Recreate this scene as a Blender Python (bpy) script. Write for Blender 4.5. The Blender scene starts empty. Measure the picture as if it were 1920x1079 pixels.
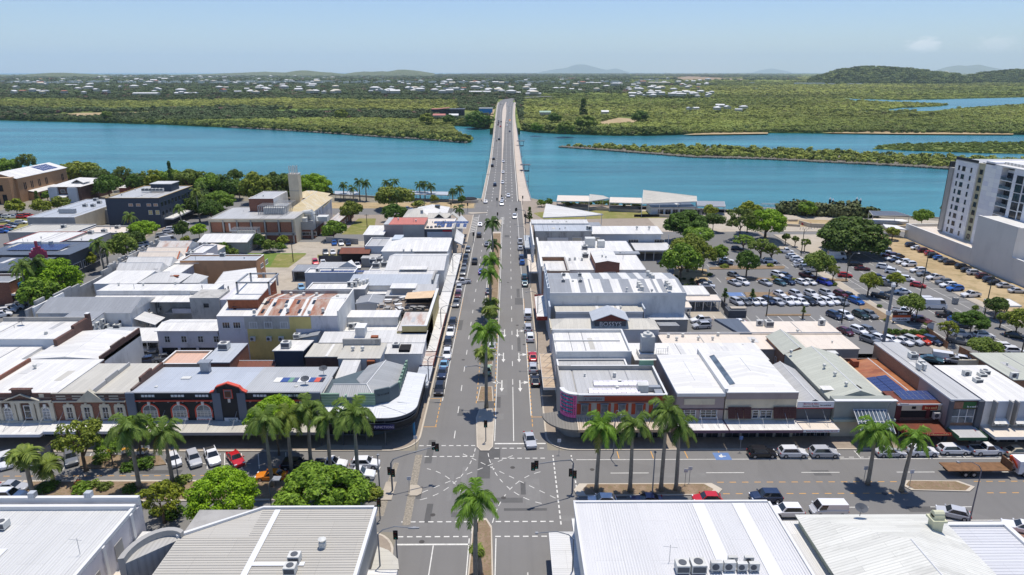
import bpy,math,random
import numpy as np
from mathutils import Vector,Matrix
R=math.radians
random.seed(7)
sc=bpy.context.scene
col=sc.collection
# -- camera
FPX=1280.0;CX=960.0;CY=539.5;CAMH=60.0
PITCH=math.atan(404.5/FPX)
YAW=math.atan(8/FPX*math.cos(PITCH))
cam=bpy.data.objects.new('camera',bpy.data.cameras.new('camera'))
col.objects.link(cam);sc.camera=cam
cam.location=(0,0,CAMH);cam.rotation_euler=(R(90)-PITCH,0,-YAW)
cam.data.sensor_width=36;cam.data.lens=24;cam.data.clip_start=1;cam.data.clip_end=120000
# -- sky and sun
SUNV=Vector((.09,.21,1.0)).normalized()
w=bpy.data.worlds.new("World");sc.world=w;w.use_nodes=True
nt=w.node_tree;nt.nodes.clear()
out=nt.nodes.new('ShaderNodeOutputWorld');bg=nt.nodes.new('ShaderNodeBackground')
sky=nt.nodes.new('ShaderNodeTexSky');sky.sky_type='NISHITA';sky.sun_disc=False
sky.sun_elevation=math.asin(SUNV.z);sky.sun_rotation=math.atan2(SUNV.x,SUNV.y)
sky.altitude=0;sky.air_density=1.0;sky.dust_density=.15;sky.ozone_density=3.0
bg.inputs[1].default_value=.108
tn=nt.nodes.new('ShaderNodeMix');tn.data_type='RGBA';tn.blend_type='MULTIPLY';tn.inputs[0].default_value=1;tn.inputs[7].default_value=(.80,.905,1.13,1)
nt.links.new(sky.outputs[0],tn.inputs[6]);_c=tn.outputs[2]
_g=nt.nodes.new('ShaderNodeTexCoord');_n=nt.nodes.new('ShaderNodeTexNoise');_n.inputs['Scale'].default_value=120;_n.inputs['Detail'].default_value=5
_p=nt.nodes.new('ShaderNodeMapping');_p.inputs['Scale'].default_value=(1,1,2.2);nt.links.new(_g.outputs['Generated'],_p.inputs[0]);nt.links.new(_p.outputs[0],_n.inputs['Vector'])
for cu,cv,ra,am in((1732,85,.017,.8),(1868,83,.018,.35)):
 a_,b_=(cu-CX)/1280,(cv-539.5)/1280;d_=Vector((a_,math.cos(PITCH)-b_*math.sin(PITCH),-math.sin(PITCH)-b_*math.cos(PITCH)));d_.rotate(Matrix.Rotation(-YAW,3,'Z'));d_.normalize();d_.z*=2.2
 s_=nt.nodes.new('ShaderNodeVectorMath');s_.operation='DISTANCE';s_.inputs[1].default_value=d_;nt.links.new(_p.outputs[0],s_.inputs[0])
 q_=nt.nodes.new('ShaderNodeMath');q_.operation='MULTIPLY_ADD';q_.inputs[1].default_value=-.03;nt.links.new(_n.outputs['Fac'],q_.inputs[0]);nt.links.new(s_.outputs['Value'],q_.inputs[2])
 r_=nt.nodes.new('ShaderNodeMapRange');r_.inputs[1].default_value=ra-.010;r_.inputs[2].default_value=-.006;r_.inputs[4].default_value=am;nt.links.new(q_.outputs[0],r_.inputs[0])
 k_=nt.nodes.new('ShaderNodeMix');k_.data_type='RGBA';k_.inputs[7].default_value=(9.5,9.8,10.2,1);nt.links.new(r_.outputs[0],k_.inputs[0]);nt.links.new(_c,k_.inputs[6]);_c=k_.outputs[2]
nt.links.new(_c,bg.inputs[0]);nt.links.new(bg.outputs[0],out.inputs[0])
sun=bpy.data.objects.new('sun',bpy.data.lights.new('sun','SUN'));col.objects.link(sun)
sun.data.energy=4.2;sun.data.angle=R(.53);sun.data.color=(1.0,.935,.845)
sun.rotation_euler=SUNV.to_track_quat('Z','Y').to_euler()
sc.view_settings.view_transform='Standard';sc.view_settings.look='None'
sc.view_settings.exposure=.15;sc.view_settings.gamma=1.0
sc.view_settings.use_curve_mapping=False
sc.cycles.max_bounces=5;sc.cycles.diffuse_bounces=3;sc.cycles.glossy_bounces=2
sc.cycles.transmission_bounces=2;sc.cycles.transparent_max_bounces=10;sc.cycles.volume_bounces=2
sc.cycles.caustics_reflective=False;sc.cycles.caustics_refractive=False
def at(u,v,z=.0):
 a=(u-CX)/FPX;b=(v-CY)/FPX
 dx=a;dy=math.cos(PITCH)-b*math.sin(PITCH);dz=-math.sin(PITCH)-b*math.cos(PITCH)
 x=dx*math.cos(YAW)+dy*math.sin(YAW);y=-dx*math.sin(YAW)+dy*math.cos(YAW)
 t=(z-CAMH)/dz
 return(x*t,y*t)
def proj(x,y,z=.0):
 X=x*math.cos(YAW)-y*math.sin(YAW);Y=x*math.sin(YAW)+y*math.cos(YAW);Z=z-CAMH
 d=Y*math.cos(PITCH)-Z*math.sin(PITCH);dn=-Y*math.sin(PITCH)-Z*math.cos(PITCH)
 return CX+FPX*X/d,CY+FPX*dn/d
def mpp(x,y,z=.0):
 X=x*math.cos(YAW)-y*math.sin(YAW);Y=x*math.sin(YAW)+y*math.cos(YAW)
 return(Y*math.cos(PITCH)-(z-CAMH)*math.sin(PITCH))/FPX
def K(ox,oy,s):return lambda x,y:(ox+x/s,oy+y/s)
def lin(c):return((c+.055)/1.055)**2.4 if c>.04045 else c/12.92
def c3(r,g,b,k=1.0):return tuple(lin(c/255.0)*k for c in(r,g,b))
# -- materials
MATS={}
def nmat(name):
 m=bpy.data.materials.new(name);m.use_nodes=True
 nt=m.node_tree;b=nt.nodes['Principled BSDF']
 return m,nt,b
def mixc(nt,fac,a,b,mode='MIX'):
 n=nt.nodes.new('ShaderNodeMix');n.data_type='RGBA';n.blend_type=mode
 for s,val in((0,fac),(6,a),(7,b)):
  if hasattr(val,'links')or hasattr(val,'is_output'):nt.links.new(val,n.inputs[s])
  elif s==0:n.inputs[0].default_value=val
  else:n.inputs[s].default_value=(*val[:3],1)
 return n.outputs[2]
def noise(nt,vec,scale,detail=4,rough=.6):
 n=nt.nodes.new('ShaderNodeTexNoise');n.inputs['Scale'].default_value=scale
 n.inputs['Detail'].default_value=detail;n.inputs['Roughness'].default_value=rough
 if vec is not None:nt.links.new(vec,n.inputs['Vector'])
 return n.outputs['Fac']
def ramp(nt,fac,p0,p1):
 n=nt.nodes.new('ShaderNodeMapRange');n.inputs[1].default_value=p0;n.inputs[2].default_value=p1
 nt.links.new(fac,n.inputs[0]);return n.outputs[0]
def coords(nt,scale=None,world=False):
 if world:
  g=nt.nodes.new('ShaderNodeNewGeometry');o=g.outputs['Position']
 else:
  t=nt.nodes.new('ShaderNodeTexCoord');o=t.outputs['Object']
 if scale:
  mp=nt.nodes.new('ShaderNodeMapping');mp.inputs['Scale'].default_value=scale
  nt.links.new(o,mp.inputs[0]);o=mp.outputs[0]
 return o
def bump(nt,b,h,strength=.3,dist=.05):
 n=nt.nodes.new('ShaderNodeBump');n.inputs['Strength'].default_value=strength
 n.inputs['Distance'].default_value=dist
 nt.links.new(h,n.inputs['Height']);nt.links.new(n.outputs[0],b.inputs['Normal'])
def mat(key,c,rough=.7,var=.18,scale=.6,spec=.3,metal=.0,dirt=None,dscale=.25,damt=.35,world=True):
 """plain surface: base colour, soft tonal variation and irregular dirt"""
 if key in MATS:return MATS[key]
 m,nt,b=nmat(key)
 v=coords(nt,world=world)
 f=noise(nt,v,scale,6)
 base=mixc(nt,ramp(nt,f,.3,.7),tuple(x*(1-var)for x in c),tuple(min(1,x*(1+var*.5))for x in c))
 if dirt:
  v2=coords(nt,(1,1,.35),world)
  f2=ramp(nt,noise(nt,v2,dscale,8,.7),.52,.72)
  mm=nt.nodes.new('ShaderNodeMath');mm.operation='MULTIPLY';mm.inputs[1].default_value=damt
  nt.links.new(f2,mm.inputs[0])
  base=mixc(nt,mm.outputs[0],base,dirt)
 nt.links.new(base,b.inputs['Base Color'])
 b.inputs['Roughness'].default_value=rough;b.inputs['Metallic'].default_value=metal
 b.inputs['Specular IOR Level'].default_value=spec
 MATS[key]=m;return m
def rfm(key,c,axis='y',rib=.25,rust=None,ramt=.0,var=.1,sheet=.8,rough=.45,rt=(.5,.62)):
 """sheet metal: corrugation running along `axis`, tone that differs sheet by sheet, streaky dirt"""
 if key in MATS:return MATS[key]
 m,nt,b=nmat(key)
 v=coords(nt,world=True)
 w=nt.nodes.new('ShaderNodeTexWave');w.wave_type='BANDS';w.bands_direction='X' if axis=='y' else 'Y'
 w.inputs['Scale'].default_value=.314/rib;nt.links.new(v,w.inputs['Vector'])
 br=nt.nodes.new('ShaderNodeTexBrick')
 mp=nt.nodes.new('ShaderNodeMapping');nt.links.new(v,mp.inputs[0])
 if axis=='y':mp.inputs['Rotation'].default_value=(0,0,R(90))
 nt.links.new(mp.outputs[0],br.inputs['Vector'])
 br.inputs['Scale'].default_value=1;br.inputs['Brick Width'].default_value=7.0;br.inputs['Row Height'].default_value=sheet
 br.inputs['Mortar Size'].default_value=.015
 br.inputs['Color1'].default_value=(*[x*(1-var)for x in c],1)
 br.inputs['Color2'].default_value=(*[min(1,x*(1+var*.5))for x in c],1)
 br.inputs['Mortar'].default_value=(*[x*.6 for x in c],1)
 base=br.outputs['Color']
 st=coords(nt,(1.2,.12,1)if axis=='y' else(.12,1.2,1),True)
 f=ramp(nt,noise(nt,st,1.0,6),.45,.75)
 mm=nt.nodes.new('ShaderNodeMath');mm.operation='MULTIPLY';mm.inputs[1].default_value=.2;nt.links.new(f,mm.inputs[0])
 base=mixc(nt,mm.outputs[0],base,tuple(x*.55 for x in c))
 base=mixc(nt,ramp(nt,w.outputs['Fac'],-1.2,.6),tuple(x*.55 for x in c),base)  # shade in the corrugation grooves is painted into the colour
 if rust:
  st2=coords(nt,(1.0,.3,1)if axis=='y' else(.3,1.0,1),True)
  fr=ramp(nt,noise(nt,st2,.5,9,.75),rt[0],rt[1])
  mr=nt.nodes.new('ShaderNodeMath');mr.operation='MULTIPLY';mr.inputs[1].default_value=ramt;nt.links.new(fr,mr.inputs[0])
  base=mixc(nt,mr.outputs[0],base,rust)
 nt.links.new(base,b.inputs['Base Color'])
 b.inputs['Roughness'].default_value=rough;b.inputs['Specular IOR Level'].default_value=.25
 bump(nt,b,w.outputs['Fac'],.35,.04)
 MATS[key]=m;return m
def bmt(key,c1,c2,mortar,axis='xz',dirt=None):
 if key in MATS:return MATS[key]
 m,nt,b=nmat(key)
 g=coords(nt,world=True)
 sep=nt.nodes.new('ShaderNodeSeparateXYZ');nt.links.new(g,sep.inputs[0])
 ad=nt.nodes.new('ShaderNodeMath');nt.links.new(sep.outputs[0],ad.inputs[0]);nt.links.new(sep.outputs[1],ad.inputs[1])
 cb=nt.nodes.new('ShaderNodeCombineXYZ');nt.links.new(ad.outputs[0],cb.inputs[0]);nt.links.new(sep.outputs[2],cb.inputs[1])
 br=nt.nodes.new('ShaderNodeTexBrick');nt.links.new(cb.outputs[0],br.inputs['Vector'])
 br.inputs['Scale'].default_value=1;br.inputs['Brick Width'].default_value=.5;br.inputs['Row Height'].default_value=.17
 br.inputs['Mortar Size'].default_value=.02
 br.inputs['Color1'].default_value=(*c1,1);br.inputs['Color2'].default_value=(*c2,1);br.inputs['Mortar'].default_value=(*mortar,1)
 base=br.outputs['Color']
 f=ramp(nt,noise(nt,g,.35,7,.7),.5,.7)
 mm=nt.nodes.new('ShaderNodeMath');mm.operation='MULTIPLY';mm.inputs[1].default_value=.6 if dirt else .25;nt.links.new(f,mm.inputs[0])
 base=mixc(nt,mm.outputs[0],base,dirt or tuple(x*.5 for x in c1))
 nt.links.new(base,b.inputs['Base Color']);b.inputs['Roughness'].default_value=.85
 MATS[key]=m;return m
def leafmat(key,c1,c2,trans=.25):
 if key in MATS:return MATS[key]
 m,nt,b=nmat(key)
 g=nt.nodes.new('ShaderNodeNewGeometry');oi=nt.nodes.new('ShaderNodeObjectInfo')
 c=mixc(nt,g.outputs['Random Per Island'],c1,c2)
 f=noise(nt,coords(nt,world=True),.9,3)
 c=mixc(nt,ramp(nt,f,.35,.65),c,mixc(nt,1.0,c,(.62,.66,.6),'MULTIPLY'))
 c=mixc(nt,1.0,c,oi.outputs['Color'],'MULTIPLY')
 nt.links.new(c,b.inputs['Base Color']);b.inputs['Roughness'].default_value=.6
 b.inputs['Specular IOR Level'].default_value=.25
 tr=nt.nodes.new('ShaderNodeBsdfTranslucent');nt.links.new(c,tr.inputs[0])
 mx=nt.nodes.new('ShaderNodeMixShader');mx.inputs[0].default_value=trans
 nt.links.new(b.outputs[0],mx.inputs[1]);nt.links.new(tr.outputs[0],mx.inputs[2])
 nt.links.new(mx.outputs[0],nt.nodes['Material Output'].inputs[0])
 MATS[key]=m;return m
def gm_(key,c,rough=.08,spec=.6,var=.3):
 if key in MATS:return MATS[key]
 m,nt,b=nmat(key)
 f=noise(nt,coords(nt,world=True),.7,3)
 nt.links.new(mixc(nt,ramp(nt,f,.4,.6),tuple(x*(1-var)for x in c),tuple(x*(1+var)for x in c)),b.inputs['Base Color'])
 b.inputs['Roughness'].default_value=rough;b.inputs['Specular IOR Level'].default_value=spec
 MATS[key]=m;return m
def emitmat(key,c,s):
 if key in MATS:return MATS[key]
 m,nt,b=nmat(key);b.inputs['Base Color'].default_value=(*c,1)
 b.inputs['Emission Color'].default_value=(*c,1);b.inputs['Emission Strength'].default_value=s
 MATS[key]=m;return m
 # -- mesh helper
def unit(v):
 l=math.sqrt(sum(a*a for a in v))or 1;return tuple(a/l for a in v)
class MB:
 def __init__(s):s.v=[];s.f=[];s.m=[]
 def face(s,pts,m=0):
  n=len(s.v);s.v+=[tuple(p)for p in pts];s.f.append(tuple(range(n,n+len(pts))));s.m.append(m);return s
 def box(s,x0,y0,z0,x1,y1,z1,m=0):
  if x1<x0:x0,x1=x1,x0
  if y1<y0:y0,y1=y1,y0
  n=len(s.v)
  s.v+=[(x0,y0,z0),(x1,y0,z0),(x1,y1,z0),(x0,y1,z0),(x0,y0,z1),(x1,y0,z1),(x1,y1,z1),(x0,y1,z1)]
  s.f+=[tuple(n+i for i in q)for q in((0,3,2,1),(4,5,6,7),(0,1,5,4),(1,2,6,5),(2,3,7,6),(3,0,4,7))]
  s.m+=[m]*6;return s
 def pz(s,poly,z0,z1,m=0,mt=None):
  a=sum(poly[i][0]*poly[(i+1)%len(poly)][1]-poly[(i+1)%len(poly)][0]*poly[i][1]for i in range(len(poly)))
  if a<0:poly=poly[::-1]
  k=len(poly);n=len(s.v)
  zt=z1 if isinstance(z1,(list,tuple))else[z1]*k
  if a<0 and isinstance(z1,(list,tuple)):zt=list(z1)[::-1]
  zb=z0 if isinstance(z0,(list,tuple))else[z0]*k
  if a<0 and isinstance(z0,(list,tuple)):zb=list(z0)[::-1]
  s.v+=[(p[0],p[1],zb[i])for i,p in enumerate(poly)]+[(p[0],p[1],zt[i])for i,p in enumerate(poly)]
  s.f.append(tuple(n+i for i in range(k))[::-1]);s.m.append(m)
  s.f.append(tuple(n+k+i for i in range(k)));s.m.append(m if mt is None else mt)
  for i in range(k):
   j=(i+1)%k;s.f.append((n+i,n+j,n+k+j,n+k+i));s.m.append(m)
  return s
 def tube(s,p0,p1,r0,r1=None,n=8,m=0,cap=True):
  r1=r0 if r1 is None else r1
  a=Vector(p0);b=Vector(p1);d=(b-a).normalized()
  u=d.orthogonal().normalized();w=d.cross(u);k=len(s.v)
  for c,r in((a,r0),(b,r1)):
   for i in range(n):
    t=2*math.pi*i/n;s.v.append(tuple(c+u*r*math.cos(t)+w*r*math.sin(t)))
  for i in range(n):
   j=(i+1)%n;s.f.append((k+i,k+j,k+n+j,k+n+i));s.m.append(m)
  if cap:
   s.f.append(tuple(k+i for i in range(n))[::-1]);s.m.append(m)
   s.f.append(tuple(k+n+i for i in range(n)));s.m.append(m)
  return s
 def path(s,pts,rs,n=8,m=0):
  k0=len(s.v)
  for i,p in enumerate(pts):
   a=Vector(pts[max(0,i-1)]);b=Vector(pts[min(len(pts)-1,i+1)]);d=(b-a).normalized()
   u=Vector((1,0,0))if abs(d.x)<.9 else Vector((0,1,0));u=(u-d*u.dot(d)).normalized();w=d.cross(u)
   for q in range(n):
    t=2*math.pi*q/n;s.v.append(tuple(Vector(p)+(u*math.cos(t)+w*math.sin(t))*rs[i]))
  for i in range(len(pts)-1):
   for q in range(n):
    a=k0+i*n+q;b=k0+i*n+(q+1)%n;s.f.append((a,b,b+n,a+n));s.m.append(m)
  s.f.append(tuple(k0+q for q in range(n))[::-1]);s.m.append(m)
  e=k0+(len(pts)-1)*n;s.f.append(tuple(e+q for q in range(n)));s.m.append(m)
  return s
 def mesh(s,name,mats,smooth=False):
  me=bpy.data.meshes.new(name);me.from_pydata(s.v,[],s.f)
  for m in(mats if isinstance(mats,(list,tuple))else[mats]):me.materials.append(m)
  if any(s.m):me.polygons.foreach_set('material_index',s.m)
  if smooth:me.polygons.foreach_set('use_smooth',[True]*len(me.polygons))
  me.update();return me
 def bl(s,name,mats,parent=None,loc=None,smooth=False,**kw):
  return link(name,s.mesh(name,mats,smooth),parent,loc,**kw)
def tag(o,label=None,cat=None,group=None,kind=None):
 if label:o['label']=label
 if cat:o['category']=cat
 if group:o['group']=group
 if kind:o['kind']=kind
 return o
def link(name,me,parent=None,loc=None,rz=0,scale=None,color=None,label=None,cat=None,group=None,kind=None):
 o=bpy.data.objects.new(name,me);col.objects.link(o)
 if parent is not None:o.parent=parent
 if loc is not None:o.location=loc
 if rz:o.rotation_euler=(0,0,rz)
 if scale is not None:o.scale=scale if isinstance(scale,(tuple,list))else(scale,)*3
 if color is not None:o.color=(*color[:3],1)
 return tag(o,label,cat,group,kind)
def em(name,loc,rz=0,label=None,cat=None,group=None):
 o=link(name,None,None,loc,rz,label=label,cat=cat,group=group);o.empty_display_size=1;return o
def st(name,mb,m,parent=None,label=None,smooth=False):
 o=mb.bl(name,m,parent,smooth=smooth)
 return tag(o,label,None,None,'structure')
FONT=None
def tx(s,parent,m,loc,size,rot=(R(90),0,0),align='CENTER',name='lettering',sx=1.0,depth=.01):
 cu=bpy.data.curves.new('t','FONT');cu.body=s;cu.size=size;cu.align_x=align;cu.align_y='CENTER'
 cu.extrude=depth;cu.resolution_u=2;cu.materials.append(m)
 to=bpy.data.objects.new('t',cu);col.objects.link(to)
 dg=bpy.context.evaluated_depsgraph_get()
 me=bpy.data.meshes.new_from_object(to.evaluated_get(dg))
 bpy.data.objects.remove(to)
 o=link(name,me,parent,loc);o.rotation_euler=rot;o.scale=(sx,1,1)
 return o
 # == water, land, roads
def watermat():
 m,nt,b=nmat('river_water')
 v=coords(nt,world=True)
 st=coords(nt,(.004,.02,1),True)
 f1=ramp(nt,noise(nt,st,1.0,6,.65),.35,.7)
 c=mixc(nt,f1,c3(36,98,110),c3(62,138,148))
 st2=coords(nt,(.012,.11,1),True)
 f2=ramp(nt,noise(nt,st2,1.0,9,.75),.6,.78)
 mm=nt.nodes.new('ShaderNodeMath');mm.operation='MULTIPLY';mm.inputs[1].default_value=.5;nt.links.new(f2,mm.inputs[0])
 c=mixc(nt,mm.outputs[0],c,c3(140,184,190))
 nt.links.new(c,b.inputs['Base Color']);b.inputs['Roughness'].default_value=.22
 b.inputs['IOR'].default_value=1.33;b.inputs['Specular IOR Level'].default_value=.4
 n1=nt.nodes.new('ShaderNodeTexNoise');n1.inputs['Scale'].default_value=.35;n1.inputs['Detail'].default_value=6
 n1.inputs['Roughness'].default_value=.7;nt.links.new(coords(nt,(1,1.8,1),True),n1.inputs['Vector'])
 bump(nt,b,n1.outputs['Fac'],.7,.6)
 MATS['river_water']=m;return m
WATER=watermat()
st('river',MB().box(-45000,150,-6,45000,49000,-3.5),WATER)
def lm(key,cs,scale):
 m,nt,b=nmat(key);v=coords(nt,world=True)
 f=noise(nt,v,scale,8,.7)
 c=mixc(nt,ramp(nt,f,.35,.55),cs[0],cs[1]);f2=noise(nt,v,scale*6,5)
 c=mixc(nt,ramp(nt,f2,.5,.7),c,cs[2])
 nt.links.new(c,b.inputs['Base Color']);b.inputs['Roughness'].default_value=.95
 b.inputs['Specular IOR Level'].default_value=.1
 MATS[key]=m;return m
FOREST_FLOOR=lm('forest_floor',[c3(88,104,54),c3(116,126,64),c3(72,90,48)],.004)
DIRT=lm('dry_dirt',[c3(158,138,104),c3(176,156,122),c3(140,126,92)],.05)
GRS=lm('park_grass',[c3(112,118,60),c3(132,128,78),c3(150,138,96)],.06)
GREEN=lm('green_grass',[c3(84,112,48),c3(104,124,58),c3(120,124,70)],.1)
ROCK=mat('rock',c3(122,116,104),.9,.5,.5)
# ---- far bank
WZ=-3.5
LSH=[(-900,222),(-300,224),(0,226),(120,229),(300,234),(430,240),(560,247),(700,257),(800,263),(872,269),(884,267),(868,259),(850,249),(846,241),(852,236.5),(885,238),(910,242),(926,243)]
RSH=[(984,246),(1000,249),(1060,252),(1150,255),(1220,255),(1280,253),(1440,250),(1600,251.5),(1760,252),(1920,253),(2200,254),(2900,256)]
lp=[at(u,v,WZ)for u,v in LSH+RSH]
far=[(26000,lp[-1][1]+200),(26000,24000),(6000,24500),(-300,23000),(-1800,13500),(-9000,11500),(-26000,11500),(-26000,lp[0][1])]
FPY=lp+far
mb=MB().pz(FPY,-6,-2.4)
st('far_bank',mb,FOREST_FLOOR)
ISLE=[(1050,277),(1110,281),(1200,288),(1300,296),(1440,300),(1560,306),(1700,313),(1840,322),(2100,336),(2400,345),(2400,326),(2100,312),(1900,302),(1790,297),(1640,292),(1520,286),(1440,283),(1300,277),(1230,278),(1120,277)]
ISLE2=[(1636,280),(1700,283),(1850,288),(2100,292),(2400,292),(2400,270),(2100,266),(1880,268),(1780,269),(1700,271),(1650,275)]
ISLE_P=[at(u,v,WZ)for u,v in ISLE];ISLE2_P=[at(u,v,WZ)for u,v in ISLE2]
st('river_island',MB().pz(ISLE_P,-6,-2.9),ROCK)
st('mangrove_island',MB().pz(ISLE2_P,-6,-3.1),FOREST_FLOOR)
CREEK=[(1538,182),(1600,186),(1690,188.5),(1790,186),(1920,183),(2200,178),(2200,186),(1920,195),(1850,199.5),(1800,203),(1750,208),(1660,210),(1625,213),(1590,211),(1640,208.5),(1690,203),(1760,200),(1777,197.5),(1760,193.5),(1690,191.5),(1600,188.5)]
CREEK_P=[at(u,v,-2.3)for u,v in CREEK]
st('creek',MB().face([(x,y,-2.25)for x,y in CREEK_P]),WATER)
CREEK2_P=[at(u,v,-2.3)for u,v in[(1410,165.5),(1430,166),(1428,168.5),(1412,168.5)]]
st('creek',MB().face([(x,y,-2.25)for x,y in CREEK2_P]),WATER)
def patch(name,pts,m,z=-2.3):
 return st(name,MB().face([(*at(u,v,z),z)for u,v in pts]),m)
patch('dry_field',[(40,219),(150,212),(290,210),(300,216),(200,221),(60,224)],DIRT,-2.35)
patch('dry_field',[(1240,146),(1290,143),(1400,149),(1410,153),(1280,152)],mat('brown_field',c3(150,128,100),.9),-2.3)
patch('clearing',[(1118,230),(1160,221),(1200,224),(1190,233),(1130,238)],DIRT,-2.35)
patch('green_field',[(480,213),(520,206),(620,204),(620,212),(520,216)],GREEN,-2.35)
patch('sand_bank',[(1280,253),(1330,247.5),(1440,248.5),(1440,251)],DIRT,-2.3)
patch('sand_bank',[(1540,249.5),(1640,246),(1760,247),(1900,250),(1900,252.4),(1700,251.5)],DIRT,-2.3)
# ---- town ground
BANK=[(-420,460),(-307,418),(-240,398),(-162,376),(-110,354),(-68,341),(-21,334),(-16,337),(12,337),(25,321),(84,309),(171,291),(300,262),(400,240)]
TOWN_POLY=BANK+[(400,10),(-420,10)]
TOWN=lm('town_ground',[c3(128,122,110),c3(140,134,120),c3(118,114,100)],.06)
st('ground',MB().pz(TOWN_POLY,-6,.0,0,0),TOWN)
def asphalt(key,c,var=.08):
 m,nt,b=nmat(key);v=coords(nt,world=True)
 f=noise(nt,v,.12,8,.65)
 base=mixc(nt,ramp(nt,f,.3,.7),tuple(x*(1-var)for x in c),tuple(x*(1+var)for x in c))
 f3=ramp(nt,noise(nt,coords(nt,(.75,.02,1),True),1.0,3),.5,.75)
 mm=nt.nodes.new('ShaderNodeMath');mm.operation='MULTIPLY';mm.inputs[1].default_value=.30;nt.links.new(f3,mm.inputs[0])
 if key=='asphalt':base=mixc(nt,mm.outputs[0],base,tuple(x*.62 for x in c))
 f2=noise(nt,v,9,3)
 base=mixc(nt,ramp(nt,f2,.2,1.6),base,tuple(x*1.7 for x in c))
 br=nt.nodes.new('ShaderNodeTexVoronoi');br.inputs['Scale'].default_value=.05;nt.links.new(v,br.inputs['Vector'])
 sep=nt.nodes.new('ShaderNodeSeparateColor');nt.links.new(br.outputs['Color'],sep.inputs[0])
 m2=nt.nodes.new('ShaderNodeMath');m2.operation='MULTIPLY';m2.inputs[1].default_value=.16;nt.links.new(sep.outputs[0],m2.inputs[0])
 base=mixc(nt,m2.outputs[0],base,tuple(x*.6 for x in c))
 nt.links.new(base,b.inputs['Base Color']);b.inputs['Roughness'].default_value=.85;b.inputs['Specular IOR Level'].default_value=.2
 bump(nt,b,f2,.2,.02)
 MATS[key]=m;return m
ASPH=asphalt('asphalt',(.166,.161,.153))
ASPH2=asphalt('asphalt_lot',(.16,.158,.154))
ASPH3=asphalt('asphalt_side',(.165,.162,.156))
CNC=mat('concrete',c3(176,166,150),.85,.12,.3,dirt=c3(120,110,98),damt=.3)
KERB=mat('kerb_concrete',c3(190,180,164),.85,.1)
PAVER=mat('paver_brown',c3(150,118,100),.85,.15,1.2,dirt=c3(110,92,80))
PAVER2=mat('paver_grey',c3(150,138,124),.85,.15,1.2,dirt=c3(110,100,90))
CYARD=mat('yard_concrete',c3(172,162,146),.85,.15,.3,dirt=c3(118,108,95),damt=.5)
def sheet(name,x0,y0,x1,y1,z,m):return st(name,MB().face([(x0,y0,z),(x1,y0,z),(x1,y1,z),(x0,y1,z)]),m)
def spoly(name,pts,z,m):return st(name,MB().face([(p[0],p[1],z)for p in pts]),m)
def ccw(p):
 a=sum(p[i][0]*p[(i+1)%len(p)][1]-p[(i+1)%len(p)][0]*p[i][1]for i in range(len(p)))
 return p if a>0 else p[::-1]
XL,XR,YN,YS=-15.2,6.5,100.0,79.0
sheet('main_street',XL,30,XR,YS,.004,ASPH);sheet('main_street',XL,YN,XR,331,.004,ASPH)
sheet('cross_street',-200,YS,200,YN,.004,ASPH)
sheet('left_street',-136,YN,-116,330,.004,ASPH3)
sheet('river_street',99.5,YN,126.5,246,.004,ASPH3)
sheet('esplanade_road',-230,296,XL,311,.004,ASPH3)
spoly('esplanade_road',[(99,246),(126.5,246),(170,246),(230,238),(230,252),(150,262),(99,262)],.004,ASPH3)
def block(name,pts,m,z=.13,k=.35):
 """raised pavement with a kerb stone strip round it"""
 pts=ccw(pts)
 st(name,MB().pz(pts,.0,z),m)
def kerbline(pts,w=.3,z=.15):
 mb=MB()
 for i in range(len(pts)-1):
  a,b=Vector(pts[i]),Vector(pts[i+1]);d=(b-a).normalized();n=Vector((-d.y,d.x))*w/2
  mb.pz([tuple(a+n),tuple(b+n),tuple(b-n),tuple(a-n)],0,z)
 st('kerb',mb,KERB)
def corner(cx,cy,r,a0,a1,n=7):return[(cx+r*math.cos(R(a0+(a1-a0)*i/n)),cy+r*math.sin(R(a0+(a1-a0)*i/n)))for i in range(n+1)]
r=4.5
PNE=[(XR,331)]+corner(XR+r,YN+r,r,180,270)+[(99.0,YN),(99.0,262),(60,262),(60,312),(12,331)]
block('right_block_pavement',PNE,PAVER2);kerbline(PNE[:10])
PNW=[(XL,296)]+corner(XL-r,YN+r,r,0,-90)+[(-112.5,YN),(-112.5,296)]
block('left_block_pavement',PNW,PAVER2);kerbline(PNW[:10])
PSW=[(XL,30)]+corner(XL-r,YS-r,r,0,90)+[(-200,YS),(-200,30)]
block('near_left_pavement',PSW,PAVER2);kerbline(PSW[:10])
PSE=[(XR,30)]+corner(XR+r,YS-r,r,180,90)+[(200,YS),(200,30)]
block('near_right_pavement',PSE,PAVER);kerbline(PSE[:10])
block('far_left_pavement',[(-200,YN),(-138,YN),(-138,296),(-200,296)],PAVER2)
block('river_street_pavement',[(127,YN),(200,YN),(200,245),(127,245)],CNC)
block('river_street_pavement',[(96.3,140),(99.3,140),(99.3,247),(96.3,247)],CNC,.16)
kerbline([(99.4,YN),(99.4,247)]);kerbline([(126.7,YN),(126.7,244)])
block('waterfront_promenade',[(XR,318),(60,318),(60,262),(99,262),(150,262),(230,254),(230,268),(171,285),(84,305),(25,318)],CNC,.11)
Z1=.134
sheet('service_lane',-111,112,-20,262,Z1,ASPH3)
sheet('car_park_surface',36,132,97.5,261.5,Z1,ASPH2)
sheet('car_park_surface',60,104,96.2,140,Z1,ASPH2)
sheet('car_park_surface',-255,225,-163,300,Z1,ASPH2)
sheet('dirt_car_park',129.5,158,150,258,Z1,DIRT)
sheet('grass_verge',129.5,128,151,158,Z1,GRS)
def img(name,pts,z,m):return spoly(name,[at(u,v,z)for u,v in pts],z,m)
img('concrete_yard',[(545,455),(700,452),(690,500),(600,515),(520,560),(560,575),(560,600),(520,620),(500,600),(480,520)],Z1+.004,CYARD)
img('grass_patch',[(455,475),(575,475),(540,502),(480,502)],Z1+.008,GREEN)
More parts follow.
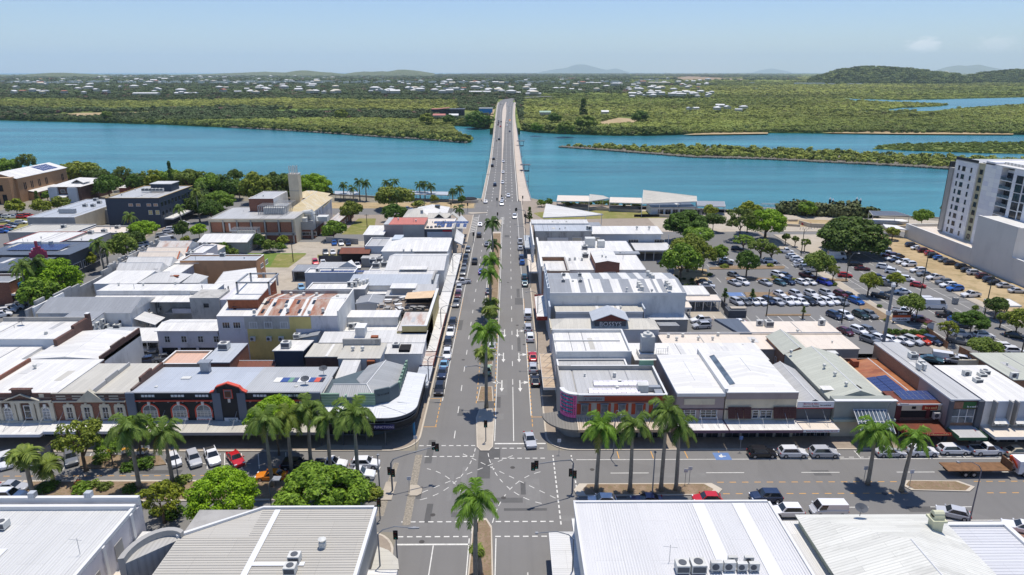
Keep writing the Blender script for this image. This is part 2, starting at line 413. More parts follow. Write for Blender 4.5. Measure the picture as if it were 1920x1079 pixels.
img('dry_grass_patch',[(520,477),(575,477),(541,502),(505,502)],Z1+.012,GRS)
img('dry_grass_patch',[(640,440),(672,410),(705,410),(700,440)],Z1+.008,GRS)
img('dry_grass_patch',[(595,478),(640,478),(640,484),(595,484)],Z1+.008,GRS)
sheet('grass_strip',-110,311.2,-16,326,.03,DIRT)
sheet('grass_strip',-230,262,-170,296,Z1+.004,GRS)
img('lawn',[(1000,400),(1045,393),(1120,395),(1300,398),(1300,408),(1020,412)],.15,GRS)
img('lawn',[(1400,418),(1440,412),(1520,412),(1640,415),(1660,425),(1560,426),(1430,424)],.15,DIRT)
img('lawn',[(1620,418),(1740,420),(1740,430),(1640,428)],.15,DIRT)
img('concrete_yard',[(1225,606),(1330,598),(1345,610),(1340,625),(1240,628)],Z1+.004,ASPH3)
img('concrete_yard',[(1290,584),(1350,584),(1362,598),(1300,600)],Z1+.008,CYARD)
img('garden_bed',[(1265,500),(1325,505),(1330,540),(1300,545),(1262,520)],Z1+.008,DIRT)
img('forecourt',[(1450,440),(1560,440),(1580,470),(1540,480),(1500,470)],.14,CNC)
WPAINT=mat('road_paint_white',c3(215,213,205),.7,.15,2.0,dirt=c3(140,138,132),dscale=1.5,damt=.5)
YPAINT=mat('road_paint_yellow',c3(214,160,80),.7,.15,2.0)
BPAINT=mat('road_paint_blue',c3(96,124,170),.7,.1)
mw=MB();my=MB()
ZM=.010
def bar(mb,x0,y0,x1,y1,w=.14,z=ZM):
 a=Vector((x0,y0));b=Vector((x1,y1));d=(b-a).normalized();n=Vector((-d.y,d.x))*w/2
 mb.face([(*(a-n),z),(*(b-n),z),(*(b+n),z),(*(a+n),z)][::1])
def dash(mb,x0,y0,x1,y1,on,off,w=.14,z=ZM,start=.0):
 a=Vector((x0,y0));b=Vector((x1,y1));L=(b-a).length;d=(b-a)/L;t=start
 while t<L:
  e=min(L,t+on);p,q=a+d*t,a+d*e;bar(mb,p.x,p.y,q.x,q.y,w,z);t+=on+off
def arc(mb,cx,cy,rx,ry,a0,a1,on=1.0,off=1.0,w=.12):
 n=60;pts=[(cx+rx*math.cos(R(a0+(a1-a0)*i/n)),cy+ry*math.sin(R(a0+(a1-a0)*i/n)))for i in range(n+1)]
 acc=0
 for i in range(n):
  p,q=Vector(pts[i]),Vector(pts[i+1]);l=(q-p).length
  if acc%(on+off)<on:bar(mb,p.x,p.y,q.x,q.y,w)
  acc+=l
bar(mw,-12.6,118,-12.6,296);bar(mw,4.15,112,4.15,300)
dash(mw,-9.3,104,-9.3,318,2.6,6.5);dash(mw,.9,125,.9,318,2.6,6.5);bar(mw,.9,103,.9,124)
bar(mw,-2.35,103,-2.35,290);bar(mw,-6.3,164,-6.3,270)
dash(my,-2.6,108,-2.6,162,1.0,1.0);dash(my,-6.1,117,-6.1,162,1.0,1.0)
dash(my,-12.9,108,-12.9,119,1.0,.6);bar(my,-15,119,-12.7,119);bar(my,-15,108,-12.7,108)
dash(my,4.3,108,4.3,180,1.0,.6);bar(my,4.2,111.5,6.3,111.5)
dash(my,-12.5,150,-12.5,180,1.0,.6)
bar(mw,-2.3,102.2,6.3,102.2,.35)
for x0,x1,y in((-15,-5.6,101.6),(-15,-5.6,98.2),(-2.3,6.2,100.7),(-2.3,6.2,97.6)):dash(mw,x0,y,x1,y,.75,.5,.22)
for x0,x1 in((-15,-5.2),(-1.8,6.3)):
 dash(mw,x0,81.2,x1,81.2,.75,.5,.22);dash(mw,x0,78.0,x1,78.0,.75,.5,.22)
bar(mw,-15,76.4,-5.2,76.4,.3);bar(mw,-10,60,-10,76.2);bar(mw,-5.3,60,-5.3,77.6);bar(mw,-1.7,60,-1.7,77.6);dash(mw,2.4,50,2.4,75,3,6)
for x in(7.3,10.3):dash(mw,x,80.5,x,98.5,.75,.5,.2)
arc(mw,-15,102,9.5,16,-78,-2);arc(mw,7,102,10.5,17,182,258);arc(mw,-15,78,10,17,2,78);arc(mw,7,77,9.5,17,102,178)
dash(mw,-7.5,99,7,86.6,1,1,.12);dash(mw,-14.5,87,1.5,99,1,1,.12)
bar(mw,11,97.1,200,97.1)
dash(mw,16,93.2,200,93.2,6,9);dash(mw,16,84.2,200,84.2,6,9)
dash(my,32,90.6,60,90.6,1.0,.9);dash(my,71.5,90.6,150,90.6,1.0,.9)
dash(my,32,87.6,60,87.6,1.0,.9);dash(my,71.5,87.6,150,87.6,1.0,.9)
bar(mw,60,81.1,200,81.1)
for x in np.arange(18,40,5.6):bar(my,x,97.4,x,99.6)
for x in np.arange(46,130,5.7):bar(mw,x,97.3,x,99.6);
dash(mw,46,97.6,130,97.6,.8,.8)
for x in np.arange(64,120,6):bar(mw,x,79.3,x,81)
for i in range(18):
 x=-24-i*3.2
 if-62<x<-38 or x>-36:continue
 bar(mw,x,99.6,x+1.6,94.6)
for i in range(12):
 x=-39.5-i*2.75
 if x>-56:bar(mw,x,94.8,x-1.8,99.4)
dash(my,-120,92.9,-42,92.9,1,.8);bar(mw,-21.5,88.5,-20.5,95.2,.35)
dash(mw,-60,96.3,-41,96.3,.6,.6)
def arrow(mb,x,y,left):
 s=-1 if left else 1
 bar(mb,x,y,x,y+3.6,.22)
 mb.face([(x-.42,y,ZM),(x,y-1.6,ZM),(x+.42,y,ZM)])
 bar(mb,x,y+2.2,x+s*.9,y+2.6,.22)
 mb.face([(x+s*.8,y+1.9,ZM),(x+s*2.0,y+2.7,ZM),(x+s*.8,y+3.3,ZM)]if s>0 else[(x+s*.8,y+3.3,ZM),(x+s*2.0,y+2.7,ZM),(x+s*.8,y+1.9,ZM)])
for u,v,l in((946,624,1),(970,624,0),(944,669,1),(973,669,0),(941,722,1),(975,722,0)):
 x,y=at(u,v);arrow(mw,x,y-1.5,l)
for i in range(9):bar(mw,-15.0,262+i*3.3,-12.8,264.5+i*3.3,.5)
for i in range(6):bar(mw,-3.2,276+i*2.6,-1.6,278+i*2.6,.45)
for yy,n,x0 in((196.5,18,58),(181,14,66),(162.5,18,50),(171,0,0)):
 for i in range(n):bar(mw,x0+i*2.75,yy-2.4,x0+i*2.75,yy+2.4,.14,Z1+.012)
for i in range(14):bar(mw,62+i*2.75,209,62+i*2.75,214,.14,Z1+.012)
for x in(103.2,122.7):bar(mw,x,105,x,240)
for x in(107.2,118.8):dash(mw,x,105,x,240,3,6)
bar(mw,111.0,105,111.0,240);bar(mw,115.2,105,115.2,240)
for y in range(110,240,6):bar(mw,111.2,y,115.0,y+1.4,.14)
for y in range(110,240,6):bar(mw,99.8,y,103.1,y,.12)
for y in range(110,240,6):bar(mw,122.8,y,126.3,y,.12)
st('white_road_marking',mw,WPAINT);st('yellow_road_marking',my,YPAINT)
for u,v in((1372,552),(1387,552),(1429,553)):
 x,y=at(u,v,Z1);sheet('disabled_bay_marking',x-1.1,y-1.6,x+1.1,y+1.6,Z1+.006,BPAINT)
x,y=at(1354,856);sheet('disabled_bay_marking',x-1.3,y-1.1,x+1.3,y+1.1,.012,BPAINT)
mb=MB();mb.tube((x-.2,y,.015),(x-.2,y,.016),.35,n=14);mb.box(x-.1,y+.1,.015,x+.1,y+.7,.017);mb.box(x-.1,y-.1,.015,x+.6,y+.1,.017)
st('wheelchair_symbol',mb,WPAINT)
COB=mat('cobble',c3(150,142,128),.9,.5,3.5)
img('cobbled_strip',[(779,853),(792,853),(769,985),(754,985)],.012,COB)
img('cobbled_strip',[(739,868),(748,868),(719,968),(704,968)],.012,COB)
def slabp(name,pts,z,m):return st(name,MB().pz(ccw([at(u,v,0)for u,v in pts]),0,z),m)
slabp('traffic_island',[(724,905),(744,905),(734,939),(712,939)],.14,CNC)
slabp('traffic_island',[(769,911),(784,911),(792,918),(790,927),(782,931),(766,931)],.14,CNC)
def mdn(pts,soil,name='median_strip'):
 pts=ccw(pts)
 st(name,MB().pz(pts,0,.15),KERB)
 c=(sum(p[0]for p in pts)/len(pts),sum(p[1]for p in pts)/len(pts))
 inner=[(c[0]+(p[0]-c[0])*.88,c[1]+(p[1]-c[1])*.96 if abs(p[1]-c[1])>3 else c[1]+(p[1]-c[1])*.86)for p in pts]
 st('planting_bed',MB().face([(p[0],p[1],.16)for p in inner]),soil)
SOIL=lm('bark_mulch',[c3(150,130,110),c3(132,112,92),c3(112,108,72)],.6)
mdn([(-5.9,163),(-5.2,160.5),(-3.4,160.5),(-2.7,163),(-2.7,262),(-5.9,262)],SOIL)
mdn([(-5.4,114.5),(-3.0,114.5),(-2.5,111),(-2.6,101),(-3.2,99.8),(-4.6,99.8),(-5.3,101),(-5.9,111)],CNC)
mdn([(-6.0,117.5),(-2.8,117.5),(-3.2,124),(-5.6,124)],SOIL)
mdn([(-4.8,134),(-3.4,134),(-3.4,136.5),(-4.8,136.5)],SOIL)
mdn([(-3.1,81.8),(-4.3,81.8),(-5.0,80),(-5.1,70),(-5.1,50),(-1.9,50),(-1.9,70),(-2.3,80)],SOIL)
mdn([(-5.6,268),(-3.2,268),(-2.6,285),(-5.4,285)],CNC)
mdn([(10.2,87.0),(31,87.2),(32.2,88.6),(31,90.2),(10.8,90.2),(9.8,88.6)],SOIL)
mdn([(60.5,88.2),(69,87.8),(70.6,89),(69,90.6),(61,90.8),(59.8,89.6)],SOIL)
mdn([(-84,86.6),(-76,86.0),(-30,86.2),(-27.6,87.6),(-22.5,88.2),(-22.5,90.8),(-30,91.4),(-76,91.6),(-83,90.4)],SOIL)
mdn([(-18.0,299),(-16,297.5),(-9.2,299.5),(-9.2,301),(-17,301)],CNC)
slabp('traffic_island',[(585,846),(612,835),(716,838),(716,846)],.15,CNC)
slabp('kerb_build_out',[(150,880),(150,858),(205,855),(300,856),(312,872),(260,878)],.15,SOIL)
rp=random.Random(9);PA=[mat('patch_%d'%i,c,.9,.12,.8)for i,c in enumerate(((.105,.103,.1),(.2,.195,.185),(.12,.118,.114)))];CV=mat('manhole_iron',(.07,.065,.06),.7,.3,3)
for i in range(46):
 if i<26:x=rp.uniform(-14,4);y=rp.choice((rp.uniform(102,300),rp.uniform(80,100)))
 else:x=rp.uniform(-80,80);y=rp.uniform(80,95)
 w_,l_=(rp.uniform(.5,2.4),rp.uniform(1.5,9))if i<26 else(rp.uniform(1.5,9),rp.uniform(.5,1.8))
 sheet('asphalt_patch',x,y,min(x+w_,6 if i<26 else 90),y+l_,.0062+i*.00005,PA[i%3])
for i in range(20):
 x,y=(rp.uniform(-13,4),rp.uniform(76,250))if i<12 else(rp.uniform(-60,70),rp.uniform(81,96));st('manhole_cover',MB().tube((x,y,.0),(x,y,.0115),.38,.38,12),CV)
for nm,pts in(('planting_island',[(1330,502),(1395,498),(1472,500),(1470,505),(1330,506)]),('planting_island',[(1362,521),(1590,524),(1590,528),(1362,526)]),('planting_island',[(1395,549),(1480,549),(1490,556),(1400,558)]),('planting_island',[(1610,560),(1660,590),(1680,600),(1640,600),(1612,580)]),('planting_island',[(1435,590),(1520,590),(1520,593),(1435,593)]),('planting_island',[(1655,622),(1742,622),(1742,628),(1655,628)])):
 p=ccw([at(u,v,.13)for u,v in pts]);st(nm,MB().pz(p,.13,.28),SOIL)
def pwl(name,pts,z0,z1,t,m):
 mb=MB()
 for i in range(len(pts)-1):
  a,b=Vector(pts[i]),Vector(pts[i+1]);d=(b-a).normalized();n=Vector((-d.y,d.x))*t/2
  mb.pz(ccw([tuple(a+n),tuple(b+n),tuple(b-n),tuple(a-n)]),z0,z1)
 return mb.bl(name,m)
tag(pwl('river_wall',[(-130,362),(-68,339.5),(-22,326)],-4,.9,.5,CNC),'low concrete wall along the river left of the bridge','wall')
tag(pwl('river_wall',[(26,320.5),(84,308.5),(171,290.5),(240,274)],-4,.5,.5,CNC),'low concrete wall along the river right of the bridge','wall')
def icos(n=1):
 import bmesh
 bm=bmesh.new();bmesh.ops.create_icosphere(bm,subdivisions=n,radius=1)
 v=[tuple(x.co)for x in bm.verts];f=[tuple(q.index for q in p.verts)for p in bm.faces];bm.free();return v,f
IV,IF=icos(1)
def rocks(name,line,n,size,spread,label=None):
 mb=MB();rr=random.Random(3)
 L=[0]
 for i in range(len(line)-1):L.append(L[-1]+math.dist(line[i],line[i+1]))
 for _ in range(n):
  t=rr.random()*L[-1];i=max(j for j in range(len(line)-1)if L[j]<=t);q=(t-L[i])/(L[i+1]-L[i])
  x=line[i][0]+(line[i+1][0]-line[i][0])*q+rr.uniform(-spread,spread);y=line[i][1]+(line[i+1][1]-line[i][1])*q+rr.uniform(-spread,spread)
  s=size*rr.uniform(.5,1.4);k=len(mb.v)
  for v in IV:mb.v.append((x+v[0]*s*rr.uniform(.8,1.2),y+v[1]*s*rr.uniform(.8,1.2),-3.2+v[2]*s*.8))
  for f in IF:mb.f.append(tuple(k+a for a in f));mb.m.append(0)
 return mb.bl(name,ROCK,kind='stuff')
rocks('rocks',ISLE_P[:9],900,1.6,1.5)
rocks('rocks',[at(u,v,WZ)for u,v in LSH[5:10]],700,1.7,1.6)
# == vegetation builders
RNG=np.random.default_rng(11)
LEAF=leafmat('leaf',c3(92,112,44),c3(150,164,74))
FROND=leafmat('frond',c3(92,116,52),c3(136,154,78),.25)
BARK=mat('bark',c3(112,98,82),.9,.35,2.0)
PBARK=mat('palm_bark',c3(148,142,128),.9,.25,1.5)
SHAFT=mat('crownshaft',c3(96,122,60),.5,.15,1.0)
def leaves_mesh(name,C,N,S,m,elong=1.5,quad=True):
 """one small folded quad per leaf cluster"""
 n=len(C);N=N/np.linalg.norm(N,axis=1,keepdims=True)
 r=RNG.normal(size=(n,3));U=np.cross(N,r);U/=np.linalg.norm(U,axis=1,keepdims=True);V=np.cross(N,U)
 S=S[:,None]
 P=np.stack([C-U*S*elong*.5,C+V*S*.5+N*S*.12,C+U*S*elong*.5,C-V*S*.5+N*S*.12],1).reshape(-1,3)
 me=bpy.data.meshes.new(name);me.vertices.add(4*n);me.vertices.foreach_set('co',P.ravel())
 me.loops.add(4*n);me.loops.foreach_set('vertex_index',np.arange(4*n,dtype=np.int32))
 me.polygons.add(n);me.polygons.foreach_set('loop_start',np.arange(0,4*n,4,dtype=np.int32))
 me.polygons.foreach_set('loop_total',np.full(n,4,dtype=np.int32))
 me.materials.append(m);me.update(calc_edges=True);return me
def crown_mesh(name,blobs,per,leaf,seed,Rx=5.0,Rz=3.4,br=(1.0,1.9),shape='dome'):
 g=np.random.default_rng(seed);C=[];N=[];S=[]
 for i in range(blobs):
  while True:
   d=g.normal(size=3);d/=np.linalg.norm(d)
   if shape!='full' and d[2]<-.6:continue
   break
  rad=g.uniform(.55,1.0)**.6
  rx=Rx*(1+.18*math.sin(3*math.atan2(d[1],d[0])+seed))
  if shape=='cone':
   t=g.uniform(0,1);a=g.uniform(0,6.28);rr_=Rx*(1-t)*g.uniform(.5,1);c=np.array([rr_*math.cos(a),rr_*math.sin(a),(t-.5)*2*Rz])
  else:c=d*rad*np.array([rx,rx,Rz])
  b=g.uniform(*br);k=int(per*(b/br[1])**2)
  q=g.normal(size=(k,3));q/=np.linalg.norm(q,axis=1,keepdims=True)
  q[:,2]=np.where(q[:,2]<-.6,-q[:,2],q[:,2])
  pos=c+q*b*g.uniform(.75,1.08,size=(k,1))*np.array([1,1,.7])
  C.append(pos);N.append(q*.9+g.normal(size=(k,3))*.35+np.array([0,0,.35]));S.append(g.uniform(.6,1.3,k)*leaf)
 return leaves_mesh(name,np.concatenate(C),np.concatenate(N),np.concatenate(S),LEAF)
CRW={'big':crown_mesh('crown_big',150,190,.33,1,5,3.3,(.8,1.3)),'big2':crown_mesh('crown_big2',190,170,.26,2,5,3.4,(.6,1.1)),'round':crown_mesh('crown_round',60,110,.52,3,4.4,3.3,(1.0,1.7)),'broad':crown_mesh('crown_broad',95,100,.5,4,4.9,2.6,(.8,1.4)),'airy':crown_mesh('crown_airy',70,60,.42,5,4.7,2.8,(.6,1.1)),'small':crown_mesh('crown_small',34,80,.75,6,4.1,3.6,(1.3,2.0)),'small2':crown_mesh('crown_small2',26,80,.8,8,3.9,4.2,(1.3,2.1)),'cone':crown_mesh('crown_cone',40,70,.6,7,3.2,7,(.8,1.4),'cone'),'shrub':crown_mesh('crown_shrub',14,60,.9,9,3.4,2.6,(1.6,2.4)),}
def trunk_mesh(name,seed,limbs=6,thick=.32):
 r=random.Random(seed);mb=MB()
 mb.path([(0,0,-.1),(.05,.02,.5),(r.uniform(-.1,.1),.05,2.0),(r.uniform(-.2,.2),r.uniform(-.2,.2),3.2)],[thick*1.5,thick,thick*.8,thick*.7],8)
 for i in range(limbs):
  a=6.28*i/limbs+r.uniform(-.3,.3);z=r.uniform(2.2,3.2);l=r.uniform(2,3.6);up=r.uniform(1.2,3.2)
  p1=(math.cos(a)*l*.45,math.sin(a)*l*.45,z+up*.6);p2=(math.cos(a)*l,math.sin(a)*l,z+up)
  mb.path([(0,0,z-.3),p1,p2],[thick*.5,thick*.33,thick*.12],6)
  b=a+r.uniform(.5,1.0);mb.path([p1,(p1[0]+math.cos(b)*1.4,p1[1]+math.sin(b)*1.4,p1[2]+1.2)],[thick*.25,.04],5)
 return mb.mesh(name,BARK,True)
TRUNK=[trunk_mesh('trunk_a',1),trunk_mesh('trunk_b',2,7,.4),trunk_mesh('trunk_c',3,5,.22)]
STEM=MB().path([(0,0,0),(0,0,3),(0,0,6)],[.2,.15,.05],6).mesh('stem',BARK)
PCL=dict(dark=(.55,.68,.55),mid=(1.0,1.05,.85),green=(1.0,1.25,.6),bright=(1.35,1.7,.36),olive=(1.25,1.15,.8),yellow=(1.35,1.2,.55),grey=(.95,.95,1.0),deep=(.5,.72,.42),pale=(1.2,1.2,.85))
def tr_(u,v,rpx,hc,kind,tone,label,zs=1.0,name='tree',cat='tree',group=None,base=None):
 """u, v: centre of the crown in the photo, rpx its half width there, hc its height above ground"""
 x,y=at(u,v,hc)if base is None else base
 r=rpx*mpp(x,y,hc)*1.0
 cm=CRW[kind];s=r/(4.0 if kind=='cone' else 5.4);T=PCL[tone]
 k=random.uniform(.92,1.08)
 o=em(name,(x,y,0),0,label,cat,group)
 c=link('crown',cm,o,(0,0,hc),random.uniform(0,6.28),(s*random.uniform(.92,1.12),s*random.uniform(.9,1.1),s*zs*1.12),tuple(a*k for a in T))
 th=max(.3,hc/4.6)
 if kind in('shrub',):link('stem',STEM,o,(0,0,0),0,(s,s,hc/6))
 elif kind=='cone':link('trunk',STEM,o,(0,0,0),0,(1.4,1.4,hc/5))
 else:link('trunk',TRUNK[random.randrange(3)],o,(0,0,0),random.uniform(0,6),(max(.5,s*1.0),max(.5,s*1.0),th))
 return o
 # ---- palms
def frond_mesh(name,L,rise,drop,seed,npair=30,hang=.75,w=1.0):
 r=random.Random(seed);mb=MB();P=[]
 for i in range(11):
  t=i/10;P.append(Vector((L*(t-.12*t*t),.1*math.sin(3*t+seed),rise*math.sin(min(1,t*1.25)*1.9)-drop*t**2.3)))
 mb.path([tuple(p)for p in P],[.07*(1-.8*i/10)+.01 for i in range(11)],4)
 def pt(t):
  q=t*10;i=min(9,int(q));return P[i].lerp(P[i+1],q-i),(P[i+1]-P[i]).normalized()
 for i in range(npair):
  t=.1+.9*i/npair;p,d=pt(t);ln=w*(1.15*math.sin(math.pi*(t*.75+.18))+.15)*r.uniform(.85,1.15)
  for s in(-1,1):
   side=Vector((-d.y,d.x,0)).normalized()*s
   o=(side*(1-hang*.45)+d*.55+Vector((0,0,.12-hang*r.uniform(.2,.7)))).normalized()
   mid=p+o*ln*.55;tip=p+o*ln+Vector((0,0,-ln*.42*hang*r.uniform(.6,1.4)))
   wd=d*.085
   mb.face([p-wd,p+wd,mid+wd*1.2,mid-wd*1.2]);mb.face([mid-wd*1.2,mid+wd*1.2,tip+wd*.2])
 return mb.mesh(name,FROND)
FR=[frond_mesh('frond_a',3.7,1.1,2.2,1),frond_mesh('frond_b',3.9,.7,3.0,2),frond_mesh('frond_up',3.3,2.1,.7,3),frond_mesh('frond_hang',3.3,.2,3.3,4)]
FRS=[frond_mesh('frond_short_a',2.2,.8,1.0,5,16,.35,1.2),frond_mesh('frond_short_b',2.1,.3,1.6,6,16,.6,1.2)]
def palm_trunk(h,seed,lean):
 mb=MB();n=8;pts=[];rs=[]
 for i in range(n+1):
  t=i/n;pts.append((lean[0]*t*t,lean[1]*t*t,h*t));rs.append(.30-.14*t+.05*math.sin(t*3.1)+(.12 if i==0 else 0))
 mb.path(pts,rs,8);return mb.mesh('palm_trunk',PBARK,True)
PT={}
def palm(u,v,vt,label,s=1.0,kind='royal',nf=15,tone='mid',group='street palms',cat='palm tree',z0=.15,name='palm_tree',wx=0):
 x,y=at(u,v,z0)
 h=4.0
 while h<22 and proj(x,y,h)[1]>vt:h+=.1
 h=max(2.5,h-.2)
 o=em(name,(x,y,z0),0,label,cat,group)
 lean=(random.uniform(-.4,.4),random.uniform(-.3,.3))
 me=palm_trunk(h,0,lean)
 link('trunk',me,o)
 top=Vector((lean[0],lean[1],h))
 if kind=='royal':
  MB().path([(0,0,-.3),(0,0,.2),(0,0,1.2),(0,0,1.7)],[.17,.2,.13,.07],8).bl('crownshaft',SHAFT,o,top,True)
 base=top+Vector((0,0,1.1 if kind=='royal' else 0))
 T=PCL[tone];a0=random.uniform(0,6.28)
 for i in range(nf):
  a=a0+i*2.39996
  if kind=='royal':
   me=FR[2]if i<3 else(FR[3]if i>nf-4 else FR[i%2])
  else:me=FRS[i%2]
  k=random.uniform(.82,1.18)
  c=tuple(q*k for q in T)
  if kind=='royal' and i==nf-1:c=(1.6,1.1,.9)
  link('frond',me,o,base,a,s*random.uniform(.88,1.08),c)
 return o
 # ---- scattered canopy (mangroves, far woods): real instanced crowns
import bmesh
def tuft(name,n,seed,leaf,m):
 """a small rounded tree of leafy facets, unit radius"""
 g=np.random.default_rng(seed);C=[];N=[];S=[]
 for i in range(7):
  a=g.uniform(0,6.28);r=g.uniform(0,.55);c=np.array([r*math.cos(a),r*math.sin(a),g.uniform(.25,.7)]);b=g.uniform(.35,.6)
  q=g.normal(size=(n//7,3));q/=np.linalg.norm(q,axis=1,keepdims=True);q[:,2]=np.abs(q[:,2])*1.1-.15
  C.append(c+q*b);N.append(q+g.normal(size=q.shape)*.25+np.array([0,0,.3]));S.append(g.uniform(.7,1.3,len(q))*leaf)
 return leaves_mesh(name,np.concatenate(C),np.concatenate(N),np.concatenate(S),m,1.3)
def canopymat():
 m,nt,b=nmat('canopy')
 a=nt.nodes.new('ShaderNodeAttribute');a.attribute_type='INSTANCER';a.attribute_name='tint'
 g=nt.nodes.new('ShaderNodeNewGeometry')
 c=mixc(nt,g.outputs['Random Per Island'],(.9,.92,.9),(1.12,1.1,1.1))
 c=mixc(nt,1.0,a.outputs['Color'],c,'MULTIPLY')
 nt.links.new(c,b.inputs['Base Color']);b.inputs['Roughness'].default_value=.7;b.inputs['Specular IOR Level'].default_value=.15
 MATS['canopy']=m;return m
CAN=canopymat()
TUFTS=[]
for i,(n,lf)in enumerate(((150,.30),(150,.28))):
 me=tuft('tuft',n,20+i,lf,CAN);TUFTS.append(bpy.data.objects.new('tuft_source',me))
def scatter(name,pts,label=None,tuft=0):
 """pts: list of (x, y, z, radius, zscale, (r,g,b))"""
 n=len(pts);me=bpy.data.meshes.new(name)
 me.vertices.add(n);me.vertices.foreach_set('co',np.array([p[:3]for p in pts],dtype=np.float32).ravel())
 at_=me.attributes.new('sc','FLOAT_VECTOR','POINT');at_.data.foreach_set('vector',np.array([(p[3],p[3],p[3]*p[4])for p in pts],dtype=np.float32).ravel())
 at_=me.attributes.new('rt','FLOAT_VECTOR','POINT');at_.data.foreach_set('vector',np.array([(0,0,random.uniform(0,6.28))for p in pts],dtype=np.float32).ravel())
 at_=me.attributes.new('tint','FLOAT_COLOR','POINT');at_.data.foreach_set('color',np.array([(*p[5],1)for p in pts],dtype=np.float32).ravel())
 o=link(name,me,kind='stuff',label=label)
 ng=bpy.data.node_groups.new('scatter','GeometryNodeTree')
 ng.interface.new_socket('Geometry',in_out='INPUT',socket_type='NodeSocketGeometry')
 ng.interface.new_socket('Geometry',in_out='OUTPUT',socket_type='NodeSocketGeometry')
 gi=ng.nodes.new('NodeGroupInput');go=ng.nodes.new('NodeGroupOutput')
 ip=ng.nodes.new('GeometryNodeInstanceOnPoints');oi=ng.nodes.new('GeometryNodeObjectInfo');oi.inputs[0].default_value=TUFTS[tuft]
 def attr(nm,ty):
  a=ng.nodes.new('GeometryNodeInputNamedAttribute');a.data_type=ty;a.inputs[0].default_value=nm;return a.outputs[0]
 ng.links.new(gi.outputs[0],ip.inputs['Points']);ng.links.new(oi.outputs['Geometry'],ip.inputs['Instance'])
 ng.links.new(attr('sc','FLOAT_VECTOR'),ip.inputs['Scale'])
 er=ng.nodes.new('FunctionNodeEulerToRotation');ng.links.new(attr('rt','FLOAT_VECTOR'),er.inputs[0]);ng.links.new(er.outputs[0],ip.inputs['Rotation'])
 ng.links.new(ip.outputs[0],go.inputs[0])
 md=o.modifiers.new('scatter','NODES');md.node_group=ng
 return o
def pip(p,poly):
 x,y=p;c=False;j=len(poly)-1
 for i in range(len(poly)):
  xi,yi=poly[i];xj,yj=poly[j]
  if(yi>y)!=(yj>y)and x<(xj-xi)*(y-yi)/(yj-yi)+xi:c=not c
  j=i
 return c
 # == the far bank: woods, suburb, hills, sea
def sm(x,y,s):
 return.5+.25*(math.sin(x/s+1.3*math.sin(y/s*.8+1))+math.sin(y/s*1.7+1.1*math.sin(x/s*.6)))
G_Y=c3(158,162,80);G_M=c3(126,140,68);G_D=c3(72,90,50);G_F=c3(90,104,68)
def mixt(a,b,t):return tuple(p+(q-p)*t for p,q in zip(a,b))
rr=random.Random(5)
HOLES=[[at(u,v,-2.4)for u,v in h]for h in([(40,217),(150,211),(290,210),(300,216),(200,221),(60,223)],[(1118,231),(1160,221),(1200,224),(1190,233),(1130,237)],[(480,212),(520,206),(620,204),(620,211),(520,215)],[(1245,149),(1290,144),(1400,149),(1410,152),(1280,152)],[(812,218),(812,207),(872,207),(900,210),(922,209),(922,219),(860,225)],[(1280,255),(1330,249.5),(1500,249.5),(1640,247.6),(1760,248.6),(1920,251),(1920,254)])]
def road_clear(x,y):return-24<x<17 and y<1650
pts=[]
def belt(n,y0,y1,size,zs,test=None,sx=1.05):
 c=0;tries=0
 while c<n and tries<n*12:
  tries+=1
  y=y0+(y1-y0)*rr.random()**1.3 if y1>y0*1.5 else rr.uniform(y0,y1)
  x=rr.uniform(-1,1)*(y*.86+60)
  if not pip((x,y),FPY)or pip((x,y),CREEK_P):continue
  if road_clear(x,y)or any(pip((x,y),h)for h in HOLES):continue
  u,v=proj(x,y,0);v+=9*(sm(x,y,45+y*.03)-.5)+rr.uniform(-1.5,1.5)
  z=sm(x,y,140+y*.05)
  mangrove=(v>195 and u>980)or(v>224)or(184<v<205 and u<860)or(u>980 and 180<v<200)or(u>1500)
  if v<180 and u>1180:mangrove=u>1500 or sm(x,y,600)>.45
  if y<3500 and(pip((x,y+70),CREEK_P)or pip((x,y+140),CREEK_P)):size_=size*.45
  else:size_=size
  if mangrove:t=mixt(G_Y,G_M,min(1,max(0,z+rr.uniform(-.25,.25))));s=size_*rr.uniform(.7,1.15);h=zs
  else:t=mixt(G_F,G_D,rr.random());s=size_*rr.uniform(.7,1.5);h=zs*1.25
  if sm(x*1.7,y*1.3,30+y*.012)>.93:continue
  g_=.74+.5*sm(x,y*2,55+y*.04);t=tuple(q*g_ for q in t)
  if rr.random()<.05:t=mixt(t,c3(120,108,84),.6)
  if rr.random()<(.1 if sm(x*1.3,y,90)<.55 else.3):t=mixt(t,G_D,.5);s*=1.15
  if rr.random()<.02 and not mangrove:t=c3(120,92,84)
  pts.append((x,y,-2.5,s,h,t));c+=1
belt(20000,640,1000,3.5,.85)
belt(30000,1000,1900,4.8,.72)
belt(30000,1900,4200,9,.6)
belt(18000,4200,11000,20,.5)
belt(6000,11000,23000,42,.28)
scatter('mangrove_forest',pts,'yellow-green mangroves and dark woodland covering the far bank')
def shore(poly,n,w,size,name,tones,z=-3.2,inner=None):
 p=[];L=[0]
 for i in range(len(poly)-1):L.append(L[-1]+math.dist(poly[i],poly[i+1]))
 for _ in range(n):
  t=rr.random()*L[-1];i=max(j for j in range(len(poly)-1)if L[j]<=t);q=(t-L[i])/(L[i+1]-L[i])
  d=rr.random()**1.2*w;x=poly[i][0]+(poly[i+1][0]-poly[i][0])*q;y=poly[i][1]+(poly[i+1][1]-poly[i][1])*q+d
  if inner and not pip((x,y),inner):continue
  if road_clear(x,y):continue
  p.append((x,y,z,size*rr.uniform(.5,1.3),rr.uniform(.9,1.2),mixt(tones[0],tones[1],rr.random())))
 return p
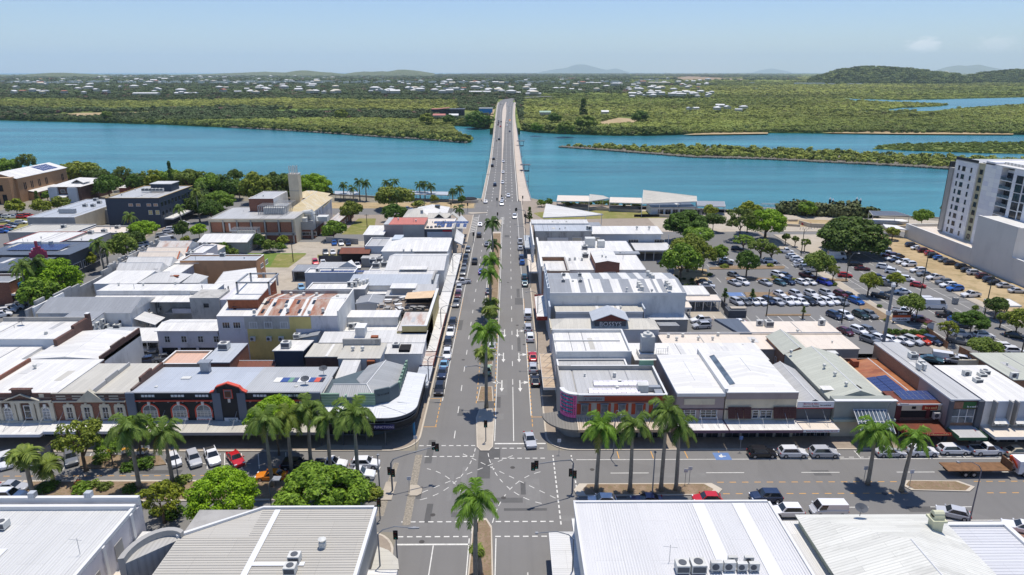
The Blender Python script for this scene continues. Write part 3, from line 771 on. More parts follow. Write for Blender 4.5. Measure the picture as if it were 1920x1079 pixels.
sp=shore([at(u,v,WZ)for u,v in LSH[1:14]],2200,45,3.6,'s',(c3(104,118,52),c3(70,88,42)),-2.6,FPY)
sp+=shore([at(u,v,WZ)for u,v in LSH[14:]],160,30,4.0,'s',(G_M,G_D),-2.6,FPY)
sp+=shore([at(u,v,WZ)for u,v in RSH[:6]],420,40,4.6,'s',(c3(104,118,52),c3(80,96,44)),-2.6,FPY)
sp+=shore([at(u,v,WZ)for u,v in RSH[5:]],500,60,3.0,'s',(G_M,G_D),-2.6,FPY)
scatter('shoreline_bushes',sp,'bushes and small mangroves along the water edge of the far bank')
ip=[]
def fill(poly,n,size,tones,z,zsc=1.0,edge=0):
 xs=[p[0]for p in poly];ys=[p[1]for p in poly];c=0
 while c<n:
  x=rr.uniform(min(xs),max(xs));y=rr.uniform(min(ys),max(ys))
  if not pip((x,y),poly):continue
  c+=1;s=size*rr.uniform(.55,1.3);t=mixt(tones[0],tones[1],rr.random())
  if rr.random()<.15:t=mixt(t,G_D,.7)
  ip.append((x,y,z,s,zsc*rr.uniform(.8,1.2),t))
core=[(x,y+(3 if i<10 else-1))for i,(x,y)in enumerate(ISLE_P)]
fill([p for p in core],1500,3.0,(c3(156,162,76),c3(110,126,58)),-3.1)
scatter('island_scrub',ip,'mangrove scrub on the long rocky islet in the river');ip=[]
fill(ISLE2_P,2800,1.9,(c3(112,130,58),c3(88,108,50)),-3.4,.7)
scatter('island_mangroves',ip,'low green mangroves on the flat islet behind the rocky one')
# ---- wooded hill on the right and low hills at the horizon
def hill(name,u0,u1,vtops,D,depth,m,z0=-3,n2=14,label=None,bumpy=.06):
 """ridge line given by its silhouette at distance D (y), with real depth"""
 mb=MB();nu=len(vtops);cols=[]
 for i,vt in enumerate(vtops):
  u=u0+(u1-u0)*i/(nu-1);x,y=at(u,300,0);k=D/y;x*=k
  h=CAMH
  b=(vt-CY)/FPX;h=CAMH-D*(math.sin(PITCH)+b*math.cos(PITCH))/(math.cos(PITCH)-b*math.sin(PITCH))
  cols.append((x,h))
 for j in range(n2+1):
  s=j/n2;prof=math.sin(s*math.pi)**.8
  for i,(x,h)in enumerate(cols):
   jit=1+bumpy*math.sin(i*1.9+j*2.3)*(1 if 0<j<n2 else 0)
   mb.v.append((x*(1+(s-.5)*depth/D),D+(s-.5)*depth,z0+(max(h,z0)-z0)*prof*(jit if j!=n2//2 else 1)))
 for j in range(n2):
  for i in range(nu-1):
   a=j*nu+i;mb.f.append((a,a+1,a+nu+1,a+nu));mb.m.append(0)
 return st(name,mb,m,label=label,smooth=True),mb
HILLM=lm('hill_scrub',[c3(62,80,44),c3(80,96,52),c3(104,110,66)],.006)
HOUSEHILL=lm('house_hill',[c3(66,82,54),c3(86,98,62),c3(150,146,134)],.01)
_,hb=hill('wooded_hill',1500,1790,[152,147,143,139,135,132.5,131,130,129.5,130,130.5,131,131.5,133,134,135,137,139,140,141,143,146,152],4300,1200,HILLM)
_,hb2=hill('wooded_hill',1760,2100,[152,146,141,138,136.5,135,136,138,141,143,144,145,145,146,147,148],4500,900,HILLM)
hp=[]
for B in(hb,hb2):
 nn=len(B.f)
 for _ in range(3300):
  f=B.f[rr.randrange(nn//2+10)];a,b,c,d=(B.v[i]for i in f);s,t=rr.random(),rr.random()
  x,y,z=((a[q]*(1-s)+b[q]*s)*(1-t)+(d[q]*(1-s)+c[q]*s)*t for q in range(3))
  hp.append((x,y,z-3,rr.uniform(9,24),rr.uniform(.6,1),mixt(c3(60,82,42),c3(112,124,62),rr.random()**1.5)))
scatter('hill_woods',hp,'dense woodland covering the low hill on the right')
hill('low_hill',-300,60,[137,136,135.5,135,134.5,134.5,135.5,136.5,138,140,142],9000,1800,HOUSEHILL)
hill('low_hill',60,240,[143,140,138.3,137,137,138,139,140.5,143],8000,1500,HOUSEHILL)
hill('low_hill',240,640,[142,141.5,141,140.5,140.8,140,139.5,139,138,137,136,135,136,137,137,138,140],11000,2000,HOUSEHILL)
hill('low_hill',530,660,[139,137.5,135.5,133.5,132.5,133,134.5,136,136.5,138,139],9500,1500,HOUSEHILL)
hill('low_hill',700,820,[139,137.5,135.5,134,131.5,131,132,134,136,138],10000,1200,HOUSEHILL)
hill('low_hill',660,760,[138.5,136,134.5,135,134,135.5,138],10500,1200,HOUSEHILL)
LH=MB()
for _ in range(1500):
 if rr.random()<.8:u=rr.uniform(-10,720);v=141.5+17*rr.random()**1.1
 else:u=rr.uniform(720,1240);v=rr.uniform(147,158)
 x,y=at(u,v,0);s=(5+y/900)*rr.uniform(.6,1.2);z=7+y/1400;LH.box(x-s,y-s*.6,-3,x+s*rr.uniform(.8,1.6),y+s*.6,z+rr.uniform(0,3))
LH.bl('distant_houses',mat('far_house_white',c3(212,212,208),.6,.2,.01),kind='stuff',label='countless pale roofs of the far suburb fading toward the low hills')
HAZY=mat('island_rock',c3(96,108,96),.95,.2,.001)
hill('distant_island',1010,1172,[135.5,134,132.5,131,129.5,129,127,124.5,122,121,121.8,123.5,125.5,128,130,131.5,130,129,131,134,135.5],42000,5000,HAZY)
hill('distant_island',1395,1465,[135.5,133,130.5,129,130,132,133.5,135.5],46000,4000,HAZY)
hill('distant_island',1720,1870,[134,130,126,124.5,123,124,122.5,122,124,126.5,129,131,132,134],30000,5000,HAZY)
hill('distant_island',1840,2100,[134,131,128.5,127,126,125,125.5,127,126,124,126,130],33000,5000,HAZY)
PW=mat('port_white',c3(215,215,212),.6,.1)
x,y=at(1775,152,-2);k=6500/y;x*=k
o=em('storage_dome',(x-20,6500,5),0,'pale storage dome with conveyor on the skyline beyond the wooded hill','storage dome')
MB().tube((0,0,0),(0,0,42),42,42,16).bl('drum',PW,o);MB().tube((0,0,42),(0,0,62),42,8,16).bl('dome_roof',PW,o)
MB().tube((20,0,58),(190,0,10),3,3,4).bl('conveyor',PW,o)
for i,du in enumerate((1870,1893,1915)):
 x2=at(du,152,-2)[0]*k
 MB().tube((0,0,0),(0,0,16),20,20,14).tube((0,0,16),(0,0,20),20,3,14).bl('storage_tank',PW,None,(x2,6500,-2),label='small white storage tank on the skyline at the far right of the hill',cat='storage tank',group='tanks at the far port')
for(u,v,w,h_,d)in((1500,153.5,75,7,3600),(1395,150,12,5,3900),(1540,155,14,5,3500),(1575,156,12,5,3500),(1590,156.5,10,5,3500)):
 x=at(u,300,0);x=x[0]*d/x[1]
 MB().box(-w,-10,-3,w,10,h_).bl('warehouse',PW,None,(x,d,0),label='long pale warehouse at the foot of the wooded hill',cat='warehouse',group='pale sheds below the wooded hill')
 # ---- suburb across the river
HW=[mat('house_roof_white',c3(216,216,214),.5,.1),mat('house_roof_grey',c3(176,180,182),.5,.1),mat('house_roof_red',c3(160,104,84),.6,.1),mat('house_roof_cream',c3(206,198,180),.5,.1)]
HWL=mat('house_wall',c3(188,182,170),.8,.15)
def house_mesh(i,L,W,H,ri):
 mb=MB();mb.box(-L/2,-W/2,-1,L/2,W/2,H,1)
 e=.7;a,b=L/2+e,W/2+e;hipd=b if i%2 else 0
 r0=(-a+hipd,0,H+ri);r1=(a-hipd,0,H+ri)
 c=[(-a,-b,H),(a,-b,H),(a,b,H),(-a,b,H)]
 mb.face([c[0],c[1],r1,r0]);mb.face([c[2],c[3],r0,r1]);mb.face([c[1],c[2],r1]);mb.face([c[3],c[0],r0])
 return mb
HM=[]
for i in range(6):
 mb=house_mesh(i,11+2.2*i,8+i*.8,3.2+(i%3)*.8,1.6+.2*i)
 for k in range(4):
  HM.append(mb.mesh('house',[HW[k],HWL]))
def hss(n,u0,u1,v0,v1,group,label,big=1.0,wts=(14,3,1,3),clear=None):
 for _ in range(n):
  u=rr.uniform(u0,u1);v=v0+(v1-v0)*rr.random()**.8
  x,y=at(u,v,0)
  k=rr.choices(range(4),wts)[0];i=rr.randrange(6)
  s=big*rr.uniform(.8,1.3)*(1+max(0,y-1800)/7000)
  o=link('house',HM[i*4+k],None,(x,y,6.0*s),rr.choice((0,R(90),R(20),R(-30))),s,label=label,cat='house',group=group)
hss(76,690,1010,155,181,'white-roofed houses either side of the road beyond the bridge','small white-roofed house among trees beyond the far end of the bridge')
hss(52,1040,1330,152,178,'white-roofed houses right of the far road','small white-roofed house among trees right of the far road')
hss(40,1180,1335,177,186,'white houses in a bright cluster near the mangroves','white-roofed house in the bright cluster at the edge of the mangroves',.8,(20,1,0,1))
hss(72,20,640,157,180,'roofs of the suburb across the river on the left','pale roof among trees in the suburb across the river on the left',1.0)
hss(54,0,640,146,158,'roofs of the far suburb near the horizon on the left','pale roof near the horizon in the far suburb on the left',1.0)
hss(8,1280,1400,205,212,'houses half hidden in the mangroves','pale roof half hidden in the mangroves right of the bridge',.6)
def shed(u,v,L,W,H,m,label,name='warehouse',cat='warehouse',rz=0):
 x,y=at(u,v,0)
 mb=house_mesh(0,L,W,H,1.5)
 o=em(name,(x,y,0),rz,label,cat)
 MB().box(-L/2,-W/2,-3,L/2,W/2,H).bl('wall',HWL,o)
 rf=MB();a,b=L/2+.5,W/2+.5
 rf.face([(-a,-b,H),(a,-b,H),(a,0,H+2),(-a,0,H+2)]);rf.face([(-a,0,H+2),(a,0,H+2),(a,b,H),(-a,b,H)]);rf.face([(a,-b,H),(a,b,H),(a,0,H+2)]);rf.face([(-a,b,H),(-a,-b,H),(-a,0,H+2)])
 rf.bl('roof',m,o);return o
shed(900,177,60,26,7,HW[0],'long white commercial shed behind the end of the bridge road');shed(855,173,50,20,7,HW[1],'grey roofed shed left of the far commercial strip')
shed(960,178,46,22,6,HW[0],'white shed just right of the far commercial strip');shed(1000,180,40,20,6,HW[1],'grey shed beside the bend of the far road')
shed(838,171,24,14,8,mat('shop_blue',c3(40,60,96),.5),'dark blue fronted shop left of the far commercial strip','shop','shop')
shed(1235,158,110,36,8,HW[3],'very long cream warehouse on the far right of the suburb');shed(1110,158,90,30,7,HW[0],'long white warehouse left of the cream one')
for i,(u,v)in enumerate(((72,176),(135,162),(350,179),(275,179.5),(255,149),(290,150),(440,156))):
 shed(u,v,44+7*i,20,6,HW[0],('broad white shed in the left suburb, first from the left edge','white shed above the broad one at the far left','white shed at the edge of the mangroves, below the pink trees','small white shed left of the one by the pink trees','long white shed near the left horizon','second long white shed near the left horizon','white shed on the built-up rise left of centre')[i])
PINK=mat('roof_pink',c3(178,112,104),.6,.12);NAVY=mat('wall_navy',c3(52,56,74),.6,.1);BLUE=mat('shed_blue',c3(40,130,196),.5,.05)
x,y=at(838,214,0)
o=em('riverside_pub',(x,y,0),0,'dark two storey riverside pub with pink stepped roofs across the river','pub')
MB().box(-22,-10,-3,26,10,7).bl('wall',NAVY,o);MB().pz([(-14,-12),(4,-12),(4,12),(-14,12)],[7,9,9,7],[7.4,9.4,9.4,7.4]).bl('roof',PINK,o)
MB().box(-22.5,-11,7.1,-14.2,11,7.5).bl('roof',PINK,o);MB().box(4.2,-11,7.1,27,11,7.5).bl('roof',mat('roof_slate',c3(90,96,110),.6),o)
for i in range(6):MB().box(-20+i*7.5,-10.1,2,-16+i*7.5,-10,5).bl('window',gm_('far_glass',(.03,.04,.05)),o)
x,y=at(911,213,0);o=em('boat_shed',(x,y,0),0,'bright blue boat shed beside the far end of the bridge','shed')
MB().box(-10,-8,-3,10,8,7).bl('wall',BLUE,o);MB().pz([(-10.5,-8.5),(10.5,-8.5),(10.5,8.5),(-10.5,8.5)],7.01,8.0).bl('roof',HW[1],o)
shed(824,222,16,10,4,PINK,'low terracotta roofed house in front of the riverside pub','house','house');shed(851,222,12,8,4,HW[0],'white gabled shed in front of the riverside pub','shed','shed')
shed(1022,216,16,8,4,mat('roof_green',c3(150,176,156),.6),'green roofed hut right of the far bridge end','hut','hut');shed(1134,215,10,7,4,HW[0],'lone small white hut among the trees right of the bridge','hut','hut')
tr_(1094,206,13,8,'cone','dark','tall dark pine standing above the trees right of the far bridge end',.75,'pine_tree','pine tree')
x,y=at(1094,215,0)
for i,(u,v,rp,tone)in enumerate(((898,226,26,'deep'),(842,223,12,'deep'),(1040,221,14,'deep'),(1100,230,20,'mid'),(1006,238,12,'green'),(1060,240,18,'mid'),(800,222,14,'olive'),(1200,218,16,'deep'),(640,213,12,'olive'),(200,215,10,'mid'))):
 tr_(u,v,rp,6,'small',tone,('large rounded dark tree on the shore left of the far bridge end','dark round tree in front of the far pub','round dark tree by the green roofed hut','broad tree on the right shore below the pine','bright bushy tree touching the bridge on the far right shore','second bushy tree on the right shore from the bridge','olive tree left of the far pub','dark tree above the right mangroves','lone olive tree over the left field','lone tree in the dry field at the far left')[i],.8)
 # ---- haze: one closed box of thin even air
hz=MB().box(-52000,-900,-8,52000,49500,1150)
HZ=bpy.data.materials.new('haze');HZ.use_nodes=True;n_=HZ.node_tree;n_.nodes.clear()
o_=n_.nodes.new('ShaderNodeOutputMaterial');p_=n_.nodes.new('ShaderNodeVolumePrincipled')
p_.inputs['Color'].default_value=(.76,.88,1.0,1);p_.inputs['Density'].default_value=3.5e-5;p_.inputs['Anisotropy'].default_value=.0
n_.links.new(p_.outputs[0],o_.inputs['Volume'])
HAZE_ON=True
if HAZE_ON:hz.bl('haze',HZ,kind='stuff')
# == building kit
GL=gm_('window_glass',(.025,.032,.04));GLB=gm_('window_glass_pale',(.10,.13,.16));
WW=mat('wall_white',c3(220,219,214),.75,.08,.4,dirt=c3(120,118,112),damt=.45)
WL=mat('wall_lilac',c3(200,198,202),.75,.1,.4,dirt=c3(96,98,104),damt=.7)
WC=mat('wall_cream',c3(206,196,172),.8,.1,.4,dirt=c3(130,120,100),damt=.4)
WG=mat('wall_grey',c3(164,162,157),.8,.1,.4,dirt=c3(96,94,90),damt=.4)
WDG=mat('wall_dark_grey',c3(84,88,94),.7,.1,.4,dirt=c3(50,50,52),damt=.3)
WST=mat('wall_stained',c3(178,176,170),.85,.15,.5,dirt=c3(62,60,58),dscale=.4,damt=.85)
WB=mat('wall_pale_blue',c3(184,192,200),.75,.08,.4,dirt=c3(110,120,130),damt=.3)
W_YELL=mat('wall_yellow',c3(204,186,118),.8,.1,.5,dirt=c3(120,106,70),damt=.4)
W_MUST=mat('wall_mustard',c3(196,180,128),.8,.1,.5,dirt=c3(140,122,90),damt=.3)
W_PEACH=mat('wall_peach',c3(196,148,108),.8,.1,.4,dirt=c3(96,78,62),damt=.5)
W_BLACK=mat('wall_charcoal',c3(50,52,56),.7,.12,.5)
W_MAUVE=mat('wall_mauve',c3(160,146,142),.8,.08,.3,dirt=c3(110,98,96),damt=.4)
W_NAVY=mat('wall_slate_blue',c3(56,68,84),.55,.12,.8)
W_BLUE=mat('wall_mural_blue',c3(52,130,176),.7,.2,.4,dirt=c3(30,60,90),damt=.6)
BRD=bmt('brick_red',c3(132,74,52),c3(112,62,46),c3(138,118,104))
BR_OR=bmt('brick_orange',c3(158,96,66),c3(134,80,56),c3(150,128,110))
BD=bmt('brick_dark',c3(104,70,58),c3(88,60,52),c3(110,96,88),dirt=c3(40,34,32))
BR_TAN=bmt('brick_tan',c3(180,134,92),c3(162,116,78),c3(176,150,120))
BRL=bmt('brick_brown',c3(150,108,80),c3(132,92,68),c3(150,130,112))
def rm(c,k,**kw):
 return{ax:rfm(k+'_'+ax,c,ax,**kw)for ax in 'xy'}
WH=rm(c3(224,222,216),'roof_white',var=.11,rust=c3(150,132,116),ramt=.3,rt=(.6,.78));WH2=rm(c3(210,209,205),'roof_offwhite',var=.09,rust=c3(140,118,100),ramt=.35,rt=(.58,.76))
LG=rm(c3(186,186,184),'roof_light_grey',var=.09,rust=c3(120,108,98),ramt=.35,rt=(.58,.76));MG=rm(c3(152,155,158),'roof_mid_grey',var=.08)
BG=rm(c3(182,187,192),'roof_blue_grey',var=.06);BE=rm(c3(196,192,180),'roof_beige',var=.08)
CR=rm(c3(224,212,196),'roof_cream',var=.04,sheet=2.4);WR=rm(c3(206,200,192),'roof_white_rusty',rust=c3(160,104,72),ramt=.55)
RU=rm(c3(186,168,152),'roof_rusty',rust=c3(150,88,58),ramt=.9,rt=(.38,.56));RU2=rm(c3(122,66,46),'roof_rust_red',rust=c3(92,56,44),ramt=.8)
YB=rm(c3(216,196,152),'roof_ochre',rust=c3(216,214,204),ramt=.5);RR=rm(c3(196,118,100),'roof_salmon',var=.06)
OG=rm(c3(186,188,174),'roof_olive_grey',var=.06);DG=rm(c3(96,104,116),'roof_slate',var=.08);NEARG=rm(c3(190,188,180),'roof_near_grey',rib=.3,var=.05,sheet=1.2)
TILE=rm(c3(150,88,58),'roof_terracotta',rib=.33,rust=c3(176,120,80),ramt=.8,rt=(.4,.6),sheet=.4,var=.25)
TR=mat('trim_white',c3(214,214,212),.6,.06);TRG=mat('trim_grey',c3(140,142,146),.6,.06);DK=mat('dark_recess',c3(34,34,36),.9,.2)  # DK: dark parts, and shade of openings put into flat colour
ME=mat('galvanised',c3(160,164,168),.4,.15,2.0,metal=.3);ACW=mat('unit_white',c3(206,206,200),.5,.1,2.0,dirt=c3(120,116,108));POLE=mat('pole_grey',c3(120,124,130),.5,.1)
RUST=mat('rusty_metal',c3(150,88,60),.8,.3,1.5)
PVM,_nt,_b=nmat('solar_cell')
_br=_nt.nodes.new('ShaderNodeTexBrick');_nt.links.new(coords(_nt,world=True),_br.inputs['Vector']);_br.offset=0
_br.inputs['Scale'].default_value=1;_br.inputs['Brick Width'].default_value=.16;_br.inputs['Row Height'].default_value=.16;_br.inputs['Mortar Size'].default_value=.008
_br.inputs['Color1'].default_value=(*c3(48,62,108),1);_br.inputs['Color2'].default_value=(*c3(44,56,98),1);_br.inputs['Mortar'].default_value=(*c3(80,92,130),1)
_nt.links.new(_br.outputs['Color'],_b.inputs['Base Color']);_b.inputs['Roughness'].default_value=.25
def scr(parent,m,loc,w,h):
 """lettering too small to read in the photo: a line of short strokes"""
 q=MB();x=-w/2;rs=random.Random(int(w*100))
 while x<w/2:
  d=rs.uniform(.5,.9)*h*.7;q.box(x,-.012,-h/2,x+d,0,-h/2+h*rs.choice((.65,.65,1)));x+=d+h*rs.choice((.2,.2,.5))
 return q.bl('lettering',m,parent,loc,kind='stuff')
def _ac(kind):
 mb=MB()
 if kind=='split':
  mb.box(-.45,-.2,.1,.45,.2,.85);mb.box(-.4,-.25,0,-.3,.25,.1);mb.box(.3,-.25,0,.4,.25,.1);mb.tube((-.1,-.2,.48),(-.1,-.23,.48),.28,.28,12,1)
 elif kind=='box':
  mb.box(-.8,-.7,.12,.8,.7,1.2);mb.box(-.7,-.6,0,.7,.6,.12,1);mb.tube((0,0,1.2),(0,0,1.26),.5,.5,14,1);mb.box(-.7,-.73,.3,.7,-.7,1.0,1)
 elif kind=='cowl':
  mb.box(-.25,-.25,0,.25,.25,.5);mb.tube((0,0,.5),(0,0,.75),.22,.34,10);mb.tube((0,0,.75),(0,0,.85),.34,.1,10)
 elif kind=='vent':
  mb.tube((0,0,0),(0,0,.35),.16,.16,8);mb.tube((0,0,.35),(0,0,.75),.3,.3,10);mb.tube((0,0,.75),(0,0,.85),.3,.08,10)
 elif kind=='dish':
  mb.tube((0,0,0),(0,0,.9),.04,.04,6,1)
  for i in range(12):
   a,b=R(i*30),R(i*30+30);r_=.8
   mb.face([(0,0,1.0),(r_*math.cos(a),-.1+r_*.75*math.sin(a),1.25+.3*math.sin(a)),(r_*math.cos(b),-.1+r_*.75*math.sin(b),1.25+.3*math.sin(b))],1)
  mb.tube((0,0,1),(0,-.6,1.6),.02,.02,4,1)
 return mb.mesh({'split':'air_conditioner','box':'air_conditioner','cowl':'roof_vent','vent':'roof_vent','dish':'satellite_dish'}[kind],[ACW,WDG])
ACM={k:_ac(k)for k in('split','box','cowl','vent','dish')}
WINC={}
def win_mesh(w,h,fm,gm,mul,arch=False):
 k=(round(w,2),round(h,2),fm.name,gm.name,mul,arch)
 if k in WINC:return WINC[k]
 t=min(.12,w*.1);f=MB();g=MB()
 f.box(-w/2,-.09,0,-w/2+t,.03,h);f.box(w/2-t,-.09,0,w/2,.03,h);f.box(-w/2+t,-.09,h-t,w/2-t,.03,h);f.box(-w/2-.08,-.14,-t,w/2+.08,.03,0)
 for i in range(1,mul[0]):x=-w/2+w*i/mul[0];f.box(x-.03,-.06,0,x+.03,.02,h-t)
 for i in range(1,mul[1]):z=h*i/mul[1];f.box(-w/2+t,-.055,z-.03,w/2-t,.02,z+.03)
 if arch:
  n=9
  for i in range(n):
   a,b=math.pi*i/n,math.pi*(i+1)/n
   o_,q_=w/2,w/2-t
   P=lambda r_,an,y:(r_*math.cos(an),y,h+r_*.9*math.sin(an))
   f.face([P(q_,a,-.09),P(o_,a,-.09),P(o_,b,-.09),P(q_,b,-.09)]);f.face([P(o_,a,-.09),P(o_,a,.03),P(o_,b,.03),P(o_,b,-.09)])
  g.face([(w/2-t,-.02,h-t)]+[((w/2-t)*math.cos(math.pi*i/9),-.02,h+(w/2-t)*.9*math.sin(math.pi*i/9))for i in range(10)]+[(-w/2+t,-.02,h-t)])
  f.box(-.03,-.05,h,.03,.0,h+w*.42)
 g.box(-w/2+t,-.03,0,w/2-t,.0,h-t+(.0 if not arch else.001))
 WINC[k]=(f.mesh('window',fm),g.mesh('pane',gm));return WINC[k]
class Bld:
 """a building: Empty at its near-left ground corner; every wall, roof, window is a child"""
 def __init__(s,name,label,cat,rect,h,wall,roof=None,kind='flat',z0=.13,par=.0,over=.25,rise=1.0,world=None,rz=0,top=None,group=None,pt=.25,capm=None,edges='NSEW'):
  if world:x0,y0,x1,y1=world
  else:
   uL,uR,vN,vF=rect;x0,y0=at(uL,vN,h);x1=at(uR,vN,h)[0];y1=at((uL+uR)/2,vF,h)[1]
  s.x0,s.y0,s.x1,s.y1,s.h,s.z0=x0,y0,x1,y1,h,z0
  s.L,s.W=x1-x0,y1-y0
  s.root=em(name,(x0,y0,0),rz,label,cat,group)
  s.rm=roof;L,W=s.L,s.W;s.over=over
  rh=h-par
  mb=MB();mb.box(0,0,z0-.3,L,W,rh-.06)
  s.wo=mb.bl('wall',wall,s.root)
  if par>0:
   p=MB();t=pt
   e=edges
   if 'S' in e:p.box(0,0,rh-.06,L,t,h)
   if 'N' in e:p.box(0,W-t,rh-.06,L,W,h)
   if 'W' in e:p.box(0,t if 'S' in e else 0,rh-.06,t,W-(t if 'N' in e else 0),h)
   if 'E' in e:p.box(L-t,t if 'S' in e else 0,rh-.06,L,W-(t if 'N' in e else 0),h)
   p.bl('parapet',wall,s.root)
   c=MB();o=.04
   if 'S' in e:c.box(-o,-o,h,L+o,t+o,h+.07)
   if 'N' in e:c.box(-o,W-t-o,h,L+o,W+o,h+.07)
   if 'W' in e:c.box(-o,t+o,h,t+o,W-t-o,h+.07)
   if 'E' in e:c.box(L-t-o,t+o,h,L+o,W-t-o,h+.07)
   c.bl('coping',capm or TR,s.root)
   over=-t
  s.rh=rh
  if kind:s.roof(kind,roof,-over if over<0 else-over,rh,rise,over)
  if kind=='flat' and L*W>70:
   rq=random.Random(int(L*97+W*31));zt=rh+.125
   for i in range(min(9,int(L*W/55))):
    x=rq.uniform(1,L-3);y=rq.uniform(1,max(1.2,W-3));t_=rq.choice('pvfs')
    if t_=='p':MB().box(x,y,zt,min(L-.5,x+rq.uniform(.8,1.7)),min(W-.4,y+rq.uniform(2,6)),zt+.03).bl('roof_sheet',rq.choice((LG,WH2,BE))['y'],s.root)
    elif t_=='v':link('roof_vent',ACM['vent'],s.root,(x,y,zt),0,rq.uniform(.6,1.1))
    elif t_=='f':MB().tube((x,y,zt),(x,y,zt+rq.uniform(.5,1.4)),.06,.06,5).bl('flue',ME,s.root)
    else:MB().box(x,.3,zt,x+.14,W-.3,zt+.05).bl('flashing',TRG,s.root)
 def roof(s,kind,rm_,_o,z,rise,over,x0=0,y0=0,x1=None,y1=None,name='roof',th=.12):
  L=s.L if x1 is None else x1;W=s.W if y1 is None else y1
  a0,a1,b0,b1=x0-over,L+over,y0-over,W+over
  if over<0:a0,a1,b0,b1=x0-over,L+over,y0-over,W+over
  mb=MB()
  if kind=='flat':mb.pz([(a0,b0),(a1,b0),(a1,b1),(a0,b1)],z-.05,z+th);m=rm_['y']
  elif kind in('mn','ms','me','mw'):
   q={'mn':[0,0,rise,rise],'ms':[rise,rise,0,0],'me':[0,rise,rise,0],'mw':[rise,0,0,rise]}[kind]
   mb.pz([(a0,b0),(a1,b0),(a1,b1),(a0,b1)],[z-.05+k for k in q],[z+th+k for k in q])
   mb.pz([(x0,y0),(L,y0),(L,W),(x0,W)],z-.06,[max(z-.059,z-.06+k)for k in q],1);m=rm_['y' if kind in('mn','ms')else 'x']
  elif kind in('gy','gx','hy','hx'):
   t=th
   if kind[1]=='y':
    c=(a0+a1)/2;hp=min((a1-a0)/2,(b1-b0)/2-.01)if kind[0]=='h' else 0
    r0,r1=(c,b0+hp,z+rise),(c,b1-hp,z+rise);E=[(a0,b0,z),(a1,b0,z),(a1,b1,z),(a0,b1,z)]
    F_=[(E[1],E[2],r1,r0),(E[3],E[0],r0,r1)];G=[(E[0],E[1],r0),(E[2],E[3],r1)];m=rm_['x']
   else:
    c=(b0+b1)/2;hp=min((b1-b0)/2,(a1-a0)/2-.01)if kind[0]=='h' else 0
    r0,r1=(a0+hp,c,z+rise),(a1-hp,c,z+rise);E=[(a0,b0,z),(a1,b0,z),(a1,b1,z),(a0,b1,z)]
    F_=[(E[0],E[1],r1,r0),(E[2],E[3],r0,r1)];G=[(E[1],E[2],r1),(E[3],E[0],r0)];m=rm_['y']
   up=lambda p:(p[0],p[1],p[2]+t)
   for f in F_:mb.face([up(p)for p in f])
   for g in G:mb.face([up(p)for p in g],0 if kind[0]=='h' else 1)
   mb.face([E[3],E[2],E[1],E[0]],1)
   for i in range(4):p,q=E[i],E[(i+1)%4];mb.face([p,q,up(q),up(p)],1)
   if kind[0]=='g' and rise>.3:
    pass
   rc=MB();rc.tube((r0[0],r0[1],r0[2]+t),(r1[0],r1[1],r1[2]+t),.09,.09,5)
   ro=mb.bl(name,[m,s.wo.data.materials[0]],s.root);rc.bl('ridge_cap',TR,ro);return ro
  return mb.bl(name,[m,s.wo.data.materials[0]],s.root)
 def loc(s,face,p,z,off=.0):
  L,W=s.L,s.W
  return{'S':((p,-off,z),0),'N':((L-p,W+off,z),math.pi),'E':((L+off,p,z),R(90)),'W':((-off,W-p,z),R(-90))}[face]
 def win(s,face,ps,z,w,h,mul=(2,2),fm=None,gm=None,arch=False):
  f,g=win_mesh(w,h,fm or TR,gm or GL,mul,arch)
  for p in ps:
   l,a=s.loc(face,p,z);o=link('window',f,s.root,l,a);link('pane',g,o)
  return s
 def add(s,name,mb,m,loc=(0,0,0),**k):return mb.bl(name,m,s.root,loc,**k)
 def ac(s,kind,*uv,z=None,sc_=1.0,rz=0):
  """rooftop equipment where the photo shows it (pixels on the roof)"""
  zz=s.rh+.1 if z is None else z
  for(u,v)in uv:
   x,y=at(u,v,zz);link(ACM[kind].name.split('.')[0],ACM[kind],s.root,(x-s.x0,y-s.y0,zz),rz+random.choice((0,0,R(90)))*(kind=='split'),sc_)
  return s
 def panel(s,u0,v0,u1,v1,m,z=None,name='roof_sheet',th=.05):
  zz=(s.rh+.13)if z is None else z
  x0,y0=at(u0,v0,zz);x1,_=at(u1,v0,zz);_,y1=at(u0,v1,zz)
  MB().box(x0-s.x0,y0-s.y0,zz,x1-s.x0,y1-s.y0,zz+th).bl(name,m,s.root);return s
 def solar(s,x0,y0,nx,ny,w=1.0,l=1.7,z=None,tilt=.06):
  zz=(s.rh+.25)if z is None else z
  pm=MB();pm.box(0,0,0,w-.08,l-.08,.05);me=pm.mesh('solar_panel',PVM)
  fr=MB();fr.box(-.03,-.03,-.05,w-.05,l-.05,.03);fme=fr.mesh('panel_frame',ME)
  for i in range(nx):
   for j in range(ny):
    o=link('solar_panel',me,s.root,(x0+i*w,y0+j*l,zz+j*l*tilt));o.rotation_euler=(math.atan(tilt),0,0);link('panel_frame',fme,o)
  return s
 def awn(s,face,d,z,m,p0=0,p1=None,th=.18,slope=.0,ties=3,fm=None,posts=0,name='awning',fh=.45):
  p1=(s.L if face in 'SN' else s.W)if p1 is None else p1
  mb=MB();l,a=s.loc(face,p0,z)
  if face in 'EN':pass
  P=lambda p,o,zz:(p,-o,zz)
  w=p1-p0
  mb.pz([(0,-d),(w,-d),(w,0),(0,0)],[-slope,-slope,0,0],[th-slope,th-slope,th,th])
  o=mb.bl(name,m if not isinstance(m,dict)else m['x' if face in 'EW' else 'y'],s.root,l);o.rotation_euler=(0,0,a)
  f=MB();f.box(0,-d-.06,-fh+th-slope,w,-d,th+.06-slope);f.box(-.05,-d,-fh+th-slope,0,0,th+.05);f.box(w,-d,-fh+th-slope,w+.05,0,th+.05)
  f.bl('fascia',fm or TR,o)
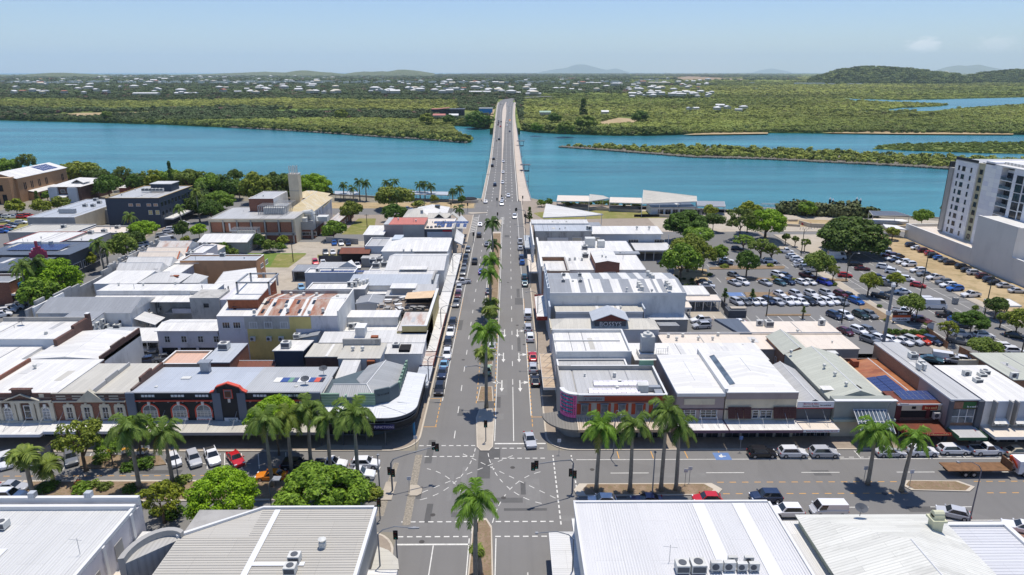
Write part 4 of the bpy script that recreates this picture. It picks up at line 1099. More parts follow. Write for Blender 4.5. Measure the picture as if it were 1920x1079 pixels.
  if ties:
   t=MB()
   for i in range(ties):x=w*(i+.5)/ties;t.tube((x,-d*.8,th),(x,0,th+1.9),.035,.035,5)
   t.bl('tie_rod',ME,o)
  for i in range(posts):
   x=.3+(w-.6)*i/max(1,posts-1);MB().tube((x,-d+.2,-z+.13),(x,-d+.2,0),.07,.07,6).bl('post',TR,o)
  return o
 def sfr(s,face='S',p0=.4,p1=None,n=4,z=.13,h=2.6,fm=None):
  p1=(s.L if face in 'SN' else s.W)-.4 if p1 is None else p1
  w=(p1-p0)/n
  ps=[p0+w*(i+.5)for i in range(n)]
  f,g=win_mesh(w-.25,h,fm or TRG,GL,(2,1),False)
  for p in ps:
   l,a=s.loc(face,p,z);o=link('shop_window',f,s.root,l,a);link('pane',g,o)
  return s
 def band(s,face,z,h,m,t=.1,p0=0,p1=None,name='cornice'):
  p1=(s.L if face in 'SN' else s.W)if p1 is None else p1
  l,a=s.loc(face,p0 if face in 'SE' else p0,z);o=MB().box(0,-t,0,p1-p0,0,h).bl(name,m,s.root,l);o.rotation_euler=(0,0,a);return o
def srp(name,label,cat,poly,zs,th,m,posts,pm=None,z0=.13):
 """open canopy: roof slab on posts. poly world points, zs heights"""
 x0,y0=poly[0];o=em(name,(x0,y0,0),0,label,cat)
 p=[(a-x0,b-y0)for a,b in poly]
 a_=sum(p[i][0]*p[(i+1)%len(p)][1]-p[(i+1)%len(p)][0]*p[i][1]for i in range(len(p)))
 if a_<0:p=p[::-1];zs=list(zs)[::-1]
 MB().pz(p,[z-th for z in zs],list(zs)).bl('roof',m,o)
 fe=MB()
 for i in range(len(p)):
  a,b=Vector(p[i]),Vector(p[(i+1)%len(p)]);d=(b-a).normalized();n=Vector((d.y,-d.x))*.08;za,zb=zs[i],zs[(i+1)%len(p)]
  fe.face([(*(a+n),za-.35),(*(b+n),zb-.35),(*(b+n),zb+.06),(*(a+n),za+.06)]);fe.face([(*(a+n),za+.06),(*(b+n),zb+.06),(*b,zb+.06),(*a,za+.06)])
 fe.bl('fascia',TR,o)
 for(px,py,pz)in posts:MB().tube((px-x0,py-y0,z0),(px-x0,py-y0,pz),.11,.11,6).bl('post',pm or TR,o)
 return o
 # == right of the main street
OW=mat('oxide_red',c3(160,70,44),.75,.08,.5,dirt=c3(90,44,32));PINKM=mat('banner_pink',c3(240,112,168),.5,.08);CYAN=mat('banner_cyan',c3(30,160,180),.5,.05);BKT=mat('lettering_dark',c3(46,40,52),.6,.0);PKT=mat('lettering_pink',c3(250,150,200),.5,.0)
SW=mat('sign_white',c3(214,216,220),.5,.05);SIGNR=mat('sign_red',c3(176,36,48),.5,.05);TXG=mat('lettering_grey',c3(70,74,80),.6,0);TXR=mat('lettering_red',c3(180,60,70),.6,0)
# --- corner building with wrapped pink banner
b=Bld('corner_office_building','two storey corner office in grey and oxide red with a curved pink banner','office building',None,8.2,WG,LG,'flat',par=.9,world=(11.6,104,26.8,116),capm=TR,edges='SEN')
r_=b.root
mb=MB();NSEG=10;cx,cy,rad=2.6-2.6,2.6,2.6
pts=[(0,0)]+[(-.0+0-2.6*math.sin(R(90*i/NSEG)),2.6-2.6*math.cos(R(90*i/NSEG)))for i in range(1,NSEG+1)]+[(-2.6,12),(0,12)]
mb.pz(pts,-.1,7.3);mb.bl('corner_wall',WG,r_)
mb=MB();mb.pz([(x,y)for x,y in pts],7.31,7.4);mb.bl('roof',LG['y'],r_)
mb=MB()
for i in range(NSEG+2):
 p,q=Vector(pts[i]),Vector(pts[i+1])
 if(q-p).length<.01:continue
 d=(q-p).normalized();n=Vector((-d.y,d.x))*.22
 mb.pz(ccw([tuple(p),tuple(q),tuple(q-n if(q-n).length else q),tuple(p-n)]),7.4,8.2)
mb.bl('parapet',WG,r_)
mb=MB();gl=[]
def cpt(a,rr_,z):return(0-rr_*math.sin(R(a)),2.6-rr_*math.cos(R(a)),z)
NB=12;A0,A1=2,76
for i in range(NB):
 a,c=A0+(A1-A0)*i/NB,A0+(A1-A0)*(i+1)/NB
 mb.face([cpt(c,2.75,3.9),cpt(a,2.75,3.9),cpt(a,2.75,8.3),cpt(c,2.75,8.3)]);mb.face([cpt(c,2.75,8.3),cpt(a,2.75,8.3),cpt(a,2.55,8.3),cpt(c,2.55,8.3)])
mb.bl('banner',PINKM,r_)
mb=MB();ctr=MB()
cap=MB()
for i in range(NB):
 a,c=0+90*i/NB,90*(i+1)/NB
 cap.face([cpt(c,2.8,8.34),cpt(a,2.8,8.34),cpt(a,2.0,8.34),cpt(c,2.0,8.34)]);cap.face([cpt(c,2.8,8.1),cpt(a,2.8,8.1),cpt(a,2.8,8.34),cpt(c,2.8,8.34)])
cap.bl('cap',TR,r_)
LINES=['COLTNATS','UP UPFOLD','FOODS WINE','BIG SWAN','GO AWARD','BEER FEST','CAPRICORN','QUEENDOM','KEN DONE','FOR A NASH','THE ARCHER','2025']
for k,t in enumerate(LINES):
 z=8.02-k*.34;cyan=k in(1,3,5,7,9)
 if cyan:
  for i in range(2,NB-1):
   a,c=A0+(A1-A0)*i/NB,A0+(A1-A0)*(i+1)/NB
   mb.face([cpt(c,2.765,z-.15),cpt(a,2.765,z-.15),cpt(a,2.765,z+.15),cpt(c,2.765,z+.15)])
 n=len(t);sz=.42 if t!='2025' else.62
 for j,ch in enumerate(t):
  if ch==' ':continue
  step=7.0 if t!='2025' else 10.5
  a=8+(n-1-j)*step;p=cpt(a,2.785,z if t!='2025' else z-.1)
  o=tx(ch,r_,PKT if t=='2025' else BKT,p,sz,(R(90),0,R(-a)),name='banner_lettering',sx=.85)
mb.bl('banner_band',CYAN,r_,kind='stuff')
b.band('S',7.0,1.0,OW,.05,1.1,15.2,'red_band');b.band('S',6.75,.22,mat('cornice_brown',c3(150,96,80),.7),.18,.2,15.2);b.band('S',8.05,.2,TR,.16,.2,15.2)
b.add('name_sign',MB().box(1.1,-.1,7.05,4.6,-.05,7.85),TRG);tx('morgans',r_,TXG,(3.1,-.12,7.45),.62)
o=MB().box(1.35,-.12,7.3,1.5,-.1,7.6).bl('sign_mark',TXG,r_)
for i in range(5):
 x=.2+2.95*i+(1.0 if i else.6)
 b.add('red_panel',MB().box(x-.9+.1,-.05,4.5,x+1.2+.4,0,6.55),OW)
 f,g=win_mesh(1.25,1.95,TRG,GLB,(1,1),False);o=link('window',f,r_,(x+.5,-.08,4.6));link('pane',g,o)
 b.add('window_hood',MB().box(x-.2,-.45,6.5,x+1.2,-.05,6.56),TRG)
b.sfr('S',.5,15,7,h=2.5)
AW=rfm('awning_corrugated',c3(190,174,152),'y',rib=.5,rust=c3(150,130,110),ramt=.6)
AWX=rfm('awning_corrugated_x',c3(192,172,146),'x',rib=.9,rust=c3(150,122,96),ramt=.7)
b.add('awning',MB().pz([(0,-3.2),(15.4,-3.2),(15.4,0),(0,0)],[3.2,3.2,3.7,3.7],[3.3,3.3,3.8,3.8]),AW)
mb=MB()
for i in range(NB):
 a,c=90*i/NB,90*(i+1)/NB
 P1=cpt(a,5.8,3.3);P2=cpt(c,5.8,3.3);P3=cpt(c,2.6,3.8);P4=cpt(a,2.6,3.8);mb.face([P2,P1,P4,P3]);mb.face([(P1[0],P1[1],3.0),P1,P2,(P2[0],P2[1],3.0)])
mb.bl('awning',rfm('awning_shade',c3(130,126,118),'y',rib=.5),r_)
b.add('fascia',MB().box(0,-3.26,2.9,15.4,-3.2,3.35),mat('fascia_tan',c3(196,172,140),.7))
for i in range(38):b.add('awning_rib',MB().pz([(i*.41,-3.22),(i*.41+.12,-3.22),(i*.41+.12,-.02),(i*.41,-.02)],[3.3,3.3,3.8,3.8],[3.38,3.38,3.88,3.88]),mat('rib_light',c3(214,200,180),.6))if i%1==0 else None
for i in range(5):x=1+i*3.4;MB().tube((x,-.02,5.2),(x,-2.8,3.4),.035,.035,5).bl('tie_rod',POLE,r_)
SILV=mat('foil_skylight',(.8,.76,.78),.3,.25,.8,metal=.15)
for(y0,x0,x1)in((1.5,2.2,11),(4.6,3.4,13)):
 for i in range(11):
  xa=x0+(x1-x0)*i/11;xb=x0+(x1-x0)*(i+1)/11-.04
  m_=MB();ns=5
  for j in range(ns):
   a,c=math.pi*j/ns,math.pi*(j+1)/ns;P=lambda q:(y0+1.0-1.1*math.cos(q),7.5+.5*math.sin(q))
   m_.face([(xa,P(a)[0],P(a)[1]),(xb,P(a)[0],P(a)[1]),(xb,P(c)[0],P(c)[1]),(xa,P(c)[0],P(c)[1])])
  m_.face([(xa,y0+.9-.9*math.cos(math.pi*j/ns),7.5+.38*math.sin(math.pi*j/ns))for j in range(ns,-1,-1)]);m_.bl('skylight',SILV,r_)
b.add('plant_box',MB().box(10.6,2.0,7.4,12.4,3.6,8.9),ACW);b.add('duct',MB().box(12.4,2.6,7.5,14.6,3.5,8.3).box(13.4,.9,7.5,14.7,2.6,8.0),ME)
b.ac('cowl',(1157,732),(1152,706),(1162,720),z=7.5)
b.add('green_parapet',MB().box(-2.4,11.8,7.3,12.6,12.0,8.1).box(12.6,11.8,7.3,15.2,12.0,9.2),mat('green_paint',c3(122,158,136),.8,.2,.5,dirt=c3(90,100,90)))
# --- the row behind it
b=Bld('shop','narrow grey roofed shop directly behind the pink-bannered corner building','shop',None,7.6,WG,LG,'flat',par=.4,world=(9.2,116.2,22.3,120.3))
b.awn('W',2.6,3.4,AWX,ties=2)
b=Bld('shop','double fronted white roofed shop with a step in its roof behind the narrow grey one','shop',None,9.0,WW,WH,'flat',par=.7,world=(9.2,120.6,23.6,132.5),edges='NSE')
b.add('parapet_step',MB().box(0,6.6,8.4,13.2,6.8,8.7),WW);b.awn('W',2.6,3.4,AWX,ties=4)
b=Bld('shop','long low white roofed shed with a cooling tower standing at its left end','shop',(1192,1441,676,645),5.6,WG,WH,'flat',over=.2)
x,y=at(1213,668,5.7);x-=b.x0;y-=b.y0
b.add('tower_deck',MB().box(x-1.8,y-1.2,5.8,x+4,y+1.8,6.6),WW)
b.add('cooling_tower',MB().box(x-1.3,y-.6,6.9,x+1.3,y+1.4,10.0).tube((x,y+.4,10),(x,y+.4,10.5),.95,.95,14).tube((x,y+.4,10.5),(x,y+.4,10.9),.3,.3,8),ACW)
for dx in(-1.2,1.2):b.add('tower_leg',MB().box(x+dx-.08,y-.5,6.6,x+dx+.08,y+1.3,6.9),ME)
gr=MB()
for i in range(6):gr.tube((x+1.6+i*.45,y-1.0,6.6),(x+1.6+i*.45,y-1.0,7.7),.03,.03,4)
gr.tube((x+1.6,y-1,7.7),(x+3.9,y-1,7.7),.03,.03,4).tube((x+1.6,y-1,7.2),(x+3.9,y-1,7.2),.03,.03,4);b.add('guard_rail',gr,ME)
b=Bld('shop','beige hipped roof shop with a gabled dormer sign in its middle','shop',(1034,1236,619,600),6.2,WB,BE,'hx',rise=1.4,over=.2)
b.band('W',5.2,1.4,WC,.2)
dx=at(1143,612,6.4)[0]-b.x0
d=MB();d.box(dx-3.4,.8,6.1,dx+3.4,5,8.0);d.bl('dormer_wall',mat('dormer_dark',c3(84,88,94),.7),b.root)
d=MB();d.pz([(dx-4.1,.3),(dx,.3),(dx,6.4),(dx-4.1,6.4)],[8.0,9.6,9.6,8.0],[8.12,9.72,9.72,8.12]);d.pz([(dx,.3),(dx+4.1,.3),(dx+4.1,6.4),(dx,6.4)],[9.6,8.0,8.0,9.6],[9.72,8.12,8.12,9.72]);d.bl('dormer_roof',BG['x'],b.root)
b.add('dormer_gable',MB().face([(dx-3.7,.5,8.05),(dx+3.7,.5,8.05),(dx,.5,9.5)]),mat('gable_brown',c3(112,64,56),.8))
tx('BOSSYS',b.root,SW,(dx,.72,7.2),1.45)
b.win('E',[2,4],2.4,1.2,1.2)
b=Bld('shop','grey-white hipped roof shop with white roof sheets in front of the big white hall','shop',(1042,1206,585,571),6.6,WB,BE,'flat',over=.1,edges='S')
b.panel(1119,584,1125,573,WH['y']);b.panel(1142,584,1155,573,WH['y']);b.panel(1159,584,1167,573,WH['y'])
b.add('parapet',MB().box(-1.6,-.3,0,-1.2,8,8.0).box(b.L+.2,-.2,0,b.L+.5,9,7.4),WB);b.band('S',6.2,.5,TR,.3)
b.add('back_gable_wall',MB().box(0,b.W+.1,0,10,b.W+.4,7.8).box(12,b.W+.1,0,22,b.W+4,8.4),WG)
b.add('gable',MB().pz([(2,b.W+3),(10,b.W+3),(10,b.W+6),(2,b.W+6)],6,8.2),WB)
b=Bld('annex','small white hip roofed annex with a rooftop box beside the delivery yard','annex',(1213,1290,600,585),3.6,WG,WH2,'hx',rise=1.2)
b.ac('box',(1263,591));b.add('flue',MB().tube((2,2,3),(2,2,7.5),.08,.08,6),DK)
b=Bld('shed','grey skillion shed behind the beige hipped roof','shed',(1238,1272,616,606),3.2,WG,MG,'ms',rise=.6)
# --- big white hall with striped roof
b=Bld('hall','very large white hall whose grey roof has broad white stripes','hall',(1031,1287,551,513),9.6,WW,MG,'gx',par=.0,rise=.9,over=.05)
b.band('S',9.1,.75,TR,.2);b.band('E',8.9,.6,TR,.15)
b.add('gable_wall',MB().box(-.6,0,0,0,b.W,11.0),WB)
yr=b.W/2
for x0,w in((5.3,2.0),(8.8,1.1),(10.3,2.6),(15.2,2.2),(20.0,2.2),(24.0,1.4),(26.0,1.0),(28.3,3.4),(34.0,2.4),(37.2,.8)):
 for k,(ya,yb)in enumerate(((.1,yr),(yr,b.W-.1))):
  if x0>b.L-3:continue
  if k==1 and w<1.2:continue
  za,zb=(9.6+.9*ya/yr,10.5)if k==0 else(10.5,9.65)
  off=0 if k==0 else 1.4
  b.add('roof_sheet',MB().pz([(x0-off,ya),(x0-off+w,ya),(x0-off+w,yb),(x0-off,yb)],[za+.13,za+.13,zb+.13,zb+.13],[za+.17,za+.17,zb+.17,zb+.17]),WH['y'])
b.ac('box',(1057,517),(1087,517),(1056,529),(1088,529),z=10.4,sc_=.55);b.ac('cowl',(1215,517),(1220,521),(1224,524),(1197,537),(1200,541),(1203,546),(1249,535),(1253,539),(1256,544),z=10.3,sc_=1.6);b.ac('vent',(1074,531),(1175,545),(1222,548),z=10.1)
b.awn('W',3.0,3.6,WH,ties=3,fm=mat('fascia_red',c3(150,62,52),.7),slope=.5)
for i in range(7):b.add('parapet_knob',MB().tube((-.3,1+i*3,11),(-.3,1+i*3,11.8),.25,.12,8),TR)
def rps(u0,u1,vn,vf,z):
 x0,y0=at(u0,vn,z);x1=at(u1,vn,z)[0];y1=at((u0+u1)/2,vf,z)[1];return[(x0,y0),(x1,y0),(x1,y1),(x0,y1)]
def cpy(name,label,u0,u1,vn,vf,z,m,posts=4,zs=None,cat='canopy',th=.15):
 p=rps(u0,u1,vn,vf,z);pp=[]
 for i in range(posts):
  t=i/(posts-1)
  for k in(0,3 if True else 0):q0,q1=(p[0],p[1])if k==0 else(p[3],p[2]);pp.append((q0[0]+.3+(q1[0]-q0[0]-.6)*t,q0[1]+(.3 if k==0 else-.3),z-.1))
 return srp(name,label,cat,p,zs or[z,z,z+.3,z+.3],th,m,pp)
cpy('carport','white arched carport roof at the back of the striped hall',1272,1331,553,538,3.6,WH['y'])
cpy('carport','long flat cream carport beside the car park garden bed',1288,1352,564,555,3.0,CR['y'],5)
cpy('pergola','dark slatted pergola roof next to the white arched carport',1330,1346,553,540,3.2,DK,2)
cpy('carport','small cream lean-to roof at the corner of the white hall',1284,1297,577,568,2.8,CR['y'],2)
b=Bld('ruined_shed','low grey walled bin store at the edge of the car park','bin store',None,2.0,WDG,DG,None,world=(at(1365,597)[0],at(1365,597)[1],at(1398,597)[0],at(1398,597)[1]+3.5));b.add('lid',MB().box(1,1,2,5,2.6,2.3),CNC)
# --- cream buildings with flat roofs
b=Bld('warehouse','broad low cream roofed warehouse with many small roof vents, longest in the right block','warehouse',(1250,1612,656,628),5.0,WG,CR,'flat',over=.15)
b.ac('cowl',(1253,633),(1280,632),(1346,630));b.ac('vent',(1309,638),(1336,638),(1412,642),(1411,641));b.band('N',5.1,.5,TR,.1)
b=Bld('warehouse','cream roofed upper warehouse with rooftop units against the car park','warehouse',(1410,1578,627,604),5.2,WDG,CR,'flat',over=.1)
b.ac('box',(1441,612),sc_=1.1);b.ac('split',(1424,611),(1540,610),(1541,608),sc_=1.6);b.ac('vent',(1495,624))
b.add('screen',MB().pz([(-2.6,0),(0,0),(0,9.5),(-5.5,9.5)],4.8,5.35),DG['y'])
# --- front row
b=Bld('shop_block','left half of the big white roofed building, cream facade with two wide windows','shop',None,8.3,W_MAUVE,WH,'hy',par=.0,rise=.5,over=.0,world=(28.4,104,36.5,120.5))
b.band('S',7.9,.6,TR,.25);b.band('W',8.2,.35,TR,.1);b.band('S',5.35,.18,mat('plum',c3(92,56,66),.7),.12)
b.win('S',[2.0,5.6],3.9,2.9,1.5,(3,3));b.add('sign_panel',MB().box(1.3,-.06,6.3,6.5,0,7.4),WC);b.win('W',[3,7,11],4.2,1.0,1.6)
b.sfr('S',.3,7.8,3,h=2.4);b.awn('S',3.6,3.2,WH,ties=3,fm=mat('fascia_plum',c3(120,96,108),.7))
b=Bld('shop_block','right half of the big white roofed building, facade with brown shutters','shop',None,8.3,WC,WH,'hy',par=.0,rise=1.3,over=.0,world=(36.7,104,48.8,122))
b.band('S',7.4,1.2,W_MAUVE,.3);b.band('S',8.6,.15,TR,.4);b.add('gutter_wall',MB().box(-.3,0,7.8,.3,17.5,9.2),TR)
b.band('S',5.35,.18,mat('plum',c3(92,56,66),.7),.12)
SHUT=mat('shutter_brown',c3(84,52,50),.6,.15,2)
for x in(.5,10.0-.0):
 for i in range(3):
  o=MB().box(0,0,0,1.25,.08,2.0).bl('shutter',SHUT,b.root,(x+i*1.32 if x<5 else 8.2+i*1.3,-.75,4.0));o.rotation_euler=(R(-14),0,0)
  for k in range(6):MB().box(.08,-.03,.1+k*.31,1.17,0,.16+k*.31).bl('slat',mat('slat_brown',c3(64,38,38),.6),o)
b.win('S',[5.3,6.6,7.6],3.8,1.05,1.5,(1,3));b.win('S',[1.2,2.5,9,10.4],3.8,1.1,1.4,(2,2))
b.add('skylight_strip',MB().pz([(1.3,2.5),(2.2,2.5),(2.2,15),(1.3,15)],[8.65,8.95,8.95,8.65],[8.72,9.02,9.02,8.72]),GLB)
b.sfr('S',.3,11.8,4,h=2.4);b.awn('S',3.6,3.2,WH,ties=3,fm=mat('fascia_plum',c3(120,96,108),.7))
b=Bld('lawyers_office','small grey gabled office with a white and red lawyers sign over a dark band','office',None,5.4,WDG,LG,'gy',rise=1.6,over=.1,world=(49.0,104.3,55.0,120))
b.add('sign_board',MB().box(-.1,-.5,5.6,6.1,-.35,6.9),SW);b.add('red_stripe',MB().box(-.1,-.52,5.6,6.1,-.5,5.75),SIGNR)
tx('Barron & Allen',b.root,TXR,(2.2,-.53,6.48),.42,align='CENTER');tx('Lawyers Mackay',b.root,TXG,(2.2,-.53,6.05),.42);scr(b.root,TXG,(4.7,-.53,6.2),1.8,.22)
b.add('gable_vent',MB().face([(1.8,-.12,5.7),(4.2,-.12,5.7),(3,-.12,6.6)]),DK);b.sfr('S',.3,5.7,3,h=2.2)
b.awn('S',3.6,3.1,AW if False else CR,ties=2,fm=SW);tx('Barron & Allen Lawyers Mackay',b.root,TXR,(2.4,-3.68,3.07),.3);tx('4957 2199',b.root,SIGNR,(5.1,-3.68,3.07),.28)
b=Bld('shop','long grey gabled shop with pale green front and tilted glass canopy','shop',None,6.0,mat('wall_sage',c3(148,152,144),.8,.08),OG,'gy',rise=1.7,over=.0,world=(55.4,106,65.6,126))
b.add('front_wall',MB().box(-.1,-2.2,3.7,10.3,0,6.9),mat('wall_sage',c3(148,152,144)));b.add('coping',MB().box(-.2,-2.35,6.9,10.4,-1.6,7.05),TR);b.add('ledge',MB().box(-.2,-2.7,3.3,10.4,0,3.75),mat('ledge_green',c3(170,180,166),.8))
b.add('lower_wall',MB().box(0,-1.9,0,10.1,0,3.3),WC);
b.add('dormer_vent',MB().face([(3.6,.6,6.75),(7.6,.6,6.75),(5.6,.6,7.6)]).face([(3.6,.6,6.75),(5.6,.6,7.6),(5.6,2.5,7.8)]).face([(7.6,.6,6.75),(5.6,2.5,7.8),(5.6,.6,7.6)]),DK)
o=MB().box(0,0,0,5.6,4.6,.05).bl('glass_canopy',GLB,b.root,(3.0,-6.1,2.9));o.rotation_euler=(R(34),0,0)
for i in range(10):MB().box(i*.62-.04,0,.05,i*.62+.05,4.6,.15).bl('canopy_bar',TR,o)
for i in range(3):MB().box(0,i*2.25,.05,5.6,i*2.25+.08,.12).bl('canopy_rail',TR,o)
b.panel(1539,690,1556,683,WH['y'],6.9);b.panel(1543,732,1572,724,WH['y'],6.7);b.panel(1556,712,1574,706,WH['y'],6.9)
b.ac('vent',(1545,690),(1565,705),(1586,724),z=7.4);b.ac('vent',(1483,663),z=6.8)
b=Bld('shop','narrow rear part of the long grey gabled shop with exposed brick side','shop',None,5.8,BRL,OG,'gy',rise=1.6,over=.2,world=(55.4,126.3,61,136));b.win('W',[3,6],2.5,1,1.3)
b2=Bld('service_annex','service yard annex crowded with white ducts behind the grey gabled shop','annex',None,4.2,WG,LG,'flat',world=(61.5,126.5,67,131));b2.add('duct',MB().box(.5,.5,4.3,2.6,1.6,5.6).tube((1.2,1,5.2),(4.2,1.2,5.2),.5,.5,10).box(3.4,.4,4.3,5.2,2.0,5.8),ACW)
b2.add('chimney_cap',MB().tube((.8,3,4.2),(.8,3,6),.3,.35,8),RUST)
b=Bld('restaurant','red brown brick restaurant with rust coloured awning and solar panels','restaurant',None,6.2,BD,RU2,'flat',par=0,over=.1,world=(66.0,104.2,77.6,108.8))
b.band('S',6.0,.3,TR,.25);b.add('sand_band',MB().box(.8,-.1,5.0,10.6,0,6.0),WC);b.add('dark_recess',MB().box(.8,-.06,3.7,10.6,0,5.0),DK);b.add('pier',MB().box(5.2,-.2,3.6,5.8,0,5.4),mat('maroon',c3(88,40,42),.7));b.add('pier',MB().box(-.1,-.25,0,.8,0,6.0),mat('maroon',c3(88,40,42)));b.add('pier',MB().box(10.6,-.25,0,11.6,0,6.0),mat('maroon',c3(88,40,42)))  # the flat near-black panel carries the shade of a recess in its colour
b.add('sign',MB().box(4.3,-.3,5.2,6.9,-.2,6.1),mat('sign_rust',c3(168,52,34),.5));scr(b.root,mat('lettering_gold',c3(230,190,130),.5),(5.6,-.32,5.65),1.8,.4)
b.add('stencil',MB().box(2.6,-.12,5.3,3.3,-.1,5.8),DK)
for i in range(3):link('air_conditioner',ACM['split'],b.root,(6.8+i*1.5,-.5,3.7),0,1.35)
b.solar(1.6,1.2,7,2,1.0,1.55,6.4);b.awn('S',3.8,2.9,RU2,ties=0,fm=SIGNR,slope=.35);scr(b.root,mat('lettering_gold',c3(230,190,130)),(6,-3.9,2.6),5,.34);b.sfr('S',1,10.6,4,h=2.2)
b=Bld('restaurant','rusty terracotta roofed rear of the red restaurant with a block of solar panels','restaurant',None,4.6,BD,TILE,'gy',par=.0,rise=.9,over=.0,world=(66.0,109,77.2,125))
b.add('side_parapet',MB().box(-.3,0,0,.1,16,6.0),WC);b.add('rear_wall',MB().box(0,15.8,0,11,16.1,5.6),BD)
for i in range(2):
 for j in range(6):x0=1.0+i*2.0;MB().pz([(x0,1+j*1.15),(x0+1.9,1+j*1.15),(x0+1.9,2.1+j*1.15),(x0,2.1+j*1.15)],[4.9+.16*x0,5.2+.16*x0,5.2+.16*x0,4.9+.16*x0],[4.95+.16*x0,5.25+.16*x0,5.25+.16*x0,4.95+.16*x0]).bl('solar_panel',PVM,b.root)
b.add('chimney',MB().box(1.2,13,4.6,2.4,14.4,6.2),RUST);b.add('flue',MB().tube((8.2,13,4),(8.2,13,7),.3,.3,8),ME)
b=Bld('brick_shop','long two storey brick building with flat grey metal roof and green sign on its front','shop',(1784,1837,750,643),8.0,BRL,LG,'flat',par=0,over=.1)
b.add('render_panel',MB().box(-.05,0,0,0,9,7.9),W_MAUVE);b.add('fascia',MB().box(-.15,-.15,7.9,b.L+.15,0,8.15).box(-.15,0,7.9,-.05,b.W,8.15),TR)
b.add('front_pier',MB().box(-.3,-.5,0,.3,0,7.9).box(b.L-.3,-.5,0,b.L+.6,0,7.9),WDG)
b.add('sign',MB().box(.4,-.2,6.5,b.L-.5,-.1,7.7),mat('sign_green',c3(36,92,50),.5));b.add('sign_picture',MB().box(.4,-.22,6.5,2.0,-.2,7.7),mat('sign_hands',c3(150,110,90),.6,.4,2.0));scr(b.root,SW,(3.6,-.23,6.85),1.8,.3)
b.add('window_wall',MB().box(.4,-.1,3.8,b.L-.5,0,6.3),GLB)
for i in range(4):b.add('mullion',MB().box(.4+i*(b.L-.9)/3-.05,-.16,3.8,.4+i*(b.L-.9)/3+.05,-.1,6.3),TR)
b.add('mullion',MB().box(.4,-.17,4.9,b.L-.5,-.1,5.0),TR);b.awn('S',3.6,3.0,LG,ties=0,fm=mat('fascia_green',c3(60,100,70)),slope=.25)
b.ac('split',(1727,686),(1731,692),(1722,692),sc_=1.2,z=8.3);b.ac('box',(1711,672),sc_=.9);b.add('mast',MB().tube((2,14,8),(2,14,11),.04,.04,5),ME)
b=Bld('white_shop','white roofed building at the right edge with tall ribbed front bays','shop',(1848,1960,754,686),7.6,WW,WH,'hx',par=0,rise=.5,over=.0)
for i in range(3):
 x=1.2+i*3.6
 b.add('bay_fin',MB().box(x,-1.0,3.6,x+.25,0,8.0).box(x+2.6,-1.0,3.6,x+2.85,0,8.0),WG);b.add('bay_panel',MB().box(x+.25,-.2,4.6,x+2.6,0,7.8),WB)
 o=MB().box(0,0,0,2.4,1.2,.06).bl('window_hood',WH['y'],b.root,(x+.2,-1.4,4.2));o.rotation_euler=(R(25),0,0);link('air_conditioner',ACM['split'],b.root,(x+.6,-.3,3.35),0,.9);link('air_conditioner',ACM['split'],b.root,(x+1.8,-.3,3.35),0,.9)
b.awn('S',3.8,3.0,AW if False else CR,ties=0);b.sfr('S',.5,16,5,h=2.2)
b.ac('split',(1810,706),(1812,707),sc_=1.4);b.ac('box',(1832,719),(1840,709),(1846,703),sc_=.8);b.ac('split',(1900,710),sc_=1.4)
b=Bld('brick_hall','brick building with a flat olive grey roof at the far right beyond the white roof','building',None,4.6,BRL,OG,'flat',over=.4,world=(at(1866,690,4.6)[0],at(1866,712,4.6)[1],120,at(1890,664,4.6)[1]));b.add('cream_wall',MB().box(-4,10,0,0,10.3,4.2).box(2,-3,3,20,-2.7,5.2),WC)
# --- upper right group
b=Bld('department_store','sprawling white roofed store with two white rooftop plant boxes','store',(1018,1211,507,453),7.4,WW,WH,'flat',over=.1)
b.add('plant_box',MB().box(14.5,25.0,7.5,17.6,27.6,10.4).box(18.4,25.0,7.5,20.6,27.2,9.6),ACW)
b.ac('box',(1096,468),(1097,483),sc_=1.1);b.ac('cowl',(1068,489),(1091,489),(1078,488),sc_=1.2);b.band('E',7.2,.4,TR,.1)
b.add('step_roof',MB().box(22,16,7.55,30,19,7.9),MG['y']);b.awn('W',3.4,3.4,PAVER2 if False else CR,ties=4,p0=2,p1=22)
b.add('street_wall',MB().box(-.6,-1,0,0,b.W,8.8),WW)
b=Bld('brick_court','roofless dark walled light court with brick front beside the main street','building',None,8.6,BRL,DG,'flat',par=2.2,pt=.4,world=(at(1018,509,8.6)[0],at(1018,509,8.6)[1],at(1068,509,8.6)[0],at(1040,482,8.6)[1]),capm=WG)
b.add('white_lean_to',MB().pz([(2,.5),(b.L-.5,.5),(b.L-.5,6),(2,6)],[6.5,6.5,7.4,7.4],[6.7,6.7,7.6,7.6]),WH['y'])
b=Bld('pop_up','small brick block with a white arched roof standing on the sprawling white store','building',(1117,1162,494,472),9.6,BRD,WH,'gy',rise=.6,over=.1);b.win('S',[4.4],6.2,2.6,.9,(4,1));b.win('S',[2.8],6.2,1.0,.9,(1,1))
b.ac('cowl',(1129,482),(1136,484),z=10.2,sc_=.8)
b=Bld('old_warehouse','weather stained warehouse with a pale blue-white roof beside the bridge approach','warehouse',(1004,1110,434,413),9.2,WST,BG,'flat',over=.2)
b.add('upper_roof',MB().box(-1,9.5,9.3,b.L,16,9.8),WH2['y']);b.win('S',[14,20],5.5,3.2,1.6,(1,1),gm=WC);b.add('hatch',MB().box(4,-.1,5,11,0,7),WW);b.ac('split',(1103,431),(1106,432),sc_=1.6);b.ac('vent',(1036,419),(1062,419))
b.add('street_wall',MB().box(-1.4,-18,0,-1,16,9.0),WW);b.awn('W',3.4,3.4,BG,ties=3)
b=Bld('office','long pale grey clad office with three louvred windows and overhanging white roof','office',(1112,1240,439,428),6.8,WB,WH,'mn',rise=.5,over=.6)
